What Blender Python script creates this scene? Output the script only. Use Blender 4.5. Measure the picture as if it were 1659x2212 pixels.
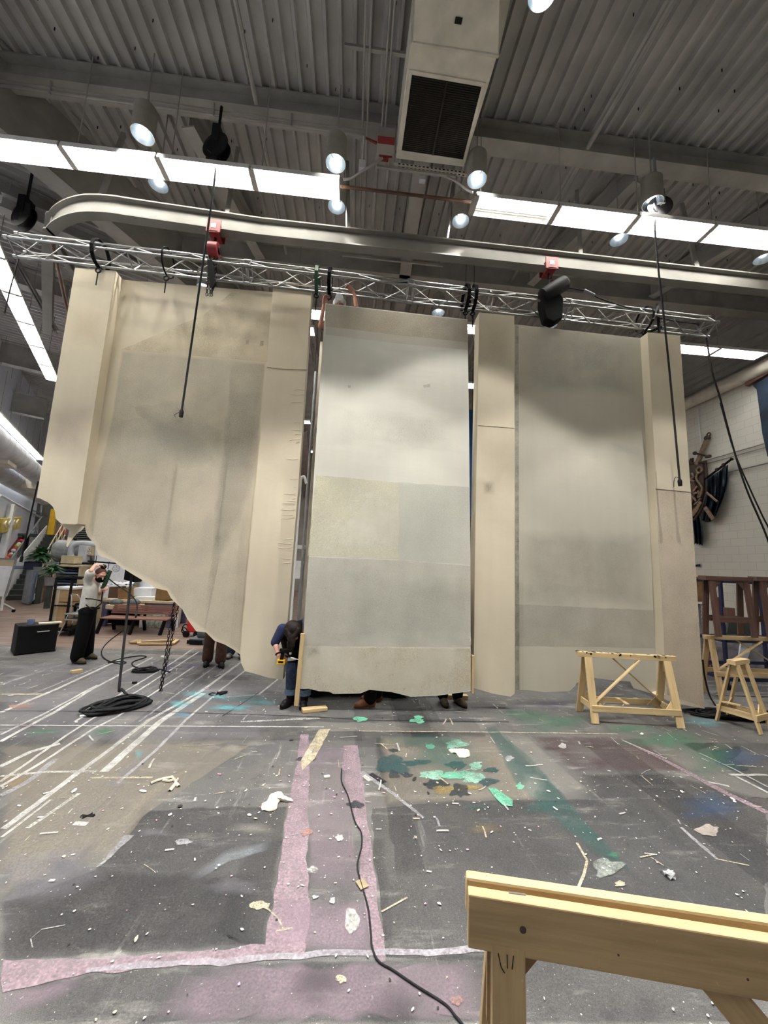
import bpy, bmesh, math, random
from mathutils import Vector, Matrix, noise
R = math.radians
random.seed(7)
scn = bpy.context.scene
for o in list(bpy.data.objects): bpy.data.objects.remove(o)
col = scn.collection

# ------------------------------------------------------------------ camera
FPX, CX, CY, CAMH = 830.0, 829.5, 1106.0, 1.8
def _n(v): return Vector(v).normalized()
_d = _n((757 - CX, 1215 - CY, FPX))                 # depth direction seen by the lens
_u = _n((1090 - CX, -5000 - CY, FPX))
_u = (_u - _d * _u.dot(_d)).normalized()
_r = _d.cross(_u)
M3 = Matrix((_r, _d, _u))                           # lens axes -> world axes
cam_d = bpy.data.cameras.new('camera')
cam = bpy.data.objects.new('camera', cam_d)
col.objects.link(cam)
cam_d.sensor_fit = 'VERTICAL'; cam_d.sensor_height = 36.0; cam_d.sensor_width = 27.0
cam_d.lens = 36.0 * FPX / 2212.0
cam_d.clip_start = 0.05; cam_d.clip_end = 200
ex, ey, ez = M3 @ Vector((1, 0, 0)), M3 @ Vector((0, -1, 0)), M3 @ Vector((0, 0, -1))
cam.matrix_world = Matrix(((ex.x, ey.x, ez.x, 0), (ex.y, ey.y, ez.y, 0), (ex.z, ey.z, ez.z, CAMH), (0, 0, 0, 1)))
scn.camera = cam
def ray(px, py): return M3 @ Vector((px - CX, py - CY, FPX))
def at_y(px, py, Y): v = ray(px, py); t = Y / v.y; return Vector((v.x * t, Y, CAMH + v.z * t))
def at_z(px, py, Z): v = ray(px, py); t = (Z - CAMH) / v.z; return Vector((v.x * t, v.y * t, Z))
def at_x(px, py, X): v = ray(px, py); t = X / v.x; return Vector((X, v.y * t, CAMH + v.z * t))
def fl(px, py): return at_z(px, py, 0.0)

# ------------------------------------------------------------------ world, exposure, light levels
scn.view_settings.view_transform = 'Standard'
scn.view_settings.look = 'None'
scn.view_settings.gamma = 1.0
scn.view_settings.use_curve_mapping = False
scn.view_settings.exposure = 0.86
w = bpy.data.worlds.new('world'); scn.world = w; w.use_nodes = True
w.node_tree.nodes['Background'].inputs[0].default_value = (0.8, 0.86, 1.0, 1)
w.node_tree.nodes['Background'].inputs[1].default_value = 0.05
TUBE_W = 33.0        # emission of a fluorescent tube
SPOT_W = 230.0       # watts of one can light
CAN_GLOW = .5

# ------------------------------------------------------------------ materials
def lin(c):
    return tuple(((x / 255.0) / 12.92 if x / 255.0 <= 0.04045 else (((x / 255.0) + 0.055) / 1.055) ** 2.4) for x in c[:3]) + (1.0,)
class NT:
    def __init__(s, name):
        s.m = bpy.data.materials.new(name); s.m.use_nodes = True
        s.t = s.m.node_tree; s.b = s.t.nodes['Principled BSDF']; s.out = s.t.nodes['Material Output']
    def n(s, typ, **kw):
        nd = s.t.nodes.new(typ)
        for k, v in kw.items(): setattr(nd, k, v)
        return nd
    def l(s, a, b): s.t.links.new(a, b)
    def noise(s, vec, scale, detail=4, rough=.55):
        nd = s.n('ShaderNodeTexNoise'); nd.inputs['Scale'].default_value = scale
        nd.inputs['Detail'].default_value = detail; nd.inputs['Roughness'].default_value = rough
        if vec is not None: s.l(vec, nd.inputs['Vector'])
        return nd.outputs['Fac']
    def ramp(s, fac, a, b):
        nd = s.n('ShaderNodeMapRange'); nd.inputs['From Min'].default_value = a; nd.inputs['From Max'].default_value = b
        s.l(fac, nd.inputs['Value']); return nd.outputs['Result']
    def mix(s, fac, a, b, mode='MIX'):
        nd = s.n('ShaderNodeMix', data_type='RGBA', blend_type=mode)
        for sock, v in ((nd.inputs[0], fac), (nd.inputs[6], a), (nd.inputs[7], b)):
            if hasattr(v, 'links'): s.l(v, sock)
            else: sock.default_value = v
        return nd.outputs[2]
    def math(s, op, a, b=0.0):
        nd = s.n('ShaderNodeMath', operation=op)
        for sock, v in ((nd.inputs[0], a), (nd.inputs[1], b)):
            if hasattr(v, 'links'): s.l(v, sock)
            else: sock.default_value = v
        return nd.outputs[0]
    def coord(s, which='Object'):
        return s.n('ShaderNodeTexCoord').outputs[which]
    def attr(s, name='gco'):
        nd = s.n('ShaderNodeAttribute'); nd.attribute_name = name; return nd.outputs['Vector']
    def scale(s, vec, sc):
        nd = s.n('ShaderNodeMapping'); nd.inputs['Scale'].default_value = sc; s.l(vec, nd.inputs['Vector']); return nd.outputs[0]
    def bump(s, h, strength, dist=.01):
        nd = s.n('ShaderNodeBump'); nd.inputs['Strength'].default_value = strength; nd.inputs['Distance'].default_value = dist
        s.l(h, nd.inputs['Height']); s.l(nd.outputs[0], s.b.inputs['Normal'])
    def done(s, base=None, rough=.6, metal=0.0):
        if base is not None:
            if hasattr(base, 'links'): s.l(base, s.b.inputs['Base Color'])
            else: s.b.inputs['Base Color'].default_value = base
        if hasattr(rough, 'links'): s.l(rough, s.b.inputs['Roughness'])
        else: s.b.inputs['Roughness'].default_value = rough
        s.b.inputs['Metallic'].default_value = metal
        return s.m
def dk(c, k): return tuple(x * k for x in c[:3])
def plain(name, c, rough=.6, metal=0.0, var=.18, sc=5.0, bump=0.0, bsc=60):
    s = NT(name); co = s.coord()
    f = s.ramp(s.noise(co, sc), .3, .7)
    base = s.mix(f, lin(dk(c, 1 - var)), lin(tuple(min(255, x * (1 + var * .5)) for x in c)))
    if bump: s.bump(s.noise(co, bsc, 3), bump, .004)
    if max(c) < 45: s.b.inputs['Specular IOR Level'].default_value = .18
    return s.done(base, rough, metal)
def wood(name, c1, c2, rough=.65):
    s = NT(name); g = s.attr()
    a = s.noise(s.scale(g, (2.2, 38, 38)), 1.0, 5, .65)
    b = s.noise(s.scale(g, (1.2, 7, 7)), 1.0, 2)
    base = s.mix(s.ramp(a, .32, .68), lin(c1), lin(c2))
    base = s.mix(s.math('MULTIPLY', s.ramp(b, .45, .8), .5), base, lin(dk(c1, .72)))
    spk = s.noise(s.scale(g, (60, 60, 60)), 1.0, 1)
    base = s.mix(s.math('MULTIPLY', s.ramp(spk, .72, .78), .35), base, lin((225, 205, 160)))
    s.bump(a, .25, .003)
    return s.done(base, rough)
def emit(name, c, k):
    s = NT(name); e = s.n('ShaderNodeEmission'); e.inputs[0].default_value = lin(c); e.inputs[1].default_value = k
    s.l(e.outputs[0], s.out.inputs[0]); return s.m
def paint(name, c, cover=.75, sc=14, soft=.16, c2=None, speck=.5):
    """dry paint that breaks up into the floor: colour with ragged see-through holes"""
    s = NT(name); co = s.coord()
    n1 = s.noise(co, sc, 6, .65); n2 = s.noise(co, sc * 9, 2)
    v = s.math('ADD', s.math('MULTIPLY', n1, 1 - speck), s.math('MULTIPLY', n2, speck))
    lo = .5 + (0.5 - cover) * .42
    fd = s.n('ShaderNodeSeparateXYZ'); s.l(s.attr(), fd.inputs[0])
    al = s.math('MULTIPLY', s.ramp(v, lo - soft, lo + soft), fd.outputs[0])
    base = s.mix(s.ramp(s.noise(co, 3.0), .3, .7), lin(c), lin(c2 or dk(c, .8)))
    s.l(al, s.b.inputs['Alpha'])
    return s.done(base, .7)
def veil(name, c, a, sc=2.2, contrast=.35):
    """thin wash of paint"""
    s = NT(name); co = s.coord()
    n1 = s.ramp(s.noise(co, sc, 5, .6), .5 - contrast, .5 + contrast)
    n2 = s.ramp(s.noise(co, 90, 2), .3, .7)
    al = s.math('MULTIPLY', s.math('MULTIPLY', n1, a), s.math('ADD', s.math('MULTIPLY', n2, .7), .65))
    fd = s.n('ShaderNodeSeparateXYZ'); s.l(s.attr(), fd.inputs[0]); al = s.math('MULTIPLY', al, s.ramp(fd.outputs[0], 0, 1))
    s.l(al, s.b.inputs['Alpha'])
    return s.done(lin(c), .75)

MT = {}
def mats():
    MT['steel_paint'] = plain('grey_white_painted_steel', (160, 157, 152), .6, var=.12, sc=2)
    MT['rail_paint'] = plain('dull_grey_rail_paint', (116, 113, 107), .6, var=.12, sc=2)
    MT['deck'] = plain('painted_roof_deck', (176, 174, 171), .65, var=.12, sc=1.4)
    MT['duct'] = plain('painted_duct_metal', (222, 216, 202), .55, var=.1, sc=3)
    MT['galv'] = plain('galvanised_duct', (214, 218, 226), .45, .1, var=.15, sc=2)
    MT['dark_grille'] = plain('dark_filter_grille', (44, 40, 34), .8, var=.2, sc=60)
    MT['alu'] = plain('brushed_aluminium', (148, 148, 147), .32, .95, var=.1, sc=20)
    MT['chrome'] = plain('polished_steel', (225, 225, 225), .2, .9, var=.05)
    MT['black'] = plain('black_rubber', (14, 14, 15), .6, var=.25, sc=8)
    MT['black_cloth'] = plain('black_cloth', (9, 9, 10), .9, var=.3, sc=9, bump=.2)
    MT['rope'] = plain('dark_woven_rope', (38, 40, 41), .85, var=.35, sc=90, bump=.4, bsc=150)
    MT['red'] = plain('red_hoist_paint', (120, 22, 24), .45, var=.2)
    MT['red_bright'] = plain('bright_red_paint', (196, 30, 34), .45, var=.12)
    MT['brown_pipe'] = plain('rusty_brown_pipe', (92, 62, 48), .6, var=.25)
    MT['pine'] = wood('pale_pine', (190, 162, 116), (214, 190, 146))
    MT['pine_dull'] = wood('dull_pine', (170, 144, 104), (198, 172, 130))
    MT['dark_wood'] = wood('dark_stained_wood', (70, 46, 38), (104, 76, 64))
    MT['bench_wood'] = wood('reddish_bench_wood', (110, 74, 62), (142, 100, 84))
    MT['ply'] = wood('plywood', (158, 128, 90), (180, 150, 110))
    MT['navy'] = plain('navy_painted_steel', (24, 30, 66), .45, var=.2)
    MT['white'] = plain('white_paint', (224, 226, 228), .6, var=.06)
    MT['reflector'] = plain('white_enamel_reflector', (235, 235, 230), .5, var=.04)
    MT['can'] = plain('pale_can_housing', (158, 154, 144), .5, var=.08)
    MT['can_in'] = plain('can_reflector_metal', (225, 232, 236), .22, .85, var=.04)
    MT['tube'] = emit('fluorescent_tube', (255, 252, 244), TUBE_W)
    MT['can_lamp'] = emit('can_lamp', (238, 247, 255), CAN_GLOW * 6)
    MT['denim'] = plain('blue_denim', (46, 58, 84), .9, var=.3, sc=25, bump=.25)
    MT['denim_light'] = plain('denim_turned_cuff', (92, 110, 134), .9, var=.2, sc=25)
    MT['trouser_black'] = plain('black_trousers', (8, 8, 9), .9, var=.25, sc=10, bump=.2)
    MT['trouser_brown'] = plain('brown_work_trousers', (74, 48, 38), .9, var=.3, sc=14, bump=.2)
    MT['tee_white'] = plain('heather_white_cotton', (224, 222, 214), .9, var=.08, sc=12, bump=.25)
    MT['shirt_navy'] = plain('navy_shirt_cloth', (22, 32, 70), .9, var=.25, sc=14, bump=.2)
    MT['shirt_grey'] = plain('grey_shirt_cloth', (92, 92, 96), .9, var=.2, sc=14)
    MT['skin'] = plain('skin', (206, 156, 136), .55, var=.1, sc=14)
    MT['skin_dim'] = plain('tanned_skin', (170, 118, 96), .55, var=.1, sc=14)
    MT['hair_dark'] = plain('very_dark_brown_hair', (30, 22, 20), .6, var=.4, sc=40, bump=.5, bsc=80)
    MT['hair_red'] = plain('red_brown_hair', (92, 38, 28), .55, var=.35, sc=40, bump=.4, bsc=80)
    MT['boot_black'] = plain('black_leather_boot', (24, 22, 22), .5, var=.25)
    MT['boot_tan'] = plain('orange_brown_leather', (122, 72, 40), .6, var=.25)
    MT['shoe_olive'] = plain('olive_suede', (72, 62, 44), .8, var=.2)
    MT['shoe_grey'] = plain('grey_suede', (104, 100, 96), .8, var=.2)
    MT['yellow'] = plain('yellow_plastic', (224, 176, 30), .5, var=.1)
    MT['green'] = plain('dark_green_casing', (36, 74, 48), .55, var=.2)
    MT['muslin_rag'] = plain('off_white_cloth', (226, 218, 198), .9, var=.1, sc=14, bump=.3)
    MT['cardboard'] = plain('brown_cardboard', (136, 104, 66), .85, var=.12)
    MT['purple_paint'] = plain('purple_grey_bench_paint', (96, 92, 128), .6, var=.15)
    MT['stair_dark'] = plain('dark_green_stair_steel', (56, 62, 58), .7, var=.2)
    MT['leaf'] = plain('dark_green_leaves', (42, 84, 46), .6, var=.4, sc=12)
    MT['grey_mid'] = plain('grey_machine_enamel', (128, 130, 134), .5, var=.14)
    MT['grey_blue'] = plain('blue_grey_cabinet_enamel', (104, 120, 152), .35, var=.15, sc=3)
    MT['blower'] = plain('grey_green_blower_plastic', (84, 92, 94), .6, var=.2)
    MT['sign_yellow'] = plain('yellow_sign_face', (212, 186, 88), .6, var=.12, sc=14)
    MT['blue_drop'] = plain('deep_blue_drop', (22, 66, 120), .8, var=.15)
    MT['drop_night'] = plain('night_blue_painted_drop', (40, 56, 76), .85, var=.5, sc=1.4)
    MT['bronze'] = plain('dark_bronze_relief', (66, 50, 44), .5, var=.3, sc=14, bump=.3)
    MT['bronze_light'] = plain('worn_bronze_relief', (134, 112, 92), .5, var=.25, sc=14)
    MT['flag_cloth'] = plain('blue_black_glossy_cloth', (34, 46, 60), .35, var=.4, sc=5, bump=.2)
    MT['concrete'] = plain('stained_concrete_pillar', (146, 138, 124), .85, var=.22, sc=2.2, bump=.2)
    MT['tan_panel'] = plain('tan_cabinet_paint', (190, 176, 148), .7, var=.1)
    MT['paper'] = plain('white_plastic_sheet', (232, 234, 240), .6, var=.06)
    MT['cyan'] = plain('cyan_plastic', (70, 180, 224), .5, var=.1)
    MT['seam'] = plain('taped_seam', (150, 136, 108), .9, var=.15)
    MT['clear'] = plain('clear_crumpled_plastic', (196, 198, 200), .15, var=.1)
    for k, c in dict(ball_red=(176, 50, 48), ball_white=(222, 220, 216), ball_lime=(170, 196, 70), ball_orange=(206, 96, 58)).items():
        MT[k] = plain(k.replace('ball', 'glossy_ball'), c, .4, var=.08)
mats()

def muslin(name, c, c2):
    s = NT(name); co = s.coord()
    big = s.ramp(s.noise(co, 1.3, 5, .6), .32, .68)
    st = s.ramp(s.noise(s.scale(co, (9, 9, .5)), 1.0, 4), .35, .75)
    wv = s.noise(co, 420, 2)
    base = s.mix(big, lin(c), lin(c2))
    base = s.mix(s.math('MULTIPLY', st, .14), base, lin(dk(c2, .86)))
    base = s.mix(s.math('MULTIPLY', s.ramp(wv, .4, .7), .1), base, lin(dk(c2, .7)))
    wr = s.noise(s.scale(co, (1.2, 1.2, 4)), 1.6, 3)
    h = s.math('ADD', s.math('MULTIPLY', wv, .07), wr)
    s.bump(h, .16, .02)
    return s.done(base, .92)
MT['muslin'] = muslin('raw_muslin', (209, 199, 176), (200, 189, 167))
MT['muslin_grey'] = muslin('grey_washed_muslin', (188, 183, 168), (180, 176, 162))
MT['muslin_cool'] = muslin('cool_washed_muslin', (206, 203, 190), (200, 199, 188))

def floor_mat():
    s = NT('paint_spattered_floor'); co = s.coord()
    sep = s.n('ShaderNodeSeparateXYZ'); s.l(co, sep.inputs[0])
    a = s.ramp(s.noise(co, .55, 6, .62), .34, .66)
    b = s.ramp(s.noise(s.scale(co, (2.6, .5, 1)), 1.2, 6, .65), .35, .7)
    c = s.ramp(s.noise(co, 210, 2), .38, .66)
    base = s.mix(a, lin((86, 87, 88)), lin((126, 123, 118)))
    base = s.mix(s.math('MULTIPLY', b, .5), base, lin((86, 86, 88)))
    base = s.mix(s.math('MULTIPLY', c, .75), base, lin((54, 54, 55)))
    # fine pale flecks and smears
    sp = s.noise(co, 46, 3, .7)
    base = s.mix(s.math('MULTIPLY', s.ramp(sp, .66, .70), .7), base, lin((206, 204, 198)))
    sm = s.noise(s.scale(co, (.7, 3.0, 1)), 2.2, 7, .72)
    base = s.mix(s.math('MULTIPLY', s.ramp(sm, .56, .70), .5), base, lin((186, 184, 178)))
    dn = s.noise(co, 5.5, 6, .7)
    base = s.mix(s.math('MULTIPLY', s.ramp(dn, .54, .66), .5), base, lin((58, 58, 60)))
    sk = s.noise(s.scale(co, (9, .7, 1)), 1.6, 5, .7)
    base = s.mix(s.math('MULTIPLY', s.ramp(sk, .62, .75), .4), base, lin((200, 198, 192)))
    # bare reddish boards beyond the painted work area
    nz = s.noise(co, 1.2, 4)
    yb = s.math('ADD', sep.outputs[1], s.math('MULTIPLY', nz, .5))
    far = s.ramp(yb, 8.15, 8.3)
    g = s.noise(s.scale(co, (.4, 5, 1)), 1.4, 5)
    brown = s.mix(s.ramp(g, .35, .65), lin((102, 84, 75)), lin((134, 115, 105)))
    base = s.mix(far, base, brown)
    rg = s.ramp(s.noise(co, 2.0, 5), .3, .7)
    s.bump(s.noise(co, 200, 2), .12, .003)
    rr = s.math('ADD', s.math('MULTIPLY', rg, .25), .45)
    return s.done(base, rr)
MT['floor'] = floor_mat()

def block_mat(name, c, cm):
    s = NT(name); co = s.coord()
    br = s.n('ShaderNodeTexBrick'); s.l(co, br.inputs['Vector'])
    br.inputs['Scale'].default_value = 1.0; br.inputs['Brick Width'].default_value = .4064; br.inputs['Row Height'].default_value = .2032
    br.inputs['Mortar Size'].default_value = .006; br.inputs['Mortar Smooth'].default_value = .4
    br.inputs['Color1'].default_value = lin(c); br.inputs['Color2'].default_value = lin(dk(c, .985)); br.inputs['Mortar'].default_value = lin(cm)
    base = s.mix(s.math('MULTIPLY', s.ramp(s.noise(co, .8, 5), .35, .7), .3), br.outputs[0], lin(dk(c, .88)))
    s.bump(br.outputs[1], -.15, .006)
    return s.done(base, .7)
MT['block_white'] = block_mat('white_painted_block', (222, 220, 212), (192, 190, 182))
MT['block_blue'] = block_mat('cool_white_block', (226, 232, 246), (204, 210, 226))
MT['wall_grey'] = plain('grey_plaster_wall', (150, 146, 138), .8, var=.15, sc=1)
def cloud_mat():
    s = NT('grey_cloud_painted_canvas'); co = s.coord()
    n = s.ramp(s.noise(s.scale(co, (1, 1, 2)), 2.4, 6, .6), .35, .65)
    return s.done(s.mix(n, lin((92, 90, 96)), lin((168, 164, 170))), .9)
MT['cloud'] = cloud_mat()
def mural_mat(name, a, b):
    s = NT(name); co = s.coord()
    n = s.ramp(s.noise(co, 3.2, 6, .7), .42, .58)
    return s.done(s.mix(n, lin(a), lin(b)), .9)
MT['landscape'] = mural_mat('green_white_painted_scrap', (104, 108, 84), (206, 212, 206))
MT['mural'] = mural_mat('grey_mosaic_picture', (118, 124, 134), (214, 218, 226))

# ------------------------------------------------------------------ mesh builder
def rotz(a): return Matrix.Rotation(a, 3, 'Z')
def frame(dv, up=(0, 0, 1)):
    x = Vector(dv).normalized(); u = Vector(up)
    if abs(x.dot(u.normalized())) > .995: u = Vector((0, 1, 0)) if abs(x.y) < .9 else Vector((1, 0, 0))
    y = u.cross(x).normalized(); z = x.cross(y)
    return x, y, z
class MB:
    def __init__(s): s.v = []; s.f = []; s.fm = []; s.g = []; s.m = 0
    def add(s, vs, fs, gs=None):
        o = len(s.v); s.v += [Vector(p) for p in vs]; s.g += [Vector(p) for p in (gs or vs)]
        for f in fs: s.f.append(tuple(i + o for i in f)); s.fm.append(s.m)
        return s
    def box(s, c, d, rot=None):
        c = Vector(c); off = Vector((random.random() * 7, random.random() * 7, random.random() * 7)); L = []; G = []
        long = max(range(3), key=lambda i: d[i])
        for z in (-.5, .5):
            for y in (-.5, .5):
                for x in (-.5, .5):
                    p = Vector((x * d[0], y * d[1], z * d[2])); q = (rot @ p) if rot else p
                    L.append(c + q); g = list(p); g[0], g[long] = g[long], g[0]; G.append(Vector(g) + off)
        return s.add(L, [(0, 2, 3, 1), (4, 5, 7, 6), (0, 1, 5, 4), (2, 6, 7, 3), (0, 4, 6, 2), (1, 3, 7, 5)], G)
    def bar(s, a, b, wd, th, up=(0, 0, 1)):
        a, b = Vector(a), Vector(b); x, y, z = frame(b - a, up); L = (b - a).length
        off = Vector((random.random() * 7, random.random() * 7, random.random() * 7)); vs = []; gs = []
        for p, t in ((a, 0), (b, L)):
            for sy, sz in ((-1, -1), (1, -1), (1, 1), (-1, 1)):
                vs.append(p + y * (sy * wd / 2) + z * (sz * th / 2)); gs.append(Vector((t, sy * wd / 2, sz * th / 2)) + off)
        return s.add(vs, [(0, 3, 2, 1), (4, 5, 6, 7), (0, 1, 5, 4), (1, 2, 6, 5), (2, 3, 7, 6), (3, 0, 4, 7)], gs)
    def tube(s, pts, r, n=8, caps=True):
        pts = [Vector(p) for p in pts]; k = len(pts); rs = r if isinstance(r, (list, tuple)) else [r] * k
        t0 = (pts[1] - pts[0]); x, y, z = frame(t0); vs = []; fs = []
        for i, p in enumerate(pts):
            t = (pts[min(i + 1, k - 1)] - pts[max(i - 1, 0)])
            if t.length > 1e-9:
                t.normalize(); y = (y - t * y.dot(t)).normalized(); z = t.cross(y)
            for j in range(n):
                a = 2 * math.pi * j / n; vs.append(p + (y * math.cos(a) + z * math.sin(a)) * rs[i])
        for i in range(k - 1):
            for j in range(n):
                j2 = (j + 1) % n; fs.append((i * n + j, i * n + j2, (i + 1) * n + j2, (i + 1) * n + j))
        if caps: fs.append(tuple(reversed(range(n)))); fs.append(tuple((k - 1) * n + j for j in range(n)))
        return s.add(vs, fs)
    def ell(s, c, r, rot=None, seg=16, rings=10):
        c = Vector(c); r = (r, r, r) if isinstance(r, (int, float)) else r; vs = []; fs = []
        for i in range(rings + 1):
            th = math.pi * i / rings
            for j in range(seg):
                ph = 2 * math.pi * j / seg
                p = Vector((r[0] * math.sin(th) * math.cos(ph), r[1] * math.sin(th) * math.sin(ph), r[2] * math.cos(th)))
                vs.append(c + ((rot @ p) if rot else p))
        for i in range(rings):
            for j in range(seg):
                j2 = (j + 1) % seg; fs.append((i * seg + j, (i + 1) * seg + j, (i + 1) * seg + j2, i * seg + j2))
        return s.add(vs, fs)
    def caps(s, a, b, ra, rb, n=14):
        a, b = Vector(a), Vector(b)
        if (b - a).length > 1e-6: s.tube([a, b], [ra, rb], n)
        s.ell(a, ra, None, n, 8); s.ell(b, rb, None, n, 8); return s
    def prism(s, poly, vec):
        poly = [Vector(p) for p in poly]; vec = Vector(vec); n = len(poly)
        vs = poly + [p + vec for p in poly]
        nrm = Vector((0, 0, 0))
        for i in range(n): nrm += poly[i].cross(poly[(i + 1) % n])
        fs = [tuple(range(n)), tuple(reversed(range(n, 2 * n)))] + [(i, i + n, (i + 1) % n + n, (i + 1) % n) for i in range(n)]
        if nrm.dot(vec) > 0: fs = [tuple(reversed(f)) for f in fs]
        return s.add(vs, fs)
    def poly(s, pts): return s.add(pts, [tuple(range(len(pts)))], [(1, 1, 1)] * len(pts))
    def decal(s, pts, fade, cen=None):
        """painted area whose edge fades in over a distance (gco.x carries the strength)"""
        n = len(pts); c = cen or sum(pts, Vector()) / n; av = sum((p - c).length for p in pts) / n; k = max(.25, 1 - fade / max(av, 1e-6))
        if k > .97: return s.poly(pts)
        inn = [c + (p - c) * k for p in pts]; fs = [(i, (i + 1) % n, n + (i + 1) % n, n + i) for i in range(n)] + [tuple(range(n, 2 * n))]
        return s.add(list(pts) + inn, fs, [(0, 0, 0)] * n + [(1, 1, 1)] * n)
    def lathe(s, prof, c, axis=(0, 0, 1), n=20):
        c = Vector(c); x, y, z = frame(axis); vs = []; fs = []; k = len(prof)
        for (rr, h) in prof:
            for j in range(n):
                a = 2 * math.pi * j / n; vs.append(c + x * h + (y * math.cos(a) + z * math.sin(a)) * rr)
        for i in range(k - 1):
            for j in range(n):
                j2 = (j + 1) % n; fs.append((i * n + j, i * n + j2, (i + 1) * n + j2, (i + 1) * n + j))
        return s.add(vs, fs)
    def grid(s, rows):
        nr, nc = len(rows), len(rows[0]); vs = [p for r_ in rows for p in r_]
        return s.add(vs, [(i * nc + j, i * nc + j + 1, (i + 1) * nc + j + 1, (i + 1) * nc + j) for i in range(nr - 1) for j in range(nc - 1)])
    def torus(s, c, R0, r, axis=(0, 0, 1), n=24, k=8):
        x, y, z = frame(axis)
        pts = [Vector(c) + (y * math.cos(2 * math.pi * i / n) + z * math.sin(2 * math.pi * i / n)) * R0 for i in range(n + 1)]
        return s.tube(pts, r, k, False)

WM = {}      # world matrices of the empties, known here before any depsgraph update
def tag(o, label=None, cat=None, group=None, kind=None):
    for k, v in (('label', label), ('category', cat), ('group', group), ('kind', kind)):
        if v: o[k] = v
    return o
def thing(name, label, cat, loc=(0, 0, 0), rz=0.0, group=None):
    o = bpy.data.objects.new(name, None); o.empty_display_size = .1; col.objects.link(o)
    o.location = loc; o.rotation_euler = (0, 0, rz)
    WM[o.name] = Matrix.Translation(Vector(loc)) @ Matrix.Rotation(rz, 4, 'Z')
    return tag(o, label, cat, group)
def mk(name, mb, mat, parent=None, smooth=False, bevel=0.0, label=None, local=False, solid=0.0, origin=None, sharp=.6):
    me = bpy.data.meshes.new(name)
    vs = mb.v
    if parent is None:
        if origin is None:
            lo = Vector((min(p.x for p in vs), min(p.y for p in vs), min(p.z for p in vs)))
            hi = Vector((max(p.x for p in vs), max(p.y for p in vs), max(p.z for p in vs)))
            origin = Vector(((lo.x + hi.x) / 2, (lo.y + hi.y) / 2, lo.z))
        org = Vector(origin); inv = Matrix.Translation(-org)
    else:
        org = Vector((0, 0, 0)); inv = WM[parent.name].inverted()
    if local: inv = Matrix.Identity(4)
    me.from_pydata([inv @ p for p in vs], [], mb.f)
    for m_ in (mat if isinstance(mat, (list, tuple)) else [mat]): me.materials.append(MT[m_] if isinstance(m_, str) else m_)
    me.polygons.foreach_set('material_index', mb.fm)
    at = me.attributes.new('gco', 'FLOAT_VECTOR', 'POINT')
    at.data.foreach_set('vector', [c for p in mb.g for c in p])
    if smooth:
        me.polygons.foreach_set('use_smooth', [True] * len(me.polygons)); me.set_sharp_from_angle(angle=sharp)
    me.update()
    o = bpy.data.objects.new(name, me); col.objects.link(o)
    if parent is not None: o.parent = parent; WM[o.name] = WM[parent.name].copy()
    else: o.location = org; WM[o.name] = Matrix.Translation(org)
    if solid:
        md = o.modifiers.new('thick', 'SOLIDIFY'); md.thickness = solid; md.offset = 0
    if bevel:
        md = o.modifiers.new('bevel', 'BEVEL'); md.width = bevel; md.segments = 2; md.limit_method = 'ANGLE'
    if label: o['label'] = label
    return o
def solo(name, mb, mat, label, cat, group=None, **kw):
    return tag(mk(name, mb, mat, None, **kw), label, cat, group)
def copy_tree(o, parent=None):
    c = o.copy(); col.objects.link(c); c.parent = parent
    if c.name not in WM: WM[c.name] = WM.get(o.name, Matrix.Identity(4)).copy()
    for ch in list(o.children): copy_tree(ch, c)
    return c
def place(o, loc, rz=None):
    o.location = loc
    if rz is not None: o.rotation_euler = (0, 0, rz)
    WM[o.name] = Matrix.Translation(Vector(loc)) @ Matrix.Rotation(o.rotation_euler[2], 4, 'Z')
    return o
def curve_pts(pts, n=10):
    """smooth run through points (Catmull-Rom)"""
    P = [Vector(p) for p in pts]; P = [P[0] * 2 - P[1]] + P + [P[-1] * 2 - P[-2]]; out = []
    for i in range(1, len(P) - 2):
        a, b, c, d = P[i - 1], P[i], P[i + 1], P[i + 2]
        for k in range(n):
            t = k / n
            out.append(.5 * ((2 * b) + (c - a) * t + (2 * a - 5 * b + 4 * c - d) * t * t + (3 * b - a - 3 * c + d) * t ** 3))
    out.append(P[-2]); return out
def ibeam(mb, a, b, wd, ht, tf=.025, tw=.02):
    """a, b: middle of the underside at both ends"""
    a, b = Vector(a), Vector(b); up = Vector((0, 0, 1))
    mb.bar(a + up * tf / 2, b + up * tf / 2, wd, tf); mb.bar(a + up * (ht - tf / 2), b + up * (ht - tf / 2), wd, tf)
    mb.bar(a + up * ht / 2, b + up * ht / 2, tw, ht - tf * 2); return mb
# ================================================================== STRUCTURE
CEIL = 8.6
LD = Vector((-.47, .883, 0)).normalized()           # run of the slanted left wing
LP = Vector((LD.y, -LD.x, 0))                       # across it, towards the room
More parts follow.
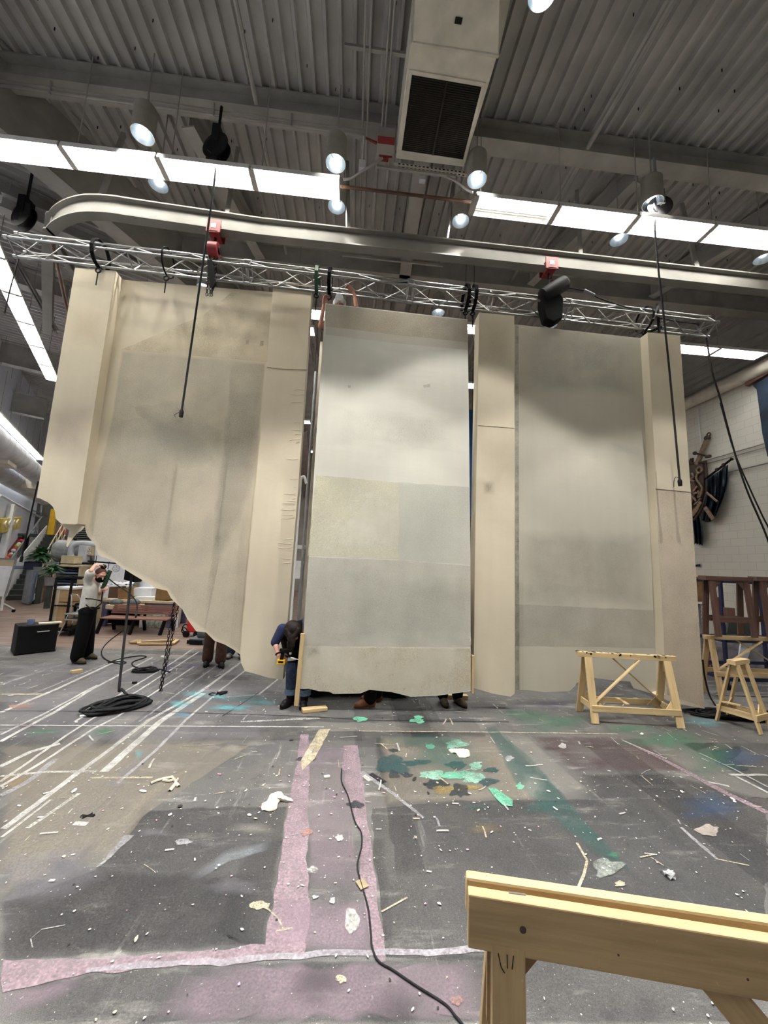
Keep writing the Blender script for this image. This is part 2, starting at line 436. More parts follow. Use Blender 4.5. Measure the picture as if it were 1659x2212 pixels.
# ------------------------------------------------------------------ floor with its paint
FM = ['floor']; FI = {}
def fslot(m):
    if m not in FI: FI[m] = len(FM); FM.append(m)
    return FI[m]
fb = MB(); zc = [0.0004]
fb.add([(-24, -7, 0), (12, -7, 0), (12, 30, 0), (-24, 30, 0)], [(0, 1, 2, 3)])
PAINT = {}
def pm(kind, c, a, **kw):
    k = (kind, c, a, tuple(kw.items()))
    if k not in PAINT:
        nm = 'floor_%s_%d' % (kind, len(PAINT)); PAINT[k] = (paint if kind == 'paint' else veil)(nm, c, a, **kw)
        MT[nm] = PAINT[k]; PAINT[k] = nm
    return PAINT[k]
def ragged(pts, amp, step=.05, seed=0.0):
    out = []
    n = len(pts)
    for i in range(n):
        a, b = pts[i], pts[(i + 1) % n]; L = (b - a).length; k = max(1, min(60, int(L / step)))
        for j in range(k):
            p = a.lerp(b, j / k)
            q = p * 9.0 + Vector((seed, seed * .7, 0))
            out.append(p + Vector((noise.noise(q), noise.noise(q + Vector((31, 7, 3))), 0)) * amp)
    return out
def fpoly(px, mat, amp=.02, step=.05, fade=None):
    pts = ragged([fl(*p) for p in px], amp, step, random.random() * 50)
    z = zc[0]; zc[0] += .00003
    fb.m = fslot(mat); fb.decal([Vector((p.x, p.y, z)) for p in pts], fade if fade is not None else (.09 if 'veil' in mat else 0)); fb.m = 0
def fline(px, wd, mat, amp=.008, step=.08):
    P = [fl(*p) for p in px]; wd = wd if isinstance(wd, (list, tuple)) else [wd] * len(P); Lf, Rt = [], []
    for i, p in enumerate(P):
        t = (P[min(i + 1, len(P) - 1)] - P[max(i - 1, 0)]).normalized(); nn = Vector((-t.y, t.x, 0))
        Lf.append(p + nn * wd[i] / 2); Rt.append(p - nn * wd[i] / 2)
    pts = ragged(Lf + Rt[::-1], amp, step, random.random() * 50)
    z = zc[0]; zc[0] += .00003
    fb.m = fslot(mat); fb.poly([Vector((p.x, p.y, z)) for p in pts]); fb.m = 0
def fblob(px, py, rx, ry, mat, amp=.35, n=26):
    """irregular blot; rx, ry half sizes in the photo's pixels"""
    c = fl(px, py); e = fl(px + rx, py) - c; g = fl(px, py - ry) - c; sd = random.random() * 60; z = zc[0]; zc[0] += .00003; pts = []
    for i in range(n):
        a = 2 * math.pi * i / n; k = 1 + amp * noise.noise(Vector((math.cos(a) * 1.7 + sd, math.sin(a) * 1.7, sd)))*1.6
        p = c + e * (math.cos(a) * k) + g * (math.sin(a) * k); pts.append(Vector((p.x, p.y, z)))
    fb.m = fslot(mat); fb.decal(pts, (e.length + g.length) / 2 * (.75 if 'veil' in mat else .12), Vector((c.x, c.y, z))); fb.m = 0
dark1 = pm('veil', (48, 48, 50), .7, sc=1.2, contrast=.6)
dark2 = pm('veil', (48, 48, 50), .6, sc=1.6, contrast=.5)
dark3 = pm('veil', (40, 40, 42), .55, sc=2.4, contrast=.6)
lite = pm('veil', (150, 142, 128), .75, sc=1.4, contrast=.5)
lite2 = pm('veil', (172, 168, 160), .45, sc=1.4, contrast=.4)
white = pm('paint', (204, 203, 199), .74, soft=.22)
whiteb = pm('paint', (176, 176, 180), .55, sc=9, soft=.26)
whitet = pm('paint', (206, 206, 200), .52, sc=7)
cream = pm('paint', (204, 192, 164), .6)
pink = pm('paint', (168, 146, 156), .66, sc=8, speck=.75, soft=.3)
pinkv = pm('veil', (166, 142, 158), .5, sc=1.8, contrast=.32)
pinkv2 = pm('veil', (160, 136, 152), .34, sc=2.4, contrast=.3)
mint = pm('paint', (108, 182, 152), .82, sc=9)
mintl = pm('paint', (150, 200, 178), .66, sc=9)
green = pm('veil', (66, 128, 98), .65, sc=1.8)
teal = pm('veil', (44, 98, 92), .6, sc=2.2)
tealp = pm('paint', (48, 82, 86), .7, sc=7, soft=.26)
inky = pm('paint', (44, 54, 58), .75, sc=8, soft=.25)
ochre = pm('paint', (170, 146, 84), .5, sc=12)
tan = pm('veil', (150, 128, 92), .55, sc=3)
blue = pm('veil', (62, 92, 132), .6, sc=1.6)
blue2 = pm('veil', (76, 84, 104), .4, sc=1.6)
purple = pm('veil', (88, 80, 124), .7, sc=3)
cyan = pm('veil', (104, 176, 186), .8, sc=2.6)
skyb = pm('veil', (100, 150, 176), .8, sc=2.6)
maroon = pm('veil', (86, 60, 66), .6, sc=1.8)
salmon = pm('paint', (180, 134, 120), .5)
lav = pm('veil', (140, 138, 146), .4, sc=2.0)
blackl = pm('paint', (26, 26, 28), .8)
# old rectangles, board edges and masked-off patches left in the worn grey
rq = random.Random(23); q1 = pm('veil', (52, 53, 55), .42, sc=2, contrast=.6); q2 = pm('veil', (146, 142, 134), .34, sc=2, contrast=.6); q3 = pm('veil', (98, 90, 80), .34, sc=2)
for i in range(64):
    x, y = rq.uniform(-6.5, 6.5), rq.uniform(2.2, 7.8); a, b = rq.uniform(.2, 1.1), rq.uniform(.12, .6)
    if rq.random() < .5: a, b = b * .6, a * 1.6
    P = ragged([Vector((x - a, y - b, 0)), Vector((x + a, y - b, 0)), Vector((x + a, y + b, 0)), Vector((x - a, y + b, 0))], .02, .06, rq.random() * 80)
    fb.m = fslot(rq.choice((q1, q1, q1, q2, q2, q3))); zz = zc[0]; zc[0] += .00003
    fb.decal([Vector((p.x, p.y, zz)) for p in P], .03); fb.m = 0
# broad areas of worn grey
fpoly([(308, 1748), (622, 1742), (604, 1858), (572, 2040), (0, 2080), (0, 1955), (205, 1880)], dark1, .03, fade=.02)
fpoly([(0, 2100), (200, 2090), (1060, 2062), (1659, 2080), (1659, 2212), (0, 2212)], dark2, .02)
fpoly([(800, 1748), (960, 1732), (1240, 1728), (1659, 1722), (1659, 2080), (835, 2070), (812, 1880)], dark1, .03, fade=.02)
fpoly([(0, 1900), (230, 1880), (560, 1890), (560, 2035), (0, 2075)], dark3, .05)
fpoly([(1245, 1672), (1445, 1670), (1650, 1725), (1270, 1728)], dark2, .01)
fpoly([(1140, 1590), (1380, 1592), (1500, 1668), (1240, 1668)], maroon, .05)
fpoly([(820, 1590), (1060, 1588), (1150, 1690), (1190, 1730), (960, 1735), (820, 1745)], lite, .04)
fpoly([(640, 1560), (1090, 1562), (1050, 1582), (640, 1580)], lite2, .04)
fpoly([(1080, 1588), (1136, 1588), (1284, 1716), (1236, 1736), (1180, 1690)], lite2, .01)
fpoly([(495, 1606), (548, 1606), (300, 1770), (205, 1885), (150, 1880), (300, 1720)], lite, .02)
fpoly([(0, 1610), (500, 1600), (300, 1760), (150, 1880), (0, 1940)], lite, .05)
fpoly([(0, 1440), (460, 1420), (640, 1500), (560, 1600), (0, 1600)], lav, .06)
fpoly([(0, 1840), (180, 1830), (240, 1900), (120, 1950), (0, 1960)], lav, .06)
fblob(130, 1870, 34, 26, blue2); fblob(1540, 1745, 90, 30, blue); fblob(30, 1690, 50, 22, tan)
# pink outline
fpoly([(648, 1587), (669, 1587), (668, 1640), (668, 1741), (662, 1858), (670, 1949), (654, 2060), (576, 2052), (578, 1997), (590, 1949), (598, 1900), (604, 1858), (616, 1777), (630, 1702), (643, 1635)], pink, .018, .03)
fpoly([(743, 1611), (773, 1611), (779, 1659), (789, 1711), (791, 1756), (801, 1810), (806, 1861), (813, 1897), (815, 1940), (819, 1982), (831, 2027), (834, 2078), (818, 2084), (801, 2042), (786, 1940), (777, 1891), (780, 1816), (765, 1771), (753, 1729), (741, 1659)], pink, .016, .03)
fpoly([(662, 1600), (745, 1610), (760, 1771), (778, 1891), (786, 1940), (664, 1945), (668, 1741)], pinkv2, .02)
fpoly([(590, 1942), (815, 1938), (834, 2075), (572, 2050)], pinkv, .01)
fpoly([(0, 2076), (210, 2070), (430, 2056), (580, 2040), (660, 2040), (650, 2072), (560, 2076), (200, 2100), (0, 2150)], pink, .018, .03)
fpoly([(380, 2120), (560, 2085), (1040, 2082), (1068, 2212), (330, 2212)], pinkv, .05)
fpoly([(0, 2140), (190, 2105), (170, 2150), (0, 2212)], pinkv, .04)
fblob(680, 2125, 70, 60, dark3); fblob(860, 2190, 60, 70, dark3)
fline([(190, 2096), (300, 2089), (400, 2079), (480, 2078), (560, 2070), (700, 2061), (820, 2057), (920, 2060), (1000, 2054), (1066, 2046), (1300, 2034)], [.016, .03, .022, .035, .03, .03, .026, .03, .034, .04, .03], pm('paint', (182, 178, 186), .58, sc=6, speck=.6, soft=.25), .012, .03)
fpoly([(1060, 2045), (1200, 2030), (1420, 2050), (1300, 2075), (1060, 2062)], white, .03, .04)
# white snapped lines running into the room
for pts, wd, m in [
    ([(7, 1791), (181, 1661), (322, 1556), (434, 1494), (560, 1402)], .045, white), ([(3, 1810), (110, 1728)], .02, white),
    ([(176, 1668), (330, 1552)], .11, lite2), ([(224, 1668), (347, 1558), (440, 1498)], .07, white),
    ([(253, 1693), (333, 1625), (401, 1556), (485, 1484), (600, 1392)], .03, white), ([(240, 1700), (401, 1556)], .12, lav),
    ([(0, 1657), (65, 1625), (130, 1607)], .05, white), ([(0, 1700), (87, 1650), (203, 1574), (253, 1549), (420, 1440)], .03, white),
    ([(0, 1690), (145, 1588), (195, 1556), (307, 1487), (430, 1408)], .028, white), ([(0, 1603), (119, 1538), (203, 1487), (330, 1420)], .04, white),
    ([(0, 1588), (100, 1540), (210, 1480)], .03, white), ([(0, 1540), (120, 1490), (260, 1425)], .05, white), ([(70, 1500), (300, 1405)], .03, whiteb),
    ([(0, 1480), (90, 1450), (180, 1422)], .06, whiteb), ([(160, 1560), (360, 1440), (420, 1400)], .03, white), ([(300, 1560), (520, 1400)], .025, whiteb),
    ([(560, 1500), (690, 1395)], .03, white), ([(0, 1720), (60, 1690), (120, 1640)], .05, whiteb), ([(60, 1790), (170, 1715)], .03, whitet)]:
    fline(pts, wd, m)
for pts, wd, m in [([(0, 1567), (330, 1569), (700, 1571)], .022, white), ([(780, 1580), (1050, 1582), (1335, 1586)], .02, cream),
    ([(0, 1678), (100, 1668), (210, 1667)], .03, whitet), ([(195, 1681), (330, 1680)], .022, cream), ([(160, 1780), (188, 1781)], .04, white),
    ([(0, 1500), (90, 1500)], .05, cream), ([(470, 1508), (600, 1498), (660, 1500)], .03, whiteb), ([(520, 1560), (690, 1552)], .04, whitet)]:
    fline(pts, wd, m)
fline([(0, 1536), (330, 1538), (640, 1547), (800, 1556), (1100, 1560)], .012, blackl, .002); fline([(480, 1548), (560, 1496)], .014, blackl, .002)
fline([(780, 1668), (850, 1716), (915, 1768)], [.05, .035, .02], whiteb, .01); fline([(786, 1676), (800, 1688)], .04, white, .01); fline([(800, 1672), (830, 1692)], .05, blackl, .008)
fline([(1340, 1597), (1440, 1645), (1560, 1710), (1659, 1757)], [.03, .05, .07, .07], pink, .01); fline([(1345, 1600), (1440, 1640)], .016, white, .005)
fline([(1510, 1627), (1585, 1662), (1659, 1701)], .022, white, .004); fline([(1590, 1678), (1659, 1713)], .03, white, .006); fline([(1575, 1674), (1659, 1675)], .03, white, .012)
fline([(1470, 1788), (1520, 1832), (1550, 1858)], [.02, .035, .02], whiteb, .008); fline([(1550, 1857), (1618, 1871)], .01, cream, .002)
fline([(1530, 1690), (1575, 1700)], .03, white, .012)
fline([(1246, 1822), (1268, 1860), (1262, 1890), (1248, 1920)], .016, cream, .004)
fline([(546, 1950), (580, 1966), (600, 1985), (612, 2008)], .008, cream, .003); fblob(560, 1958, 22, 9, cream); fline([(598, 2012), (632, 2006)], .01, cream, .004)
fline([(880, 1940), (824, 1971)], .01, cream, .003)
fline([(70, 2050), (66, 2030), (90, 2010), (140, 2000)], .005, whitet, .003)
fpoly([(205, 1875), (270, 1805), (290, 1806), (240, 1850), (215, 1872)], whiteb, .02); fblob(395, 1820, 18, 8, whiteb)
fpoly([(400, 1900), (480, 1840), (588, 1815), (590, 1835), (500, 1862), (420, 1905)], pm('veil', (150, 156, 162), .6, sc=3), .02)
fblob(540, 1790, 60, 14, lite2); fblob(330, 1800, 50, 10, lav); fblob(500, 1915, 60, 20, lav)
# greens, teals and blots
fpoly([(1045, 1566), (1065, 1566), (1160, 1650), (1280, 1790), (1380, 1900), (1300, 1860), (1180, 1760), (1110, 1690)], teal, .02)
for x, y, a, b, m in [(985, 1609, 28, 9, mintl), (930, 1613, 12, 6, mint), (936, 1674, 30, 9, mintl), (990, 1676, 36, 9, mint), (1022, 1682, 26, 12, mintl), (1028, 1655, 14, 10, mintl),
    (845, 1650, 36, 22, tealp), (900, 1648, 34, 7, tealp), (985, 1654, 22, 8, tealp), (1060, 1664, 20, 6, tealp), (850, 1674, 12, 9, inky), (880, 1675, 12, 5, inky), (944, 1695, 26, 11, inky),
    (968, 1706, 36, 9, ochre), (1006, 1702, 26, 5, ochre), (993, 1710, 23, 14, inky), (1055, 1690, 20, 8, tealp), (1124, 1700, 9, 7, mint), (902, 1548 + 10, 16, 5, mint), (780, 1554, 16, 6, mint), (904, 1550, 14, 4, mint),
    (850, 1622, 12, 4, inky), (1065, 1648, 18, 7, tan), (1050, 1792, 40, 12, tan), (1030, 1745, 30, 6, teal), (1160, 1745, 40, 14, teal), (930, 1600, 90, 14, teal), (960, 1640, 120, 40, teal),
    (1190, 1560, 90, 22, green), (1130, 1545, 60, 14, green), (1440, 1600, 90, 22, green), (1540, 1640, 70, 34, green), (1360, 1575, 60, 12, green), (1600, 1640, 60, 26, blue), (1520, 1560, 50, 12, cyan), (1200, 1520, 40, 8, purple), (1150, 1525, 50, 12, blue2),
    (225, 1583, 34, 12, green), (90, 1582, 50, 10, green), (396, 1545, 20, 6, skyb), (470, 1506, 30, 8, cyan), (500, 1530, 60, 7, cyan), (570, 1518, 40, 6, cyan), (540, 1510, 60, 14, pm('veil', (70, 110, 112), .6, sc=2)), (430, 1500, 40, 8, cyan),
    (418, 1438, 30, 6, purple), (370, 1440, 18, 5, purple), (45, 1527, 24, 4, salmon), (390, 1522, 26, 8, cyan), (300, 1630, 12, 10, cyan), (60, 1569, 34, 7, maroon), (1300, 1650, 24, 12, maroon), (1530, 1795, 26, 12, pm('paint', (164, 154, 146), .8)),
    (1310, 1875, 32, 20, pm('paint', (150, 156, 150), .6)), (1325, 1848, 14, 8, green), (662, 1800, 14, 8, salmon), (640, 1872, 12, 10, lav), (738, 2118, 12, 10, cream), (734, 1812, 9, 7, white), (718, 1948, 6, 7, white), (680, 1940, 7, 4, white), (1340, 1912, 14, 6, cream),
    (660, 1640, 20, 5, inky), (770, 1740, 20, 8, inky), (765, 1706, 5, 4, blue2), (1150, 1700, 30, 30, lite2), (1100, 1640, 10, 6, whiteb), (500, 1618, 24, 10, lite2), (760, 1990, 14, 26, whitet), (675, 1880, 12, 8, whitet), (985, 2165, 16, 12, salmon), (1250, 1705, 10, 4, lite2), (1215, 1612, 8, 6, white), (1270, 1608, 12, 4, lav), (1190, 1618, 26, 4, maroon)]:
    fblob(x, y, a, b, m)
fpoly([(1055, 1704), (1070, 1704), (1108, 1730), (1106, 1744), (1086, 1742), (1062, 1716)], mint, .015)
fpoly([(650, 1644), (690, 1576), (714, 1576), (680, 1640), (652, 1668)], cream, .01)
# spatter
sm = [fslot(m) for m in (pm('paint', (220, 218, 212), 1.3), pm('paint', (206, 196, 170), 1.3), pm('paint', (206, 160, 182), 1.3), pm('paint', (36, 36, 38), 1.3))]
rs = random.Random(11)
for i in range(4600):
    if i < 1700: x, y = rs.uniform(-2.6, 3.4), rs.uniform(1.0, 3.6)
    else: x, y = rs.uniform(-7, 7.5), rs.uniform(2.6, 8.0)
    r0 = .0012 + .005 * rs.random() ** 3 + (.009 * rs.random() if rs.random() < .04 else 0); r0 *= 1 if y < 3 else 1.5; el = 1 + rs.random() * (1.6 if rs.random() < .4 else .4); an = rs.random() * 6.28; k = 7
    fb.m = sm[0 if rs.random() < .7 else rs.choice((1, 1, 2, 3))]; zz = zc[0] + rs.random() * .0002; ca, sa = math.cos(an), math.sin(an); ps = []
    for j in range(k):
        t = 2 * math.pi * j / k; rr = r0 * rs.uniform(.65, 1.25); u, v_ = math.cos(t) * rr * el, math.sin(t) * rr
        ps.append(Vector((x + u * ca - v_ * sa, y + u * sa + v_ * ca, zz)))
    fb.poly(ps)
for i in range(430):        # thicker dabs and short scuffs beyond the work area
    x, y = rs.uniform(-6.5, 6), rs.uniform(2.4, 7.8); L = rs.uniform(.03, .2) * (1 if y > 3.4 else .6); wd = rs.uniform(.004, .018); an = rs.choice((0, 1.57)) + rs.uniform(-.3, .3) if rs.random() < .6 else rs.random() * 3.14
    d = Vector((math.cos(an), math.sin(an), 0)); nn = Vector((-d.y, d.x, 0)); c = Vector((x, y, zc[0] + rs.random() * .0002))
    fb.m = fslot(rs.choice((white, white, whiteb, cream)))
    fb.poly(ragged([c - d * L / 2 - nn * wd / 2, c + d * L / 2 - nn * wd / 2, c + d * L / 2 + nn * wd / 2, c - d * L / 2 + nn * wd / 2], .012, .02, rs.random() * 90))
floor = mk('floor', fb, FM, origin=(0, 0, 0)); tag(floor, kind='structure')

# ------------------------------------------------------------------ ceiling decks
def deck_profile(pitch): return [(0, 0), (.04, 0), (.058, .075), (pitch - .018, .075), (pitch, 0)]
def gy(x): return 5.7 + (x + 4.9) / .85 * 1.85       # the diagonal girder in plan
dm = MB(); PT = .195; x = -13.0
while x < 10.2:
    for (a, za), (b, zb) in zip(deck_profile(PT)[:-1], deck_profile(PT)[1:]):
        y1 = min(24.0, gy(x)); 
        if y1 > -6.9: dm.add([(x + a, -6.9, CEIL + za), (x + b, -6.9, CEIL + zb), (x + b, y1, CEIL + zb), (x + a, y1, CEIL + za)], [(0, 3, 2, 1)])
    x += PT
for i in range(420):     # stray hanger clips left in the deck
    x = -12.97 + PT * random.randint(20, 116) + .1; y = random.uniform(2, 12)
    if y < gy(x): dm.m = 1; dm.box((x, y, CEIL + .055), (.008, .012, .05)); dm.m = 0
tag(mk('ceiling', dm, ['deck', 'black'], origin=(0, 0, CEIL)), kind='structure')
dl = MB(); t = -14.0; o0 = Vector((-4.9, 5.7, CEIL + .12))
while t < 30:
    for (a, za), (b, zb) in zip(deck_profile(PT)[:-1], deck_profile(PT)[1:]):
        p, q = o0 + LD * (t + a) + Vector((0, 0, za)), o0 + LD * (t + b) + Vector((0, 0, zb))
        dl.add([p - LP * 14, q - LP * 14, q + LP * 6, p + LP * 6], [(0, 1, 2, 3)])
    t += PT
tag(mk('ceiling', dl, 'deck', origin=(-6, 10, CEIL)), kind='structure')
cap_ = MB(); cap_.box((-6, 11.5, 9.0), (36, 38, .1)); tag(mk('ceiling', cap_, 'deck'), kind='structure')
# ------------------------------------------------------------------ walls
def wall(name, mat, a, b, z0, z1, th=.2):
    """a, b: plan ends of the inner face; thickness to the right of a->b; local x runs along the wall, z up as brick rows"""
    a, b = Vector((a[0], a[1], 0)), Vector((b[0], b[1], 0)); d = (b - a).normalized(); nn = Vector((d.y, -d.x, 0)); L = (b - a).length
    m = MB(); m.prism([(0, z0, 0), (L, z0, 0), (L, z1, 0), (0, z1, 0)], (0, 0, -th))
    o = mk(name, m, mat, origin=(0, 0, 0)); o.matrix_world = Matrix(((d.x, 0, nn.x, a.x), (d.y, 0, nn.y, a.y), (0, 1, 0, 0), (0, 0, 0, 1)))
    return tag(o, kind='structure')
wall('wall_right', 'block_white', (10, 24), (10, -7), 0, 7.05)
wall('wall_right', 'deck', (10.06, 24), (10.06, -7), 7.05, 9)
wall('wall_back', 'wall_grey', (-24, 24), (10.2, 24), 0, 9)
wall('wall_front', 'block_white', (10.2, -7), (-24, -7), 0, 9)
S0 = Vector((-11.15, 13.6, 0)); W0 = S0 - LP * 1.05
WL0 = W0 - LD * 19; WL1 = W0 + LD * 9.4
wall('wall_left', 'block_blue', (WL0.x, WL0.y), (WL1.x, WL1.y), 0, 8.9)
# skirting along the right wall
tb = MB(); tb.box((9.985, 9, .06), (.02, 30, .12)); tag(mk('baseboard_right', tb, 'wall_grey'), kind='structure')
# ------------------------------------------------------------------ roof steel
def beam(name, label, a, b, wd, ht, mat='steel_paint', extra=None):
    m = MB(); ibeam(m, a, b, wd, ht)
    if extra: extra(m)
    return solo(name, m, mat, label, 'beam')
beam('roof_beam', 'wide grey roof beam crossing above the nearest row of strip lights', (-5.4, 5.0, 8.25), (9.95, 5.0, 8.25), .26, .35)
beam('roof_beam', 'grey roof beam crossing behind the curved monorail and hanging truss', (-4.0, 7.75, 8.1), (9.95, 7.75, 8.1), .26, .5)
beam('roof_beam', 'grey roof beam crossing far behind above the canvas wall tops', (-1.5, 12.4, 8.1), (9.95, 12.4, 8.1), .26, .5)
beam('roof_beam', 'grey beam running away under the roof from behind the vent duct', (.78, 5.15, 8.1), (1.0, 12.3, 8.1), .24, .45)
beam('roof_beam', 'grey beam running away from the left cord reel towards the monorail', (-2.75, 5.15, 8.1), (-2.25, 7.6, 8.1), .2, .4)
beam('roof_beam', 'grey beam running away above the right strip lights and cord reel', (4.35, 5.15, 8.15), (3.7, 7.6, 8.15), .18, .4)
beam('roof_beam', 'grey beam running away at the far right of the roof', (7.4, 5.15, 8.15), (6.6, 7.6, 8.15), .18, .4)
beam('girder', 'deep diagonal girder with broad flange at upper left of the roof', (-7.4, .2, 7.45), (-2.6, 10.7, 7.45), .34, 1.2)
beam('roof_beam', 'grey diagonal beam rising behind the left cord reel', at_z(0, 455, 7.9), at_z(330, 590, 7.9), .28, .3)
beam('roof_beam', 'grey beam of the left wing nearest the hanging truss end', o0 - LP * 7 + LD * 1.2 - Vector((0, 0, .42)), o0 - LP * .4 + LD * 2.2 - Vector((0, 0, .42)), .22, .4)
beam('roof_beam', 'grey beam of the left wing above the slanting light row', o0 - LP * 9 + LD * 5 - Vector((0, 0, .5)), o0 - LP * .5 + LD * 5 - Vector((0, 0, .5)), .26, .45)
beam('roof_beam', 'grey beam of the left wing beyond the slanting light row', o0 - LP * 9 + LD * 10 - Vector((0, 0, .8)), o0 + LD * 10 - Vector((0, 0, .8)), .3, .8)
beam('brace_beam', 'thin grey sloping brace in the dark roof beside the left canvas wall', at_z(100, 500, 8.3), at_z(300, 830, 6.2), .14, .14)
beam('brace_beam', 'thin grey sloping brace under the left wing roof', at_z(30, 560, 8.3), at_z(120, 720, 6.6), .12, .12)
beam('roof_beam', 'long grey edge beam along the top of the left wing', o0 - LP * 6.2 - LD * 3 - Vector((0, 0, .9)), o0 - LP * 6.2 + LD * 17 - Vector((0, 0, .9)), .3, .7)
beam('roof_beam', 'far grey beam high above the staircase', at_z(0, 885, 6.9), at_z(95, 905, 6.9), .3, .8)
# pipes under the roof
def pipe(name, label, pts, r, mat='steel_paint', cat='pipe', group=None, n=8):
    m = MB(); m.tube(pts, r, n); return solo(name, m, mat, label, cat, group, smooth=True)
pipe('roof_pipe', 'long pale pipe running under the roof right of the vent duct', [(3.31, 0, 8.3), (3.31, 12, 8.3)], .035)
pipe('roof_pipe', 'long pale pipe running under the roof left of the vent duct', [(-1.68, 0, 8.3), (-1.72, 7.6, 8.3)], .03)
for i, (x, nm) in enumerate([(-.16, 'leftmost'), (-.09, 'second from the left'), (.12, 'third from the left'), (.17, 'rightmost')]):
    pipe('conduit', 'thin conduit running under the roof beside the vent duct, ' + nm + ' of four', [(x - .02, 0, 8.2), (x, 6.9 if i < 2 else 4.95, 8.2)], .014, group='conduits beside the vent duct')
st = MB(); st.bar((-.42, 4.06, 8.24), (.36, 4.06, 8.24), .04, .04); solo('conduit_strut', st, 'steel_paint', 'short cross strut carrying the conduits beside the vent duct', 'strut')
st = MB(); st.bar((-.5, 7.2, 8.05), (1.6, 7.2, 8.05), .03, .03); solo('conduit_strut', st, 'steel_paint', 'far cross strut under the roof behind the vent duct', 'strut')
for i, dz in enumerate((0, .07)):
    pipe('conduit', 'thin pale conduit slung below the nearest roof beam, %s of two' % ('upper' if dz else 'lower'), [(-5.4, 4.92, 8.1 + dz), (-.12, 4.95, 8.1 + dz)], .018, group='conduits slung below the nearest beam')
for x in (-4.5, -3.2, -2.3, -1.2): pipe('hanger_rod', 'thin rod hanging the conduits from the nearest beam', [(x, 4.9, 8.3), (x, 4.92, 8.06)], .012, group='hanger rods of the slung conduits', cat='rod')
pipe('lamp_feed_pipe', 'rusty brown pipe linking the two rows of strip lights', [(-.5, 4.95, 7.2), (1.5, 4.95, 7.2)], .022, 'brown_pipe')
pipe('conduit', 'bent pale conduit looping below the vent duct left corner', curve_pts([at_z(742, 388, 7.25), at_z(760, 384, 7.3), at_z(795, 362, 7.4), at_z(826, 342, 7.6)]), .018)
pipe('conduit', 'short bent conduit below the vent duct right corner', curve_pts([at_z(965, 382, 7.4), at_z(985, 392, 7.35), at_z(1008, 410, 7.3), at_z(1022, 416, 7.25)]), .018)
# pale roof drain and rails along the right wall
pipe('wall_pipe', 'thick white pipe along the top of the right block wall', [(9.78, 24, 6.95), (9.78, 4, 6.95)], .17, 'duct', n=18)
for i, z in enumerate((7.3, 7.5, 7.72, 7.95)):
    pipe('conduit', 'thin conduit running high along the right wall above the white pipe', [(9.93, 24, z), (9.93, 4, z)], .02, group='conduits above the white pipe')
for i, z in enumerate((5.02, 5.12)):
    pipe('wall_rail', 'thin rail line along the right block wall, ' + ('lower' if i == 0 else 'upper') + ' of the close pair', [(9.96, 24, z), (9.96, 6, z)], .015, 'steel_paint', 'rail')
pipe('wall_rail', 'thin dark rail along the right block wall behind the flag pole', [(9.96, 24, 4.62), (9.96, 6, 4.62)], .018, 'grey_mid', 'rail')
pipe('conduit', 'thin upright conduit on the right block wall above the sword', [at_x(1506, 880, 9.96), at_x(1515, 965, 9.96)], .014, 'white')
# ================================================================== LAMPS, DUCTS, RIGGING
# ------------------------------------------------------------------ strip lights
def make_fixture(label):
    t = thing('strip_light', label, 'light')
    L = 1.19; m = MB()       # white trough, open below, with end plates
    prof = [(-.16, -.05), (-.15, .02), (-.05, .075), (.05, .075), (.15, .02), (.16, -.05)]
    for (a, za), (b, zb) in zip(prof[:-1], prof[1:]):
        m.prism([(-L / 2, a, za), (-L / 2, b, zb), (-L / 2, b * .985, zb - .006), (-L / 2, a * .985, za - .006)], (L, 0, 0))
    for sx in (-1, 1): m.prism([(sx * L / 2, a, z) for a, z in prof], (-sx * .008, 0, 0))
    mk('reflector', m, 'reflector', t, local=True)
    for y in (-.075, .075):
        m = MB(); m.tube([(-L / 2 + .03, y, .012), (L / 2 - .03, y, .012)], .021, 10); mk('tube_lamp', m, 'tube', t, smooth=True, local=True)
    m = MB()
    for i in range(6): xx = -L / 2 + L * (i + .5) / 6; m.tube([(xx, -.155, -.045), (xx, -.06, -.055), (xx, .06, -.055), (xx, .155, -.045)], .004, 5)
    for y in (-.06, .06): m.tube([(-L / 2, y, -.055), (L / 2, y, -.055)], .003, 5)
    mk('wire_guard', m, 'reflector', t, local=True)
    m = MB(); m.box((-L / 2, 0, -.035), (.075, .3, .05)); mk('joint_cover', m, 'steel_paint', t, local=True)
    m = MB(); m.tube([(-L / 2 + .1, 0, .07), (-L / 2 + .1, 0, 1.6)], .008, 6); mk('hanger', m, 'steel_paint', t, local=True)
    return t
FIX = make_fixture('strip light'); used = [0]
def fixture(loc, rz, label, group):
    o = FIX if not used[0] else copy_tree(FIX); used[0] = 1
    place(o, loc, rz); tag(o, label, None, group); return o
ZF = 7.05
pL = at_z(735, 404, ZF); pR = at_z(1023, 437, ZF)
ords = ['first', 'second', 'third', 'fourth', 'fifth']
for i in range(4): fixture((pL.x - .6 - 1.215 * i, pL.y, ZF), 0, 'glaring strip light of the left row, %s from the row\'s right end' % ords[i], 'left row of strip lights')
for i in range(4): fx_ = fixture((pR.x + .6 + 1.215 * i, pR.y, ZF), 0, 'glaring strip light of the right row, %s from the row\'s left end' % ords[i], 'right row of strip lights'); dead = fx_ if i == 0 else dead
for ch in [c for c in dead.children if c.name.startswith('tube_lamp')][1:2]: ch.material_slots[0].link = 'OBJECT'; ch.material_slots[0].material = MT['white']; ch['label'] = 'burnt out white tube'
pB = at_z(683, 672, ZF); pB2 = at_z(1640, 768, ZF); yb = (pB.y + pB2.y) / 2
fixture((at_z(690, 672, ZF).x, yb, ZF), 0, 'strip light behind, glaring in the gap beside the middle canvas wall', 'strip lights behind the canvas walls')
fixture((at_z(1018, 705, ZF).x, yb, ZF), 0, 'strip light behind, in the narrow gap right of the middle canvas wall', 'strip lights behind the canvas walls')
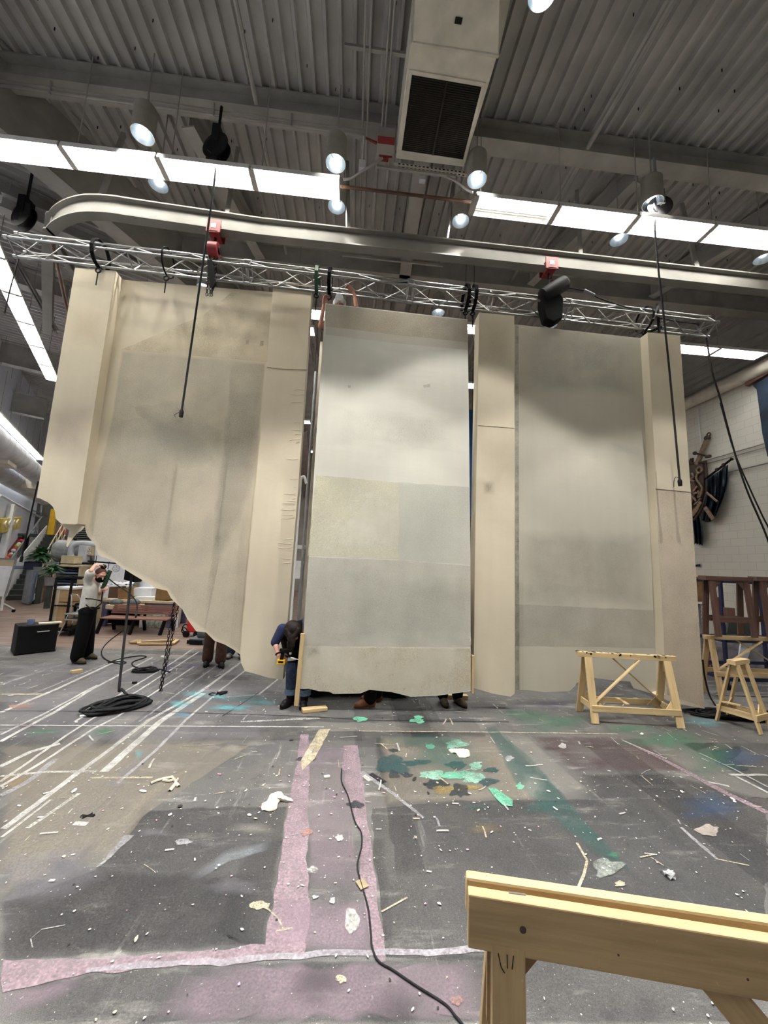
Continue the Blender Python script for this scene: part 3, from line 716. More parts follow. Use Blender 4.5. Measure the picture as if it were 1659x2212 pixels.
for i in range(2): fixture((pB2.x - .6 - 1.215 * i, yb, ZF), 0, 'strip light behind at far right beyond the canvas wall, ' + ('right' if i == 0 else 'left') + ' one of the pair', 'strip lights behind the canvas walls')
yb2 = at_z(1018, 830, ZF).y
fixture((at_z(1018, 830, ZF).x, yb2, ZF), 0, 'far small strip light lower in the narrow gap beside the middle canvas wall', 'strip lights behind the canvas walls')
aL = math.atan2(LD.y, LD.x)
pA = at_z(115, 820, ZF); 
for i in range(10): p = pA - LD * (.6 + 1.215 * i); fixture((p.x, p.y, ZF), aL, 'strip light of the slanting row at the left edge, %s from its far end' % (ords + ['sixth', 'added seventh', 'added eighth', 'added ninth', 'added tenth'])[i], 'slanting row of strip lights at left')  # last few run on out of view, added to brighten the left wall
Z2 = 6.2; pA = at_z(90, 992, Z2)
for i in range(10): p = pA - LD * (.6 + 1.215 * i); o_ = fixture((p.x, p.y, Z2), aL, 'strip light of the farther lower slanting row at left, %s from its far end' % (ords + ['sixth', 'added seventh', 'added eighth', 'added ninth', 'added tenth'])[i], 'farther slanting row of strip lights at left'); m = MB(); m.tube([Vector((p.x, p.y, Z2 + 1.55)), Vector((p.x, p.y, 8.72))], .008, 6); mk('hanger', m, 'steel_paint', o_)  # near end likewise carried on unseen, added for more light at left
for y in (-1.5,):     # the rows over the rest of the shop floor
    for x in (-6.6, -1.8, 3.0, 7.8):
        for k in (0, 1): fixture((x + 1.215 * k, y, ZF), 0, 'strip light over the open shop floor behind the viewer', 'strip lights over the open floor')
for x, y in [(x, 8.3) for x in (-4.38, -2.9, -1.7)] + [(x, y) for y in (10.4, 14.2, 18.2) for x in (-6.8, -5.5, -3.9, -2.4)] + [(-8.2, 14.2), (-8.2, 18.2)] + [(4.5, 12.5), (5.8, 12.5), (4.5, 17), (6, 17)] + [(-11, 18.2), (-9.7, 18.2), (-10.4, 14.6), (-11.6, 17), (-12.2, 19.4)]:  # hidden fixtures added to brighten the left wall and rear
    fixture((x, y, ZF), 0, 'added unseen strip light brightening the rear of the shop', 'added strip lights over the rear of the shop')
# ------------------------------------------------------------------ can lights
def make_can():
    t = thing('can_light', 'can light', 'light'); r = .14; hh = .42
    m = MB(); m.lathe([(.02, hh + .02), (r * .8, hh + .01), (r, hh - .03), (r, 0), (r - .006, 0), (r - .006, hh - .05)], (0, 0, 0), n=28); mk('housing', m, 'can', t, smooth=True, local=True)
    m = MB(); m.lathe([(r - .007, .002), (r * .82, .08), (r * .6, .17), (.03, .2)], (0, 0, 0), n=28); mk('reflector_cone', m, 'can_in', t, smooth=True, local=True)
    m = MB(); m.ell((0, 0, .15), (.05, .05, .045)); mk('lamp', m, 'can_lamp', t, smooth=True, local=True)
    m = MB(); m.tube([(0, 0, hh), (0, 0, 1.36)], .01, 6); mk('stem', m, 'steel_paint', t, local=True)
    ld = bpy.data.lights.new('can_beam', 'SPOT'); ld.energy = SPOT_W; ld.spot_size = R(80); ld.spot_blend = .4; ld.shadow_soft_size = .05; ld.color = (1, .97, .93)
    lo = bpy.data.objects.new('can_beam', ld); col.objects.link(lo); lo.parent = t; lo.location = (0, 0, .06)
    return t
CAN = make_can(); usedc = [0]
for (x, y, z, lab) in [(308, 292, 7.3, 'can light above the left row of strip lights'), (342, 400, 7.3, 'can light just below the left row of strip lights'),
    (725, 354, 7.3, 'can light above the right end of the left strip light row'), (727, 447, 7.3, 'can light below the right end of the left strip light row'),
    (1030, 389, 7.3, 'can light above the left end of the right strip light row'), (995, 478, 7.3, 'can light hanging left of and below the right strip light row'),
    (1410, 440, 7.3, 'can light above the right strip light row, beside the cord reel'), (1337, 519, 7.3, 'can light just below the right strip light row'),
    (1649, 560, 7.3, 'can light at the right edge below the strip light row'), (1190, 703, 7.3, 'can light peeping over the right canvas wall under the hoist motor'),
    (947, 676, 7.3, 'can light peeping over the middle canvas wall'), (440, 622, 7.3, 'can light peeping over the left canvas wall'), (1172, -14, 7.3, 'can light shining at the top edge right of the duct')]:
    o = CAN if not usedc[0] else copy_tree(CAN); usedc[0] = 1
    place(o, at_z(x, y, z)); tag(o, lab, None, 'hanging can lights')
yc = at_z(1172, -14, 7.3).y
hot = [o]
for x in (-5.6, -2.9, -1.1, -.1, 2.75, 4.4): o_ = place(tag(copy_tree(CAN), 'can light of the row over the open floor in front of the canvas walls', None, 'can lights over the open floor'), (x, 2.45, 7.3)); hot.append(o_)
for o_ in hot:            # this row burns brighter and throws the scallops on the canvas
    for ch in o_.children:
        if ch.type == 'LIGHT': ch.data = ch.data.copy(); ch.data.energy = SPOT_W * 1.35; ch.data.spot_blend = .16
# ------------------------------------------------------------------ roof vent duct
t = thing('vent_duct', 'large pale sheet metal duct with square dark grille under the roof', 'duct', (.87, 4.2, 7.6))
m = MB(); m.prism([(.36, 3.55, 7.6), (1.36, 3.55, 7.6), (1.34, 4.8, 7.6), (.345, 4.8, 7.6)], (0, 0, .62)); mk('box', m, 'duct', t, bevel=.006)
m = MB()                                            # grille frame of four strips, standing below the box
g = [at_z(890, 162, 7.585), at_z(1040, 188, 7.585), at_z(1000, 345, 7.585), at_z(868, 325, 7.585)]; gc = sum(g, Vector()) / 4
for i in range(4):
    a, b = g[i], g[(i + 1) % 4]; a2, b2 = gc + (a - gc) * 1.1, gc + (b - gc) * 1.1; m.prism([a, b, b2, a2], (0, 0, .014))
mk('grille_frame', m, 'duct', t, bevel=.003)
m = MB(); m.prism([p + Vector((0, 0, .008)) for p in g], (0, 0, .006))
for i in range(36):
    a = g[0].lerp(g[3], (i + .5) / 36); b = g[1].lerp(g[2], (i + .5) / 36); m.bar(a, b, .006, .01)
m.bar(g[0].lerp(g[1], .5), g[3].lerp(g[2], .5), .02, .012)
mk('grille', m, 'dark_grille', t)
m = MB()                                            # tapered boot nearer the viewer, rising to a taller trunk
A = [Vector((.385, 3.54, 7.585)), Vector((1.37, 3.54, 7.585)), Vector((1.37, 3.54, 8.2)), Vector((.385, 3.54, 8.2))]
B = [Vector((.30, 2.55, 7.72)), Vector((1.02, 2.55, 7.72)), Vector((1.42, 2.55, 8.4)), Vector((.30, 2.55, 8.4))]
m.add(A + B, [(0, 1, 5, 4), (1, 2, 6, 5), (2, 3, 7, 6), (3, 0, 4, 7), (4, 5, 6, 7), (3, 2, 1, 0)]); mk('tapered_boot', m, 'duct', t, bevel=.004)
m = MB(); m.tube([A[0], A[1]], .018, 8); m.tube([A[0], A[0] + Vector((0, 0, .5))], .014, 8); m.tube([A[1], A[1] + Vector((0, 0, .5))], .014, 8); mk('seam_flange', m, 'duct', t, smooth=True)
m = MB(); p = A[0].lerp(A[1], .52).lerp(B[0].lerp(B[1], .5), .22); m.box(p + Vector((0, 0, -.006)), (.075, .05, .01)); mk('vent_slot', m, 'dark_grille', t)
m = MB(); m.bar((.32, 4.88, 7.58), (1.46, 4.88, 7.58), .042, .042); mk('support_strut', m, 'duct', t)
m = MB()
for i in range(17): m.box((.4 + i * .06, 4.858, 7.585), (.03, .006, .014))
for i in range(17): m.box((.4 + i * .06, 4.88, 7.558), (.03, .014, .006))
mk('strut_slots', m, 'black', t)
for x in (.33, 1.45): m = MB(); m.tube([(x, 4.88, 7.55), (x, 4.88, 8.3)], .01, 6); mk('hanger_rod', m, 'steel_paint', t)
t = thing('junction_box', 'grey junction box with red paint smears hung left of the duct', 'box', at_z(832, 318, 8.0))
c = at_z(833, 312, 8.0); m = MB(); m.box(c, (.26, .34, .16)); mk('box', m, 'steel_paint', t, bevel=.006)
m = MB(); m.box(c + Vector((0, -.12, -.083)), (.25, .1, .004)); m.box(c + Vector((.01, .1, -.083)), (.2, .03, .004)); m.box(c + Vector((0, .14, -.083)), (.12, .08, .004)); m.tube([c + Vector((-.13, 0, 0)), c + Vector((-.3, -.03, .03))], [.02, .014], 8); mk('red_paint', m, 'red', t)
for i, (x, y) in enumerate([(782, 358), (912, 384)]):
    c = at_z(x, y, 7.5); m = MB(); m.box(c, (.09, .07, .13)); m.tube([c, c + Vector((0, 0, .5))], .01, 6); solo('socket_box', m, 'white', 'small white socket box hung ' + ('left of the junction box' if i == 0 else 'below the duct strut'), 'box', bevel=.004)
c = at_z(895, 370, 7.5); m = MB(); m.bar(c - Vector((.55, 0, 0)), c + Vector((.62, 0, 0)), .035, .035); solo('strut_channel', m, 'steel_paint', 'pale strut channel hanging just behind the duct end', 'strut')
# ------------------------------------------------------------------ curved monorail
ZM = 6.5
path = [at_z(1760, 650, ZM), at_z(1659, 637, ZM), at_z(1200, 582, ZM), at_z(830, 540, ZM), at_z(560, 511, ZM), at_z(300, 478, ZM), at_z(236, 469, ZM), at_z(180, 468, ZM), at_z(138, 480, ZM), at_z(113, 500, ZM), at_z(103, 535, ZM)]
q = path[-1] + (path[-1] - path[-2]).normalized() * 2.5; q = Vector((q.x - .25, q.y + .8, ZM)); path.append(q)
st_ = path[:5]; ycm = sum(p.y for p in st_) / 5
for p in st_: p.y = ycm
path = [path[0], path[4]] + curve_pts(path[4:], 6)[1:]
t = thing('monorail', 'curved grey monorail beam sweeping round above the aluminium truss', 'monorail', (0, ycm, ZM))
def sweep(m, P, prof):
    n = len(prof); vs = []; fs = []
    for i, p in enumerate(P):
        d = (P[min(i + 1, len(P) - 1)] - P[max(i - 1, 0)]); d.z = 0; d.normalize(); nn = Vector((-d.y, d.x, 0))
        for (a, z) in prof: vs.append(p + nn * a + Vector((0, 0, z)))
    for i in range(len(P) - 1):
        for j in range(n): j2 = (j + 1) % n; fs.append((i * n + j, (i + 1) * n + j, (i + 1) * n + j2, i * n + j2))
    fs.append(tuple(range(n))); fs.append(tuple(reversed(range((len(P) - 1) * n, len(P) * n))))
    m.add(vs, fs)
m = MB(); sweep(m, path, [(-.075, 0), (.075, 0), (.075, .02), (.01, .025), (.01, .26), (.075, .265), (.075, .285), (-.075, .285), (-.075, .265), (-.01, .26), (-.01, .025), (-.075, .02)]); mk('rail', m, 'rail_paint', t)
for x in (-3.9, -2.1, -.3, 1.2, 3.4, 5.4):
    m = MB(); m.bar((x, ycm, ZM + .28), (x + (.25 if x > 1 else -.12), ycm + .45, 8.5), .06, .06); mk('hanger', m, 'steel_paint', t)
pipe('standpipe', 'red brown pipe rising beside the monorail end at left', [at_z(112, 515, 6.4), at_z(150, 690, 6.0)], .03, 'brown_pipe')
# ------------------------------------------------------------------ aluminium truss
ends = {'A': ((30, 498), (1530, 681)), 'B': ((5, 510), (1553, 696)), 'C': ((54, 535), (1514, 716)), 'D': ((37, 549), (1528, 724))}
YB = 5.2; cl = at_y(5, 510, YB); cr = at_y(1553, 696, YB)
a0 = Vector((cl.x, 0, cl.z)); b0 = Vector((cr.x, 0, cr.z))
hd = .165; ctrL = Vector((cl.x + .02, YB + hd, cl.z + .02)); ctrR = Vector((cr.x, YB + hd, cr.z + .02))
off = {k: Vector((0, math.cos(R(a)) * hd, math.sin(R(a)) * hd)) for k, a in (('C', 8), ('A', 98), ('B', 188), ('D', 278))}
TL = ctrR - ctrL
def tp(k, u): return ctrL + TL * u + off[k]
t = thing('truss', 'long aluminium box truss hanging above the canvas walls', 'truss', ctrL.lerp(ctrR, .5))
for k in 'ABCD': m = MB(); m.tube([tp(k, 0), tp(k, 1)], .018, 12); mk('chord', m, 'alu', t, smooth=True)
joints = [0, .305, .535, .772, 1.0]
for k1, k2 in ('AB', 'BD', 'DC', 'CA'):
    m = MB()
    for s0, s1 in zip(joints[:-1], joints[1:]):
        n = max(2, int(round((s1 - s0) * TL.length / .44))); n += n % 2
        for i in range(n):
            u0 = s0 + (s1 - s0) * i / n; u1 = s0 + (s1 - s0) * (i + 1) / n
            m.tube([tp(k1 if i % 2 == 0 else k2, u0), tp(k2 if i % 2 == 0 else k1, u1)], .0085, 7)
        for u in (s0 + .004, s1 - .004, (s0 + s1) / 2): m.tube([tp(k1, u), tp(k2, u)], .011, 7)
    mk('lacing', m, 'alu', t, smooth=True)
for u in joints:
    for k in 'ABCD': m = MB(); m.tube([tp(k, max(0, u - .005)), tp(k, min(1, u + .005))], .028, 12); mk('coupler', m, 'alu', t, smooth=True)
# slings and shackles from the truss to the canvas walls
def sling(px, label, mat='black_cloth', drop=.28, wd=.05):
    u = (at_y(px, 600, YB).x - ctrL.x) / TL.x; c = ctrL + TL * u; m = MB(); P = []
    for a in range(0, 361, 30): P.append(c + Vector((0, math.cos(R(a)) * (hd + .03), math.sin(R(a)) * (hd + .03))))
    for i in range(len(P) - 1): m.bar(P[i], P[i + 1], wd, .008, up=(1, 0, 0)) if False else m.prism([P[i] + Vector((-wd / 2, 0, 0)), P[i] + Vector((wd / 2, 0, 0)), P[i + 1] + Vector((wd / 2, 0, 0)), P[i + 1] + Vector((-wd / 2, 0, 0))], (P[i] - c).normalized() * .01)
    tt = thing('lifting_sling', label, 'sling', c + Vector((0, 0, hd)), group='slings holding the canvas walls')
    mk('strap', m, mat, tt)
    m = MB(); b = c + Vector((0, 0, -hd - .03)); m.torus(b + Vector((0, 0, -.05)), .035, .01, (0, 1, 0), 14, 6); m.tube([b + Vector((0, 0, -.08)), b + Vector((0, 0, -drop))], .009, 6); mk('shackle', m, 'black', tt, smooth=True)
    return tt
sling(190, 'black sling round the truss above the left end pilaster'); sling(345, 'thin dark sling round the truss above the left canvas wall', wd=.02)
sling(683, 'greenish black sling round the truss, left of the close pair in the middle', 'green', .3); sling(711, 'black sling round the truss, right of the close pair in the middle')
sling(1013, 'black sling round the truss, left of the pair over the narrow gap'); sling(1029, 'black sling round the truss, right of the pair over the narrow gap')
sling(1405, 'dark sling round the truss above the right end pilaster', wd=.03)
m = MB(); c = at_y(452, 588, YB - .03); m.prism([c + Vector(p) for p in ((-.05, 0, .2), (.02, 0, .2), (.1, 0, -.15), (.06, 0, -.25), (.0, 0, -.1))], (0, .04, 0)); solo('lifting_sling', m, 'black_cloth', 'slack black sling folded over the truss beside the left hoist', 'sling', 'slings holding the canvas walls')
# chain hoists
def chain(m, a, b, link=.045, r=.005):
    a, b = Vector(a), Vector(b); d = b - a; n = max(2, int(d.length / link)); x, y, z = frame(d)
    for i in range(n):
        c = a + d * ((i + .5) / n); w_ = y if i % 2 else z; h = d.normalized() * link * .62; 
        m.tube([c - h + w_ * 0, c - h * .6 + w_ * .013, c + h * .6 + w_ * .013, c + h, c + h * .6 - w_ * .013, c - h * .6 - w_ * .013, c - h], r, 5, False)
def trolley(px, py, label):
    c = Vector((at_y(px, py, ycm).x, ycm, ZM)); tt = thing('rail_trolley', label, 'trolley', c, group='red trolleys on the monorail'); m = MB()
    for s in (-1, 1):
        m.box(c + Vector((0, s * .1, .03)), (.2, .02, .2))
        for dx in (-.06, .06): m.tube([c + Vector((dx, s * .09, .045)), c + Vector((dx, s * .02, .045))], .04, 12)
    m.box(c + Vector((0, 0, -.06)), (.14, .22, .03)); mk('side_plates', m, 'red', tt, bevel=.004)
    m = MB(); m.box(c + Vector((0, -.112, .03)), (.07, .004, .07)); mk('label_plate', m, 'white', tt)
    m = MB(); m.tube([c + Vector((0, 0, -.07)), c + Vector((0, 0, -.16))], .02, 8); mk('hook', m, 'black', tt); return c
c = trolley(468, 490, 'red trolley on the monorail above the left chain hoist')
tt = thing('chain_hoist', 'red hand chain hoist hanging from the monorail at left', 'hoist', c + Vector((0, 0, -.4)))
m = MB(); m.tube([c + Vector((-.07, 0, -.27)), c + Vector((.07, 0, -.27))], .11, 20); mk('body', m, 'red', tt, smooth=True, bevel=.008)
m = MB(); m.tube([c + Vector((-.09, 0, -.27)), c + Vector((.09, 0, -.27))], .05, 16); mk('hub', m, 'black', tt, smooth=True)
m = MB()
for dx in (-.05, .02, .06): chain(m, c + Vector((dx, 0, -.36)), c + Vector((dx * .6, 0, -1.0)))
mk('chain', m, 'black', tt)
c = trolley(1185, 576, 'red trolley on the monorail above the black hoist motor')
cu = (c.x - ctrL.x) / TL.x; tc = ctrL + TL * cu
tt = thing('hoist_motor', 'black electric hoist motor with chain bag slung on the truss', 'hoist', tc)
ax = Vector((.8, -.12, .55)).normalized(); mc = tc + Vector((.02, -.2, .16))
m = MB(); m.tube([mc - ax * .2, mc - ax * .19, mc + ax * .19, mc + ax * .22, mc + ax * .24], [.1, .115, .115, .1, .08], 24); mk('motor_body', m, 'black', tt, smooth=True)
m = MB(); m.tube([mc + ax * .24, mc + ax * .245], .06, 20); mk('end_badge', m, 'white', tt); 
m = MB(); m.torus(mc + ax * .246, .045, .006, ax, 20, 5); mk('badge_ring', m, 'black', tt)
m = MB(); bg = tc + Vector((-.04, -.22, 0)); m.prism([bg + Vector(p) for p in ((-.13, 0, .22), (.13, 0, .16), (.22, 0, .02), (.2, 0, -.3), (.06, 0, -.4), (-.08, 0, -.36), (-.14, 0, -.1))], (0, .16, 0)); mk('chain_bag', m, 'black_cloth', tt, bevel=.03, smooth=True)
m = MB(); m.tube([c + Vector((0, 0, -.16)), c + Vector((0, 0, -.4)), mc + Vector((-.1, .1, .05))], .012, 6); mk('hook_chain', m, 'black', tt)
m = MB(); m.tube(curve_pts([mc + ax * .1, at_y(1262, 628, YB - .1), at_y(1300, 646, YB), at_y(1380, 672, YB + .1), at_y(1440, 690, YB + .15), at_y(1510, 700, YB + .18)]), .011, 7); solo('power_cable', m, 'black', 'black power cable from the hoist motor along the truss', 'cable', smooth=True)
m = MB(); cc = at_y(1262, 628, YB - .1); m.tube([cc, cc + Vector((.16, 0, -.06))], [.028, .024], 12); solo('cable_connector', m, 'grey_mid', 'grey inline plug connector beside the hoist motor', 'connector', smooth=True)
m = MB(); c = ctrL + TL * .905 + Vector((0, -.02, 0))
for a, b in (((-.12, -.15, -.12), (.02, -.1, .16)), ((.02, -.1, .2), (.02, -.1, -.28)), ((-.1, .1, -.2), (.06, -.12, -.2))): m.tube([c + Vector(a), c + Vector(b)], .022, 8)
solo('rigging_clamp', m, 'black', 'black clamp and strap on the truss above the right pilaster', 'clamp', smooth=True)
m = MB(); chain(m, at_y(458, 575, 5.5), at_y(450, 660, 5.75)); chain(m, at_y(468, 580, 5.5), at_y(465, 660, 5.75)); solo('lift_chain', m, 'black', 'short black chains hanging behind the left canvas wall top', 'chain')
# ------------------------------------------------------------------ cord reels and hanging cords
def reel(px, py, z, r, label):
    c = at_z(px, py, z); tt = thing('cord_reel', label, 'reel', c, group='cord reels under the roof'); m = MB()
    for s in (-.06, .06): m.tube([c + Vector((-.004, s, 0)), c + Vector((.0, s + .012, 0))], r, 28)
    m.tube([c + Vector((0, -.05, 0)), c + Vector((0, .06, 0))], r * .62, 24); mk('drum', m, 'black', tt, smooth=True)
    m = MB(); m.box(c + Vector((0, 0, r * .8)), (.1, .2, r * 1.4)); m.tube([c + Vector((0, 0, r)), c + Vector((0, 0, 8.2 - z))], .02, 8); mk('bracket', m, 'grey_mid' if r < .2 else 'black', tt); return c
ra = reel(468, 322, 7.5, .2, 'dark cord reel half hidden behind the left strip light row')
rb = reel(1420, 452, 7.3, .17, 'dark cord reel behind the right strip light row')
rc = reel(52, 468, 7.0, .2, 'black cord reel at the left edge above the truss end')
def cord(label, pts, r=.012, mat='black', name='extension_cord', plug=True, sag=8):
    tt = thing(name, label, 'cord', pts[0]); m = MB(); P = curve_pts(pts, sag) if len(pts) > 2 else pts; m.tube(P, r, 7); mk('cable', m, mat, tt, smooth=True)
    if plug: m = MB(); d = (P[-1] - P[-2]).normalized(); m.tube([P[-1], P[-1] + d * .03, P[-1] + d * .1], [r, r * 2, r * 1.8], 10); mk('plug', m, 'black', tt, smooth=True)
    return tt
cord('long dark cord hanging in front of the left canvas wall', [ra, at_y(462, 400, 4.7), at_y(428, 640, 4.7), at_y(393, 884, 4.7)], .013, 'rope')
cord('long dark cord hanging in front of the right pilaster', [rb, at_y(1416, 516, 4.7), at_y(1444, 780, 4.7), at_y(1468, 1034, 4.7)], .013, 'rope')
m = MB(); e = at_y(1468, 1034, 4.7); m.tube(curve_pts([e, e + Vector((-.05, 0, .02)), e + Vector((-.08, 0, -.03)), e + Vector((-.09, 0, -.12))]), .004, 6); solo('tie_string', m, 'black', 'thin string tail at the end of the right hanging cord', 'string')
m = MB(); e = at_y(384, 892, 4.7); m.tube(curve_pts([e + Vector((.03, 0, .02)), e, e + Vector((-.035, 0, -.03)), e + Vector((-.02, 0, -.05))]), .003, 6); solo('tie_string', m, 'rope', 'curl of thin string below the left hanging cord', 'string')
cord('thin black cord hanging at the left edge beside the slanting lights', [at_y(40, 559, 6.2), at_y(22, 625, 6.2), at_y(10, 677, 6.2)], .01, plug=False)
cord('thin black cord with plug hanging in front of the far left stair wall', [at_y(83, 1040, 6.4), at_y(74, 1078, 6.4), at_y(48, 1200, 6.4)], .011)
cord('pair of black cables swinging from the truss end past the right wall', [at_y(1526, 730, 5.3), at_y(1538, 800, 5.25), at_y(1557, 865, 5.2), at_y(1582, 960, 5.1), at_y(1612, 1055, 5.0), at_y(1662, 1175, 4.9), at_y(1688, 1290, 4.85), at_y(1690, 1420, 4.8), fl(1668, 1548) + Vector((0, 0, .06))], .012, name='power_cable', plug=False)
cord('second black cable swinging beside the right wall', [at_y(1556, 870, 5.24), at_y(1586, 975, 5.14), at_y(1622, 1060, 5.04), at_y(1645, 1110, 4.95), at_y(1674, 1175, 4.9), at_y(1700, 1300, 4.85), at_y(1702, 1420, 4.8), fl(1680, 1550) + Vector((0, 0, .06))], .01, name='power_cable', plug=False)
# ================================================================== CANVAS WALLS (scenery flats)
def slab(name, px, Y, th, mats_, parent, decals=(), jit=0.0):
    """outline read in the photo, standing upright at depth Y with thickness th; decals = painted areas on the front face"""
    P = [at_y(x, y, Y) for x, y in px]; m = MB(); m.prism(P, (0, th, 0)); ml = list(mats_); k = 0
    for dd in decals:
        dpx, mt, amp = dd[:3]; fd = dd[3] if len(dd) > 3 else (.3 if amp > .015 else .012)
        k += 1; Q = [at_y(x, y, Y) for x, y in dpx]; out = []
        for i in range(len(Q)):
            a, b = Q[i], Q[(i + 1) % len(Q)]; n = max(1, int((b - a).length / .06))
            for j in range(n):
                p = a.lerp(b, j / n); q = p * 6 + Vector((k * 3.1, 0, 0)); out.append(p + Vector((noise.noise(q) * amp, 0, noise.noise(q + Vector((9, 5, 1))) * amp)))
        if mt not in ml: ml.append(mt)
        m.m = ml.index(mt); m.decal([Vector((p.x, Y - .0006 - k * .0003, p.z)) for p in out], fd); m.m = 0
    return mk(name, m, ml, parent)
def wash(nm, c, a, sc=1.6, contrast=.5): MT[nm] = veil(nm, c, a, sc=sc, contrast=contrast); return nm
wg1 = wash('grey_scenic_wash', (174, 170, 158), .5); wg2 = wash('cool_scenic_wash', (176, 178, 168), .4, 1.1); wg3 = wash('dark_scenic_wash', (162, 158, 146), .42, 2.2); wc = wash('cream_scenic_wash', (222, 210, 178), .5, 1.0, .2); wb = wash('buff_scenic_wash', (204, 186, 154), .3, .9)
wst = wash('grey_stain', (130, 126, 112), .5, 9, .3); wp = wash('pink_grey_wash', (188, 172, 162), .45, 2.5); wl = wash('pale_scrubbed_wash', (214, 212, 202), .5, 3, .6)
YP, YF, YM, YR, YRF = 5.4, 5.565, 4.95, 5.06, 5.21
def seam(px, Y, parent, mt='seam', wd=.006):
    P = [at_y(x, y, Y) for x, y in px]; m = MB(); m.tube([p + Vector((0, -.002, 0)) for p in curve_pts(P, 5)], wd / 2, 5); mk('seam', m, mt, parent)
# left wall
t = thing('canvas_wall', 'leftmost tall canvas wall with jagged rising bottom edge hanging from the truss', 'scenery wall', at_y(400, 1250, YF), group='hanging canvas scenery walls')
slab('pilaster', [(162, 578), (250, 585), (216, 800), (183, 1020), (167, 1131), (161, 1133), (132, 1131), (120, 1120), (119, 1105), (114, 1094), (103, 1085), (87, 1077), (79, 1075)], YP, .18, ['muslin'], t, [([(148, 655), (238, 670), (225, 760), (135, 740)], wb, .05), ([(110, 860), (206, 870), (190, 1000), (90, 990)], wp, .05)])
slab('panel', [(262, 604), (600, 632), (530, 1380), (519, 1414), (504, 1403), (485, 1392), (463, 1384), (445, 1366), (424, 1364), (405, 1338), (394, 1316), (369, 1292), (361, 1276), (338, 1271), (329, 1266), (287, 1241), (270, 1230), (241, 1210), (214, 1200), (209, 1190), (206, 1176), (197, 1167), (189, 1158), (185, 1147), (181, 1110)], YF, .05, ['muslin'], t,
     [([(262, 755), (420, 768), (575, 782), (556, 1000), (519, 1412), (463, 1382), (405, 1336), (361, 1274), (270, 1228), (209, 1188), (190, 1140), (205, 1050), (240, 900)], wg1, .012, .05), ([(500, 632), (588, 636), (576, 782), (262, 755), (440, 680)], wc, .004), ([(500, 790), (575, 784), (545, 1060), (470, 1230), (440, 1380), (462, 1120)], wg3, .03),
      ([(531, 734), (538, 734), (537, 745), (530, 745)], wst, .002), ([(563, 736), (571, 736), (569, 747), (561, 747)], wst, .002), ([(220, 900), (440, 915), (520, 940), (500, 1010), (300, 1010), (215, 980)], wg2, .06, .5), ([(290, 880), (390, 860), (470, 1000), (380, 1010)], wg1, .06)])
slab('pilaster', [(590, 620), (673, 627), (645, 1040), (611, 1469), (580, 1464), (546, 1454), (529, 1450), (520, 1431), (519, 1414), (534, 1240), (556, 1010), (577, 780)], YP, .18, ['muslin'], t, [([(590, 622), (672, 629), (664, 760), (580, 740)], wb, .05)])
seam([(577, 793), (610, 797), (664, 799)], YP, t, 'seam', .008)
rw = random.Random(3)
m = MB()
for i in range(34):      # puckers in the cloth near the outer edge of the pilaster
    y = rw.uniform(835, 1230); xr = 668 - (y - 700) * .074; L = rw.uniform(8, 34); P = [at_y(xr - L, y + rw.uniform(-2, 2), YP), at_y(xr - L / 2, y + rw.uniform(-2, 2), YP), at_y(xr - 1, y, YP)]
    m.tube([p + Vector((0, .001, 0)) for p in curve_pts(P, 4)], [.001] + [.005] * 7 + [.002], 6)
mk('cloth_puckers', m, 'muslin', t, smooth=True)
m = MB()                  # torn flap of cloth hanging below the left pilaster
fp = [(128, 1132), (150, 1131), (183, 1137), (176, 1146), (165, 1153), (157, 1163), (150, 1174), (146, 1182), (143, 1180), (145, 1168), (146, 1160), (150, 1146)]
m.prism([at_y(x, y, YP + .1) for x, y in fp], (0, .004, 0)); mk('torn_flap', m, 'muslin', t)
# middle wall
t = thing('canvas_wall', 'middle narrow canvas wall held upright by workers between the pilasters', 'scenery wall', at_y(830, 1495, YM), group='hanging canvas scenery walls')
slab('panel', [(703, 655), (1010, 690), (1013, 900), (1016, 1200), (1017, 1493), (943, 1503), (887, 1505), (846, 1495), (798, 1490), (778, 1498), (720, 1499), (712, 1494), (689, 1493), (669, 1488), (647, 1488), (668, 1190), (684, 930)], YM, .045, ['muslin_cool'], t,
     [([(704, 657), (1009, 692), (1010, 756), (860, 742), (703, 723)], wb, .004), ([(704, 657), (1009, 692), (1010, 740), (703, 705)], wash('buff_band_wash', (198, 178, 146), .5, .8, .2), .004), ([(700, 870), (820, 884), (1011, 898), (1012, 980), (690, 960)], wl, .02),
      ([(682, 1026), (862, 1042), (861, 1208), (665, 1200)], wash('cream_block_wash', (216, 211, 184), .85, .7, .2), .004), ([(862, 1042), (1014, 1052), (1016, 1220), (861, 1209)], wg2, .01), ([(664, 1203), (861, 1210), (1016, 1222), (1017, 1398), (650, 1395)], wg3, .004), ([(664, 1203), (750, 1210), (740, 1390), (650, 1392)], wl, .05),
      ([(740, 1230), (1000, 1240), (1010, 1390), (730, 1392)], wg2, .06), ([(650, 1396), (1017, 1400), (1017, 1490), (945, 1500), (887, 1502), (846, 1493), (798, 1488), (778, 1496), (720, 1497), (690, 1491), (648, 1486)], wash('raw_band_wash', (205, 192, 164), .7, .8, .2), .004),
      ([(750, 832), (757, 831), (758, 839), (751, 839)], wst, .01), ([(912, 832), (930, 828), (930, 836), (914, 838)], wst, .01), ([(655, 1390), (690, 1388), (695, 1415), (665, 1425)], wst, .03)])
m = MB()
for i in range(16):
    y = rw.uniform(1368, 1412); L = rw.uniform(4, 9); P = [at_y(1017 - L, y + rw.uniform(-3, 3), YM), at_y(1016.5, y, YM)]; m.tube(P, [.001, .005], 6)
mk('cloth_puckers', m, 'muslin_cool', t, smooth=True)
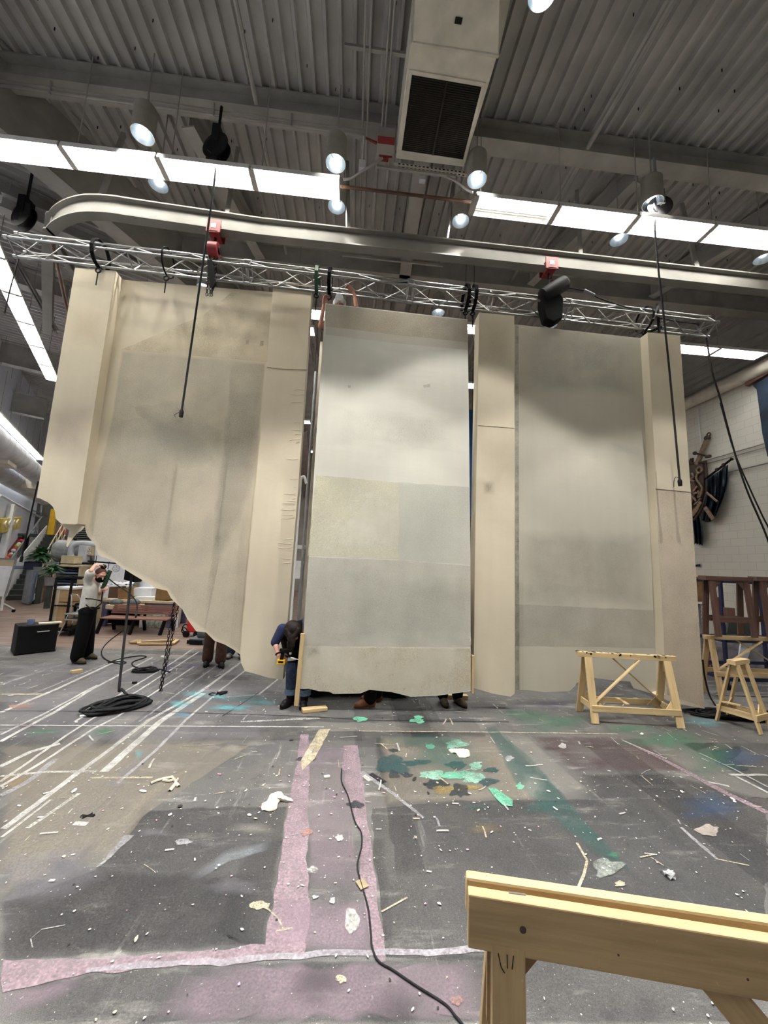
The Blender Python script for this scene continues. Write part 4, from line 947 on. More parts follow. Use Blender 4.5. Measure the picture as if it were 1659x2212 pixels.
m = MB(); a, b = at_y(654, 1368, YM - .02), at_y(640, 1524, YM - .02); m.bar(a, b, .05, .038, up=(0, 1, 0)); mk('batten', m, 'pine', t, bevel=.003, label='pale pine batten along the left edge')
m = MB(); a, b = at_y(1021, 1415, YM + .02), at_y(1020, 1497, YM + .02); m.bar(a, b, .03, .06, up=(0, 1, 0)); mk('batten', m, 'pine_dull', t, bevel=.003, label='short pine batten at the lower right edge')
# right wall
t = thing('canvas_wall', 'rightmost grey canvas wall between two buff pilasters, behind the sawhorse', 'scenery wall', at_y(1250, 1490, YRF), group='hanging canvas scenery walls')
slab('pilaster', [(1035, 675), (1111, 682), (1111, 1000), (1112, 1498), (1103, 1505), (1063, 1498), (1023, 1486), (1026, 1200)], YR, .2, ['muslin'], t, [([(1036, 678), (1110, 685), (1110, 800), (1034, 790)], wb, .06), ([(1043, 1040), (1068, 1040), (1068, 1068), (1043, 1068)], wst, .02)])
seam([(1033, 919), (1060, 921), (1110, 925)], YR, t)
slab('panel', [(1105, 700), (1390, 731), (1398, 1000), (1416, 1420), (1418, 1505), (1407, 1498), (1369, 1487), (1361, 1472), (1337, 1471), (1277, 1464), (1246, 1475), (1242, 1482), (1230, 1493), (1178, 1495), (1138, 1491), (1106, 1492)], YRF, .05, ['muslin_grey'], t,
     [([(1112, 702), (1382, 731), (1388, 860), (1112, 850)], wg1, .03), ([(1113, 1140), (1405, 1150), (1412, 1310), (1113, 1300)], wg3, .04), ([(1113, 1305), (1412, 1318), (1414, 1400), (1113, 1395)], wg3, .01), ([(1113, 1260), (1260, 1265), (1250, 1390), (1113, 1390)], wg2, .05), ([(1112, 702), (1120, 703), (1122, 1490), (1113, 1490)], wst, .002),
      ([(1310, 955), (1385, 965), (1384, 985), (1310, 975)], wl, .02), ([(1230, 735), (1320, 745), (1310, 800), (1240, 800)], wl, .05), ([(1240, 1280), (1300, 1300), (1290, 1390), (1220, 1380)], wl, .05)])
slab('pilaster', [(1399, 718), (1469, 725), (1492, 1060), (1522, 1531), (1485, 1524), (1450, 1517), (1424, 1504), (1437, 1500), (1432, 1320), (1412, 950)], YR, .2, ['muslin'], t, [([(1416, 1055), (1492, 1064), (1522, 1528), (1440, 1500)], wp, .004), ([(1400, 720), (1468, 727), (1474, 800), (1402, 800)], wb, .05)])
seam([(1416, 1056), (1450, 1059), (1491, 1063)], YR, t, 'seam', .01)

# ================================================================== SAWHORSES
def sawhorse(label, c, ang, L, H, spread, wood_='pine', leg_w=.09, rail=(.075, .06), lap=.1, strz=.17, braces=True, gus=True, xback=False, group='wooden sawhorses', legspan=None):
    t = thing('sawhorse', label, 'sawhorse', c, ang, group); S = legspan or (L - .2)
    m = MB(); m.bar((-L / 2, 0, H - rail[1] / 2), (L / 2, 0, H - rail[1] / 2), rail[0], rail[1]); mk('rail', m, wood_, t, bevel=.003, local=True)
    feet = {}
    for sx in (-1, 1):
        for sy in (-1, 1):
            top = Vector((sx * (S / 2), sy * .035, H - rail[1])); ft = Vector((sx * (S / 2 + .015), sy * spread / 2, .004)); feet[sx, sy] = (top, ft)
            d = (ft - top).normalized(); ft2 = ft
            m = MB(); m.bar(top, ft2, leg_w, .022, up=(0, sy, .35)); mk('leg', m, wood_, t, bevel=.003, local=True)
    def on(sx, sy, z): a, b = feet[sx, sy]; return a.lerp(b, (a.z - z) / (a.z - b.z))
    for sy in (-1, 1):
        o = Vector((0, sy * .016, 0)); a, b = on(-1, sy, strz) + o, on(1, sy, strz) + o
        m = MB(); m.bar(a - Vector((.03, 0, 0)), b + Vector((.03, 0, 0)), .02, .07); mk('stretcher', m, wood_, t, bevel=.002, local=True)
        if braces:
            s = sy if not xback else -sy
            m = MB(); m.bar(on(s, sy, strz + .03) - o * 1.2, Vector((-s * L * .12, sy * .03, H - rail[1] - .01)), .018, .06, up=(0, sy, .3)); mk('brace', m, wood_, t, bevel=.002, local=True)
    if gus:
        for sx in (-1, 1):
            m = MB(); a, b = on(sx, -1, H - .1), on(sx, 1, H - .1); m.prism([on(sx, -1, H - rail[1] - .005), on(sx, 1, H - rail[1] - .005), on(sx, 1, H - rail[1] - .14), on(sx, -1, H - rail[1] - .14)], (-sx * .014, 0, 0)); mk('gusset', m, wood_, t, local=True)
            for sy in (-1, 1):
                p = on(sx, sy, strz + .02) + Vector((-sx * .04, -sy * .012, 0)); m = MB(); m.prism([p + Vector((0, 0, -.05)), p + Vector((-sx * .13, 0, -.05)), p + Vector((0, -sy * .03, .1))], (0, sy * .012, 0)); mk('corner_block', m, wood_, t, local=True)
            m = MB(); a, b = on(sx, -1, strz), on(sx, 1, strz); m.bar(a, b, .02, .07); mk('end_stretcher', m, wood_, t, local=True)
    return t
f1, f2, f3, f4 = fl(1285, 1562), fl(1478, 1575), fl(1255, 1540), fl(1420, 1545)
cc = (f1 + f2 + f3 + f4) / 4; an = math.atan2((f2 - f1).y + (f4 - f3).y * .5, (f2 - f1).x + (f4 - f3).x * .5)
HS = at_y(1350, 1412, cc.y).z
sh1 = sawhorse('paint spotted pine sawhorse standing before the right canvas wall', (cc.x - .01, cc.y, 0), an, 1.22, HS, .40, legspan=.98)
m = MB()
for i in range(20): x = rw.uniform(-.6, .6); m.box((x, rw.uniform(-.03, .03), HS + .0004), (rw.uniform(.01, .05), rw.uniform(.01, .05), .0008))
for i in range(10): x = rw.uniform(-.6, .6); m.box((x, -.0382, HS - rw.uniform(.0, .02)), (rw.uniform(.006, .03), .0008, rw.uniform(.008, .03)))
mk('paint_marks', m, 'black', sh1, local=True)
m = MB(); a, b = at_y(1333, 1513, 4.95), at_y(1356, 1527, 4.72); a.z = b.z = .215; m.bar(a, b, .05, .014); solo('wood_offcut', m, 'pine', 'short pine offcut lying across the sawhorse stretchers', 'offcut', bevel=.002)
A_, C_, B_ = fl(1536, 1561), fl(1639, 1588), fl(1576, 1551)
rd = (B_ - A_); rd.z = 0; cc = (A_ + C_) / 2 + rd * .5; an2 = math.atan2(rd.y, rd.x)
sawhorse('small pine sawhorse seen end on at the right edge', (cc.x, cc.y, 0), an2, .36, at_y(1592, 1424, cc.y).z, (A_ - C_).length, braces=False, leg_w=.07, legspan=.22, rail=(.09, .055))
m = MB(); a, b = at_y(1558, 1530, 4.75), at_y(1602, 1547, 4.6); a.z = b.z = .26; m.bar(a, b, .05, .014); solo('wood_offcut', m, 'pine', 'bright pine offcut resting in the small end-on sawhorse', 'offcut')
# tall trestle behind with dark trestles on top
YT = 5.75; l_ = at_y(1525, 1372, YT); HT = l_.z
tt = sawhorse('tall dull pine trestle behind the small sawhorse, carrying dark trestles', (l_.x + .72, YT, 0), R(-2), 1.45, HT, .34, 'pine_dull', gus=False, strz=.36, legspan=1.3)
def dark_trestle(label, px0, px1, y0, y1, Y, mat='dark_wood'):
    a, b = at_y(px0, y0, Y), at_y(px1, y0, Y); H0 = HT + .004; H1 = a.z; L = b.x - a.x; c = Vector(((a.x + b.x) / 2, Y, H0)); t = thing('dark_trestle', label, 'trestle', c, 0, 'dark trestles stacked on the tall trestle'); h = H1 - H0
    m = MB(); m.bar((-L / 2, 0, h - .035), (L / 2, 0, h - .035), .14, .07); mk('rail', m, mat, t, bevel=.003, local=True)
    for sx in (-1, 1):
        for sy in (-1, 1):
            m = MB(); m.bar((sx * L * .36, sy * .05, h - .07), (sx * (L * .375), sy * .11, .0), .1, .025, up=(0, sy, .1)); mk('leg', m, mat, t, bevel=.002, local=True)
        m = MB(); m.prism([(sx * L * .3, -.055, h - .07), (sx * L * .15, -.055, h - .07), (sx * L * .3, -.055, h - .2)], (0, .012, 0)); mk('corner_block', m, mat, t, local=True)
    for sy in (-1, 1): m = MB(); m.bar((-L * .4, sy * .09, h * .28), (L * .4, sy * .09, h * .28), .018, .09); mk('stretcher', m, mat, t, local=True)
    m = MB(); m.box((.02, .0, h * .38), (.1, .1, h * .18)); mk('block', m, mat, t, local=True)
    return t
dark_trestle('dark stained trestle stacked on the tall trestle beside the canvas wall edge', 1516, 1617, 1243, 1365, 5.72)
dark_trestle('brown trestle stacked on the tall trestle, cut by the right picture edge', 1624, 1725, 1245, 1365, 5.74, 'dark_wood')
# foreground sawhorse
r1, r2 = at_z(1009, 1902, .84), at_z(1659, 2003, .84); d = (r2 - r1).normalized(); an3 = math.atan2(d.y, d.x); Lr = 1.22; mid = r1 + d * Lr / 2
t = thing('sawhorse', 'large near pine sawhorse with double rail cut by the picture corner', 'sawhorse', (mid.x, mid.y, 0), an3, 'wooden sawhorses')
fa, fb2 = at_z(1011, 1914, .84), at_z(1011, 2004, .84)
yf = -.034
m = MB(); m.bar((-Lr / 2, yf, .84 - .07), (Lr / 2, yf, .84 - .07), .036, .14); mk('rail', m, 'pine_dull', t, bevel=.004, local=True, label='front rail board with a dark knot')
for x, z, r_ in ((-Lr / 2 + .155, .772, .0095), (-.2, .75, .003), (.12, .745, .003)): m = MB(); m.tube([(x, yf - .0172, z), (x, yf - .019, z)], r_, 14); mk('knot', m, 'dark_wood', t, local=True)
m = MB(); m.bar((-Lr / 2 - .002, .03, .84 - .05), (Lr / 2, .036, .84 - .05), .036, .1); mk('rail', m, 'pine', t, bevel=.008, local=True)
for sx in (-1, 1):
    top = Vector((sx * (Lr / 2 - .115), yf, .72)); ft = Vector((sx * (Lr / 2 - .10), yf - .12, 0)); m = MB(); m.bar(top, ft, .092, .036, up=(0, -1, .2)); mk('leg', m, 'pine_dull', t, bevel=.003, local=True)
    top = Vector((sx * (Lr / 2 - .115), .036, .75)); ft = Vector((sx * (Lr / 2 - .085), .16, 0)); m = MB(); m.bar(top, ft, .092, .036, up=(0, 1, .2)); mk('leg', m, 'pine_dull', t, bevel=.003, local=True)
    m = MB(); m.prism([(sx * (Lr / 2 - .06), -.014, .73), (sx * (Lr / 2 - .25), -.014, .73), (sx * (Lr / 2 - .06), -.014, .49)], (0, .02, 0)); mk('gusset', m, 'ply', t, local=True)
m = MB(); m.bar((.05, -.02, .715), (.52, -.09, .22), .085, .028, up=(0, -1, 0)); mk('brace', m, 'pine_dull', t, bevel=.003, local=True)
for yy, mm in ((-.1, 'pine_dull'), (.11, 'pine_dull')): m = MB(); m.bar((-Lr / 2 + .1, yy, .2), (Lr / 2 - .1, yy, .2), .02, .08); mk('stretcher', m, mm, t, bevel=.002, local=True)
m = MB(); m.bar((-Lr / 2 + .12, yf + .012, .8405), (-Lr / 2 + .17, yf + .014, .8405), .006, .003); mk('staple_strip', m, 'alu', t, local=True)
m = MB()
for (x0, z0, x1, z1) in ((-.525, .705, -.517, .675), (-.517, .675, -.508, .664), (-.5, .705, -.5, .675), (-.482, .705, -.487, .675)): m.tube([(x0, yf - .019 - (.72 - z0) * .16, z0), (x1, yf - .019 - (.72 - z1) * .16, z1)], .0012, 5)
mk('pencil_marks', m, 'black', t, local=True)

# ================================================================== SMALL THINGS ON THE FLOOR
def offcut(px0, px1, label, th=.05, wd=.07, mat='pine'):
    a, b = fl(*px0), fl(*px1); m = MB(); a.z = b.z = th / 2 + .002; m.bar(a, b, wd, th); return solo('wood_offcut', m, mat, label, 'offcut', bevel=.004)
offcut((652, 1539), (705, 1533), 'pale wood offcut on the floor before the middle canvas wall', .04, .1)
offcut((154, 1455), (177, 1451), 'small pale wood block on the floor beside the white shirted worker', .04, .07)
offcut((962, 1508), (1010, 1510), 'pale wood offcut seen under the bottom edge of the middle canvas wall', .05, .08)
def rag(label, px, hgt, n=22, seed=0):
    """crumpled cloth: an outline on the floor heaped into folds"""
    P = [fl(*p) for p in px]; c = sum(P, Vector()) / len(P); rings = 7; rows = []; P2 = []
    for i in range(len(P)):
        a, b = P[i], P[(i + 1) % len(P)]
        for j in range(4): P2.append(a.lerp(b, j / 4))
    m = MB(); vs = [c + Vector((0, 0, hgt * .6))]; fs = []; n = len(P2)
    for k in range(1, rings + 1):
        u = k / rings
        for j, p in enumerate(P2):
            q = c.lerp(p, u); nz = noise.noise(q * 22 + Vector((seed, 0, 0))); z = max(.002, hgt * (1 - u ** 2) * .5 + hgt * .75 * abs(nz) * (1.05 - u * .55)); vs.append(Vector((q.x, q.y, z)))
    for j in range(n): fs.append((0, 1 + j, 1 + (j + 1) % n))
    for k in range(rings - 1):
        for j in range(n): a = 1 + k * n + j; b = 1 + k * n + (j + 1) % n; fs.append((a, a + n, b + n, b))
    m.add(vs, fs); return solo('rag', m, 'muslin_rag', label, 'rag', smooth=True, solid=.003, sharp=.9)
rag('crumpled cream rag left of the pink painted stripe', [(563, 1746), (566, 1738), (577, 1732), (583, 1718), (600, 1710), (608, 1711), (614, 1720), (634, 1730), (632, 1734), (606, 1731), (600, 1738), (598, 1748), (586, 1755), (566, 1752)], .05, seed=2)
rag('crumpled beige rag on the mint paint spots', [(968, 1620), (976, 1618), (985, 1621), (994, 1626), (1000, 1622), (1014, 1621), (1016, 1634), (1008, 1638), (992, 1638), (986, 1630), (974, 1627)], .05, seed=9)
def strip_rag(label, lines, wd):
    m = MB()
    for px in lines:
        P = curve_pts([fl(*p) + Vector((0, 0, .008)) for p in px], 5); rows = []
        for i, p in enumerate(P):
            t_ = (P[min(i + 1, len(P) - 1)] - P[max(i - 1, 0)]).normalized(); nn = Vector((-t_.y, t_.x, 0)); k = wd * (.7 + .5 * noise.noise(p * 9))
            rows.append([p + nn * k / 2, p + Vector((0, 0, .012)), p - nn * k / 2])
        m.grid(rows)
    return solo('cloth_strip', m, 'muslin_rag', label, 'cloth strip', smooth=True, solid=.003)
strip_rag('torn white cloth strips lying crossed on the left floor', [[(325, 1695), (345, 1687), (373, 1681)], [(352, 1688), (366, 1690), (378, 1686)], [(372, 1681), (380, 1693), (386, 1701)], [(384, 1685), (376, 1698), (366, 1711)]], .03)
m = MB(); m.box(fl(706, 1680) + Vector((0, 0, .008)), (.05, .03, .016), rotz(.3)); solo('paper_scrap', m, 'muslin_rag', 'tiny white scrap between the two pink stripes', 'scrap', bevel=.004)
m = MB(); c = fl(1446, 1894); 
for i in range(7): m.tube([c + Vector((rw.uniform(-.03, .03), rw.uniform(-.02, .02), .004 + i * .003)), c + Vector((rw.uniform(-.035, .035), rw.uniform(-.02, .02), .02 + rw.uniform(0, .012)))], [.012, .004], 6)
solo('plastic_wrapper', m, 'clear', 'crumpled clear wrapper on the floor above the near sawhorse', 'wrapper', smooth=True)
m = MB(); c = fl(188, 1764)
for a in (.1, .5, -.3, 1.2): m.tube([c + Vector((-.04 * math.cos(a), -.03 * math.sin(a), .006)), c + Vector((.05 * math.cos(a), .03 * math.sin(a), .006))], .004, 5)
solo('tape_scrap', m, 'black', 'small black tape scrap on the left floor', 'scrap')
def floor_cable(label, px, r, mat='black', name='floor_cable', n=8):
    m = MB(); m.tube(curve_pts([fl(*p) + Vector((0, 0, r + .001)) for p in px], n), r, 8); return solo(name, m, mat, label, 'cable', smooth=True)
floor_cable('dark cable snaking along the right pink painted stripe', [(738, 1662), (738, 1690), (752, 1722), (766, 1775), (780, 1800), (781, 1830), (772, 1868), (777, 1900), (786, 1930), (796, 1970), (801, 2020), (804, 2050), (818, 2080), (850, 2100), (900, 2134), (960, 2172), (985, 2200), (1010, 2230)], .005, 'rope')
m = MB(); a, b = fl(776, 1904), fl(788, 1922); a.z = b.z = .008; m.bar(a, b, .05, .004); solo('tape_piece', m, 'seam', 'piece of grey tape holding down the floor cable', 'tape')
# coils of rope
def coil(label, c, rx, ry, ang, turns, r, hgt, mat='rope', seed=1, tail=None):
    rg = random.Random(seed); m = MB(); P = []
    for i in range(turns * 22):
        a = 2 * math.pi * i / 22; k = i // 22; w_ = .62 + .38 * ((k * .61) % 1.0); ww = 1 + .1 * math.sin(a * 2 + k * 1.3); x = math.cos(a) * rx * w_ * ww + .03 * math.sin(k * 2.1); y = math.sin(a) * ry * w_ * ww + .03 * math.cos(k * 1.7)
        env = max(0., 1 - (abs(x) / (rx * 1.15)) ** 2); z = r + hgt * (k / turns) * (.35 + .65 * env) * (.8 + .2 * math.sin(a * 3 + k)); P.append(Vector((c.x + x * math.cos(ang) - y * math.sin(ang), c.y + x * math.sin(ang) + y * math.cos(ang), z)))
    m.tube(P, r, 7)
    if tail: m.tube(curve_pts([P[0]] + tail, 8), r, 7)
    return solo('rope_coil', m, mat, label, 'rope', smooth=True)
e1, e2 = fl(170, 1549), fl(333, 1516); cc = (e1 + e2) / 2
coil('big dark rope coil lying on the left floor below the hanging cable', cc, (e2 - e1).length / 2 * .93, .17, math.atan2((e2 - e1).y, (e2 - e1).x), 13, .013, .1, seed=4)
m = MB(); a = fl(172, 1550); m.tube([a + Vector((0, 0, .014)), a + Vector((.06, .02, .014))], .012, 8); solo('rope_end', m, 'white', 'white taped rope end at the tip of the big coil', 'rope end', smooth=True)
cord('dark cable hanging behind the left canvas wall down to the big rope coil', [at_y(286, 1225, 5.75), at_y(272, 1350, 5.5), at_y(262, 1440, 5.3), at_y(257, 1490, 5.2), fl(258, 1512) + Vector((0, .02, .12)), fl(272, 1520) + Vector((0, 0, .1))], .016, 'rope', 'drop_cable', plug=False)
cc = fl(312, 1451)
coil('small black cable heap on the left floor near the chain', cc, .19, .1, .1, 6, .011, .05, 'black', 8)
m = MB(); m.tube(curve_pts([cc + Vector((.1, 0, .03)), fl(345, 1448) + Vector((0, 0, .02)), fl(367, 1453) + Vector((0, 0, .012))]), .012, 7); solo('cable_tail', m, 'navy', 'blue black cable tail reaching right from the small heap', 'cable', smooth=True)
floor_cable('thin black cable looping over the floor beside the hanging cable', [(263, 1365), (240, 1382), (224, 1398), (219, 1412), (226, 1424), (240, 1431), (262, 1436), (272, 1432), (256, 1430), (234, 1433), (262, 1424), (300, 1418), (316, 1420), (300, 1426), (286, 1432), (288, 1440), (304, 1446)], .009)
m = MB(); chain(m, at_y(376, 1302, 5.68), at_y(345, 1496, 5.6)); chain(m, at_y(385, 1310, 5.68), at_y(347, 1496, 5.6)); solo('lift_chain', m, 'black', 'hoist chain loop hanging below the left canvas wall', 'chain')
m = MB(); P = [(451, 1501), (458, 1498), (470, 1500), (462, 1503), (452, 1502)]; m.tube(curve_pts([fl(*p) + Vector((0, 0, .008)) for p in P], 5), .006, 6); P = [(468, 1499), (490, 1497), (474, 1503), (484, 1498), (470, 1501)]; m.tube(curve_pts([fl(*p) + Vector((0, 0, .016)) for p in P], 5), .012, 6); solo('strap', m, 'black', 'small black strap with loop on the cyan painted floor', 'strap', smooth=True)
m = MB(); a = fl(290, 1477); m.tube([a + Vector((-.03, 0, .015)), a + Vector((.03, .01, .015))], .014, 8); solo('plug', m, 'black', 'tiny black plug on the floor between coil and heap', 'plug', smooth=True)
m = MB(); a = fl(352, 1420); m.box(a + Vector((0, 0, .012)), (.07, .05, .024)); solo('paper_scrap', m, 'paper', 'small pale scrap beside the hanging chain', 'scrap', bevel=.006)
coil('tangled black cables on the floor under the small end-on sawhorse', fl(1610, 1550), .75, .16, -.1, 14, .011, .06, 'black', 15)
m = MB(); m.tube(curve_pts([at_y(1518, 1425, 5.5), at_y(1522, 1460, 5.5), at_y(1532, 1500, 5.45), at_y(1546, 1525, 5.35)]), .012, 7); solo('drop_cable', m, 'black', 'black cable curving down at the right edge of the canvas wall', 'cable', smooth=True)
m = MB(); a = fl(1066, 1514 + 10); m.tube([a + Vector((0, 0, .01)), a + Vector((.01, -.12, .012))], .008, 6); solo('chalk_stick', m, 'white', 'white stick lying in the shadow below the right canvas wall', 'stick')
m = MB(); a = fl(935, 1507); m.ell(a + Vector((0, .1, .03)), (.07, .05, .03)); solo('black_bundle', m, 'black_cloth', 'small black bundle under the middle canvas wall beside grey shoes', 'bundle', smooth=True)
# ================================================================== PEOPLE
def remesh(o, vox, sm=4):
    md = o.modifiers.new('surface', 'REMESH'); md.mode = 'VOXEL'; md.voxel_size = vox; md.use_smooth_shade = True
    md = o.modifiers.new('soften', 'SMOOTH'); md.iterations = sm; md.factor = .5; return o
def hand(m, w, d, pn, curl, side, sc=1.0):
    """w wrist, d direction of the hand, pn normal pointing out of the palm, curl 0..1, side +1/-1: thumb side along d x pn * side"""
    w = Vector(w); d = Vector(d).normalized(); pn = Vector(pn); pn = (pn - d * pn.dot(d)).normalized(); s = d.cross(pn) * side
    for k in (-.028, -.01, .01, .028): m.caps(w + s * k * .6 * sc, w + (d * .085 + s * k) * sc, .016 * sc, .0135 * sc, 8)
    for k, L in ((-.03, .062), (-.0105, .076), (.0105, .08), (.03, .07)):
        p = w + (d * .09 + s * k) * sc; a = .25 + curl * .5; dd = d
        for q in range(3):
            dd = (dd * math.cos(a) + pn * math.sin(a)) if q == 0 else (dd * math.cos(curl * 1.15 + .12) + (pn * math.cos(a) - d * math.sin(a)) * math.sin(curl * 1.15 + .12)).normalized()
            e = p + dd * (L * (.46, .31, .23)[q]) * sc; m.caps(p, e, .0092 * sc, .0082 * sc, 8); p = e
    b = w + (d * .025 + s * .03) * sc; e = b + (d * .028 + s * .028 + pn * .018) * sc; f = e + (d * .026 + s * .004 + pn * .02) * sc
    m.caps(b, e, .013 * sc, .0105 * sc, 8); m.caps(e, f, .0105 * sc, .0088 * sc, 8)
def head_mat(fwd, up=(0, 0, 1)):
    f = Vector(fwd).normalized(); u = Vector(up); s = f.cross(u).normalized(); u = s.cross(f)
    return Matrix((s, f, u)).transposed()
def head(m, c, H3):
    def P(x, y, z): return Vector(c) + H3 @ Vector((x, y, z))
    m.ell(c, (.074, .093, .105), H3, 18, 12); m.ell(P(0, .03, -.055), (.056, .058, .062), H3, 14, 10); m.ell(P(0, .062, -.1), (.026, .022, .02), H3, 10, 8)
    m.caps(P(0, .088, .018), P(0, .108, -.022), .009, .014, 8); m.ell(P(0, .082, .034), (.052, .016, .011), H3, 10, 8)
    m.ell(P(0, .086, -.054), (.024, .01, .007), H3, 10, 6); m.ell(P(0, .084, -.068), (.021, .01, .007), H3, 10, 6)
    for s in (-1, 1): m.ell(P(s * .076, -.005, -.005), (.01, .02, .032), H3, 8, 8); m.ell(P(s * .03, .083, .012), (.012, .009, .007), H3, 8, 6); m.ell(P(s * .045, .055, -.035), (.024, .026, .03), H3, 8, 8)
def person(label, loc, J, fwd, look, outfit, vox=.012, hands=((.6,), (.6,)), scale=1.0, group=None):
    """J: joint positions in world space"""
    t = thing('person', label, 'person', loc, 0, group); J = {k: Vector(v) for k, v in J.items()}; side = (J['shL'] - J['shR']).normalized()
    H3 = head_mat(look, outfit.get('head_up', (0, 0, 1)))
    m = MB(); head(m, J['head'], H3); m.caps(J['head'] + H3 @ Vector((0, -.015, -.06)), J['neck'], .052, .058)
    for s in (-1, 1):
        m.caps(J['pelvis'] + side * s * .06, J['chest'] + side * s * .07, .1, .095); m.caps(J['chest'] + side * s * .06, J['shL' if s > 0 else 'shR'] * .8 + J['chest'] * .2, .09, .05)
    for q in 'LR':
        m.caps(J['sh' + q], J['el' + q], .045, .036); m.caps(J['el' + q], J['wr' + q], .037, .024)
        m.caps(J['hip' + q], J['kn' + q], .072, .05); m.caps(J['kn' + q], J['an' + q], .05, .034)
        hd = outfit['hand' + q]; hand(m, J['wr' + q], hd[0], hd[1], hd[2], hd[3])
    remesh(mk('body', m, outfit.get('skin', 'skin'), t, smooth=True), vox * .62, 2)
    m = MB()
    for s in (-1, 1): m.caps(J['pelvis'] + side * s * .07, J['chest'] + side * s * .085, .115, .11); m.caps(J['chest'] + side * s * .06, J['shL' if s > 0 else 'shR'], .1, .062)
    m.caps(J['neck'] * .6 + J['chest'] * .4, J['neck'] * .9 + J['chest'] * .1, .09, .062)
    if outfit.get('tail'): 
        for s in (-1, 1): m.caps(J['pelvis'] + side * s * .06, J['pelvis'] + side * s * .06 + Vector(outfit['tail']), .11, .1)
    if not outfit.get('sleeve_mat'):
        for q in 'LR': m.caps(J['sh' + q], J['sh' + q].lerp(J['el' + q], outfit.get('sleeve', .75)), .064, .068)
    remesh(mk('shirt', m, outfit['shirt'], t, smooth=True), vox, 3)
    if outfit.get('sleeve_mat'):
        for q in 'LR': m = MB(); m.caps(J['sh' + q], J['sh' + q].lerp(J['el' + q], .98), .07, .056); remesh(mk('sleeve', m, outfit['sleeve_mat'], t, smooth=True), vox, 2)
    m = MB(); lw = outfit.get('leg', (.1, .082, .075))
    for s, q in ((1, 'L'), (-1, 'R')):
        m.caps(J['pelvis'] + side * s * .05, J['hip' + q], .115, lw[0] + .01); m.caps(J['hip' + q], J['kn' + q], lw[0], lw[1]); m.caps(J['kn' + q], J['an' + q] + Vector((0, 0, .01)), lw[1], lw[2])
    remesh(mk('trousers', m, outfit['trousers'], t, smooth=True), vox, 3)
    if outfit.get('cuff'):
        for q in 'LR': m = MB(); a = J['an' + q]; m.lathe([(lw[2] - .01, -.03), (lw[2] + .012, -.03), (lw[2] + .014, .035), (lw[2] - .01, .035)], a + Vector((0, 0, .0)), n=22); mk('turned_cuff', m, outfit['cuff'], t, smooth=True)
    for q in 'LR':
        a = J['an' + q]; td = (J['toe' + q] - a); td.z = 0; L = td.length; td.normalize(); sn = Vector((-td.y, td.x, 0)); b = Vector((a.x, a.y, 0)); m = MB()
        m.caps(b - td * .045 + Vector((0, 0, .045)), b + td * L * .55 + Vector((0, 0, .05)), .04, .045); m.caps(b + td * L * .45 + Vector((0, 0, .042)), b + td * (L - .03) + Vector((0, 0, .035)), .046, .034)
        m.caps(b + td * L * .5 + sn * .012 + Vector((0, 0, .038)), b + td * (L - .05) + sn * .014 + Vector((0, 0, .034)), .036, .032); m.caps(b + Vector((0, 0, .06)), b + Vector((0, 0, outfit.get('boot', .11))), .05, .05)
        sh = remesh(mk('shoe', m, outfit['shoes'], t, smooth=True), .009, 2)
        m = MB(); P = []
        for i in range(20):
            an = 2 * math.pi * i / 20; u = math.cos(an); w_ = .048 if u > 0 else .04; P.append(b + td * (L * .5 - .03 + u * (L * .5 + .04)) + sn * math.sin(an) * w_ + Vector((0, 0, .001)))
        m.prism(P, (0, 0, .018)); mk('sole', m, outfit.get('sole', 'black'), sh)
    return t, H3, J
def stand(x, y, yaw, h=1.72, arms='up', step=.1, dx=0.0):
    """joints of a standing figure looking along yaw, feet at x, y"""
    f = Vector((math.cos(yaw), math.sin(yaw), 0)); l = Vector((-f.y, f.x, 0)); k = h / 1.75; o = Vector((x, y, 0))
    def p(fw, lt, z): return o + f * fw * k + l * lt * k + Vector((0, 0, z * k))
    J = dict(pelvis=p(0, 0, .96), chest=p(.01, 0, 1.28), neck=p(.01, 0, 1.47), head=p(.03, 0, 1.63))
    for q, s in (('L', 1), ('R', -1)):
        J['hip' + q] = p(0, s * .09, .9); J['kn' + q] = p(.03 + s * step * .3, s * .1, .5); J['an' + q] = p(-.02 + s * step, s * .1, .1); J['toe' + q] = J['an' + q] + f * .2 + l * s * .03; J['sh' + q] = p(0, s * .18, 1.42)
        if arms == 'up': J['el' + q] = p(.22, s * .2, 1.38); J['wr' + q] = p(.34, s * .16, 1.6)
        else: J['el' + q] = p(-.02, s * .24, 1.14); J['wr' + q] = p(.1, s * .22, .9)
    return J, f, l
def simple_person(label, x, y, yaw, outfit, h=1.72, arms='down', step=.1, hair='hair_dark'):
    J, f, l = stand(x, y, yaw, h, arms, step)
    for q, s in (('L', 1), ('R', -1)): outfit['hand' + q] = ((J['wr' + q] - J['el' + q]), f if arms == 'up' else -l * s, .35, s)
    t, H3, J = person(label, (x, y, 0), J, f, f, outfit, .016)
    m = MB(); m.ell(J['head'] + H3 @ Vector((0, -.018, .028)), (.084, .094, .095), H3, 16, 12); mk('hair', m, hair, t, smooth=True); return t
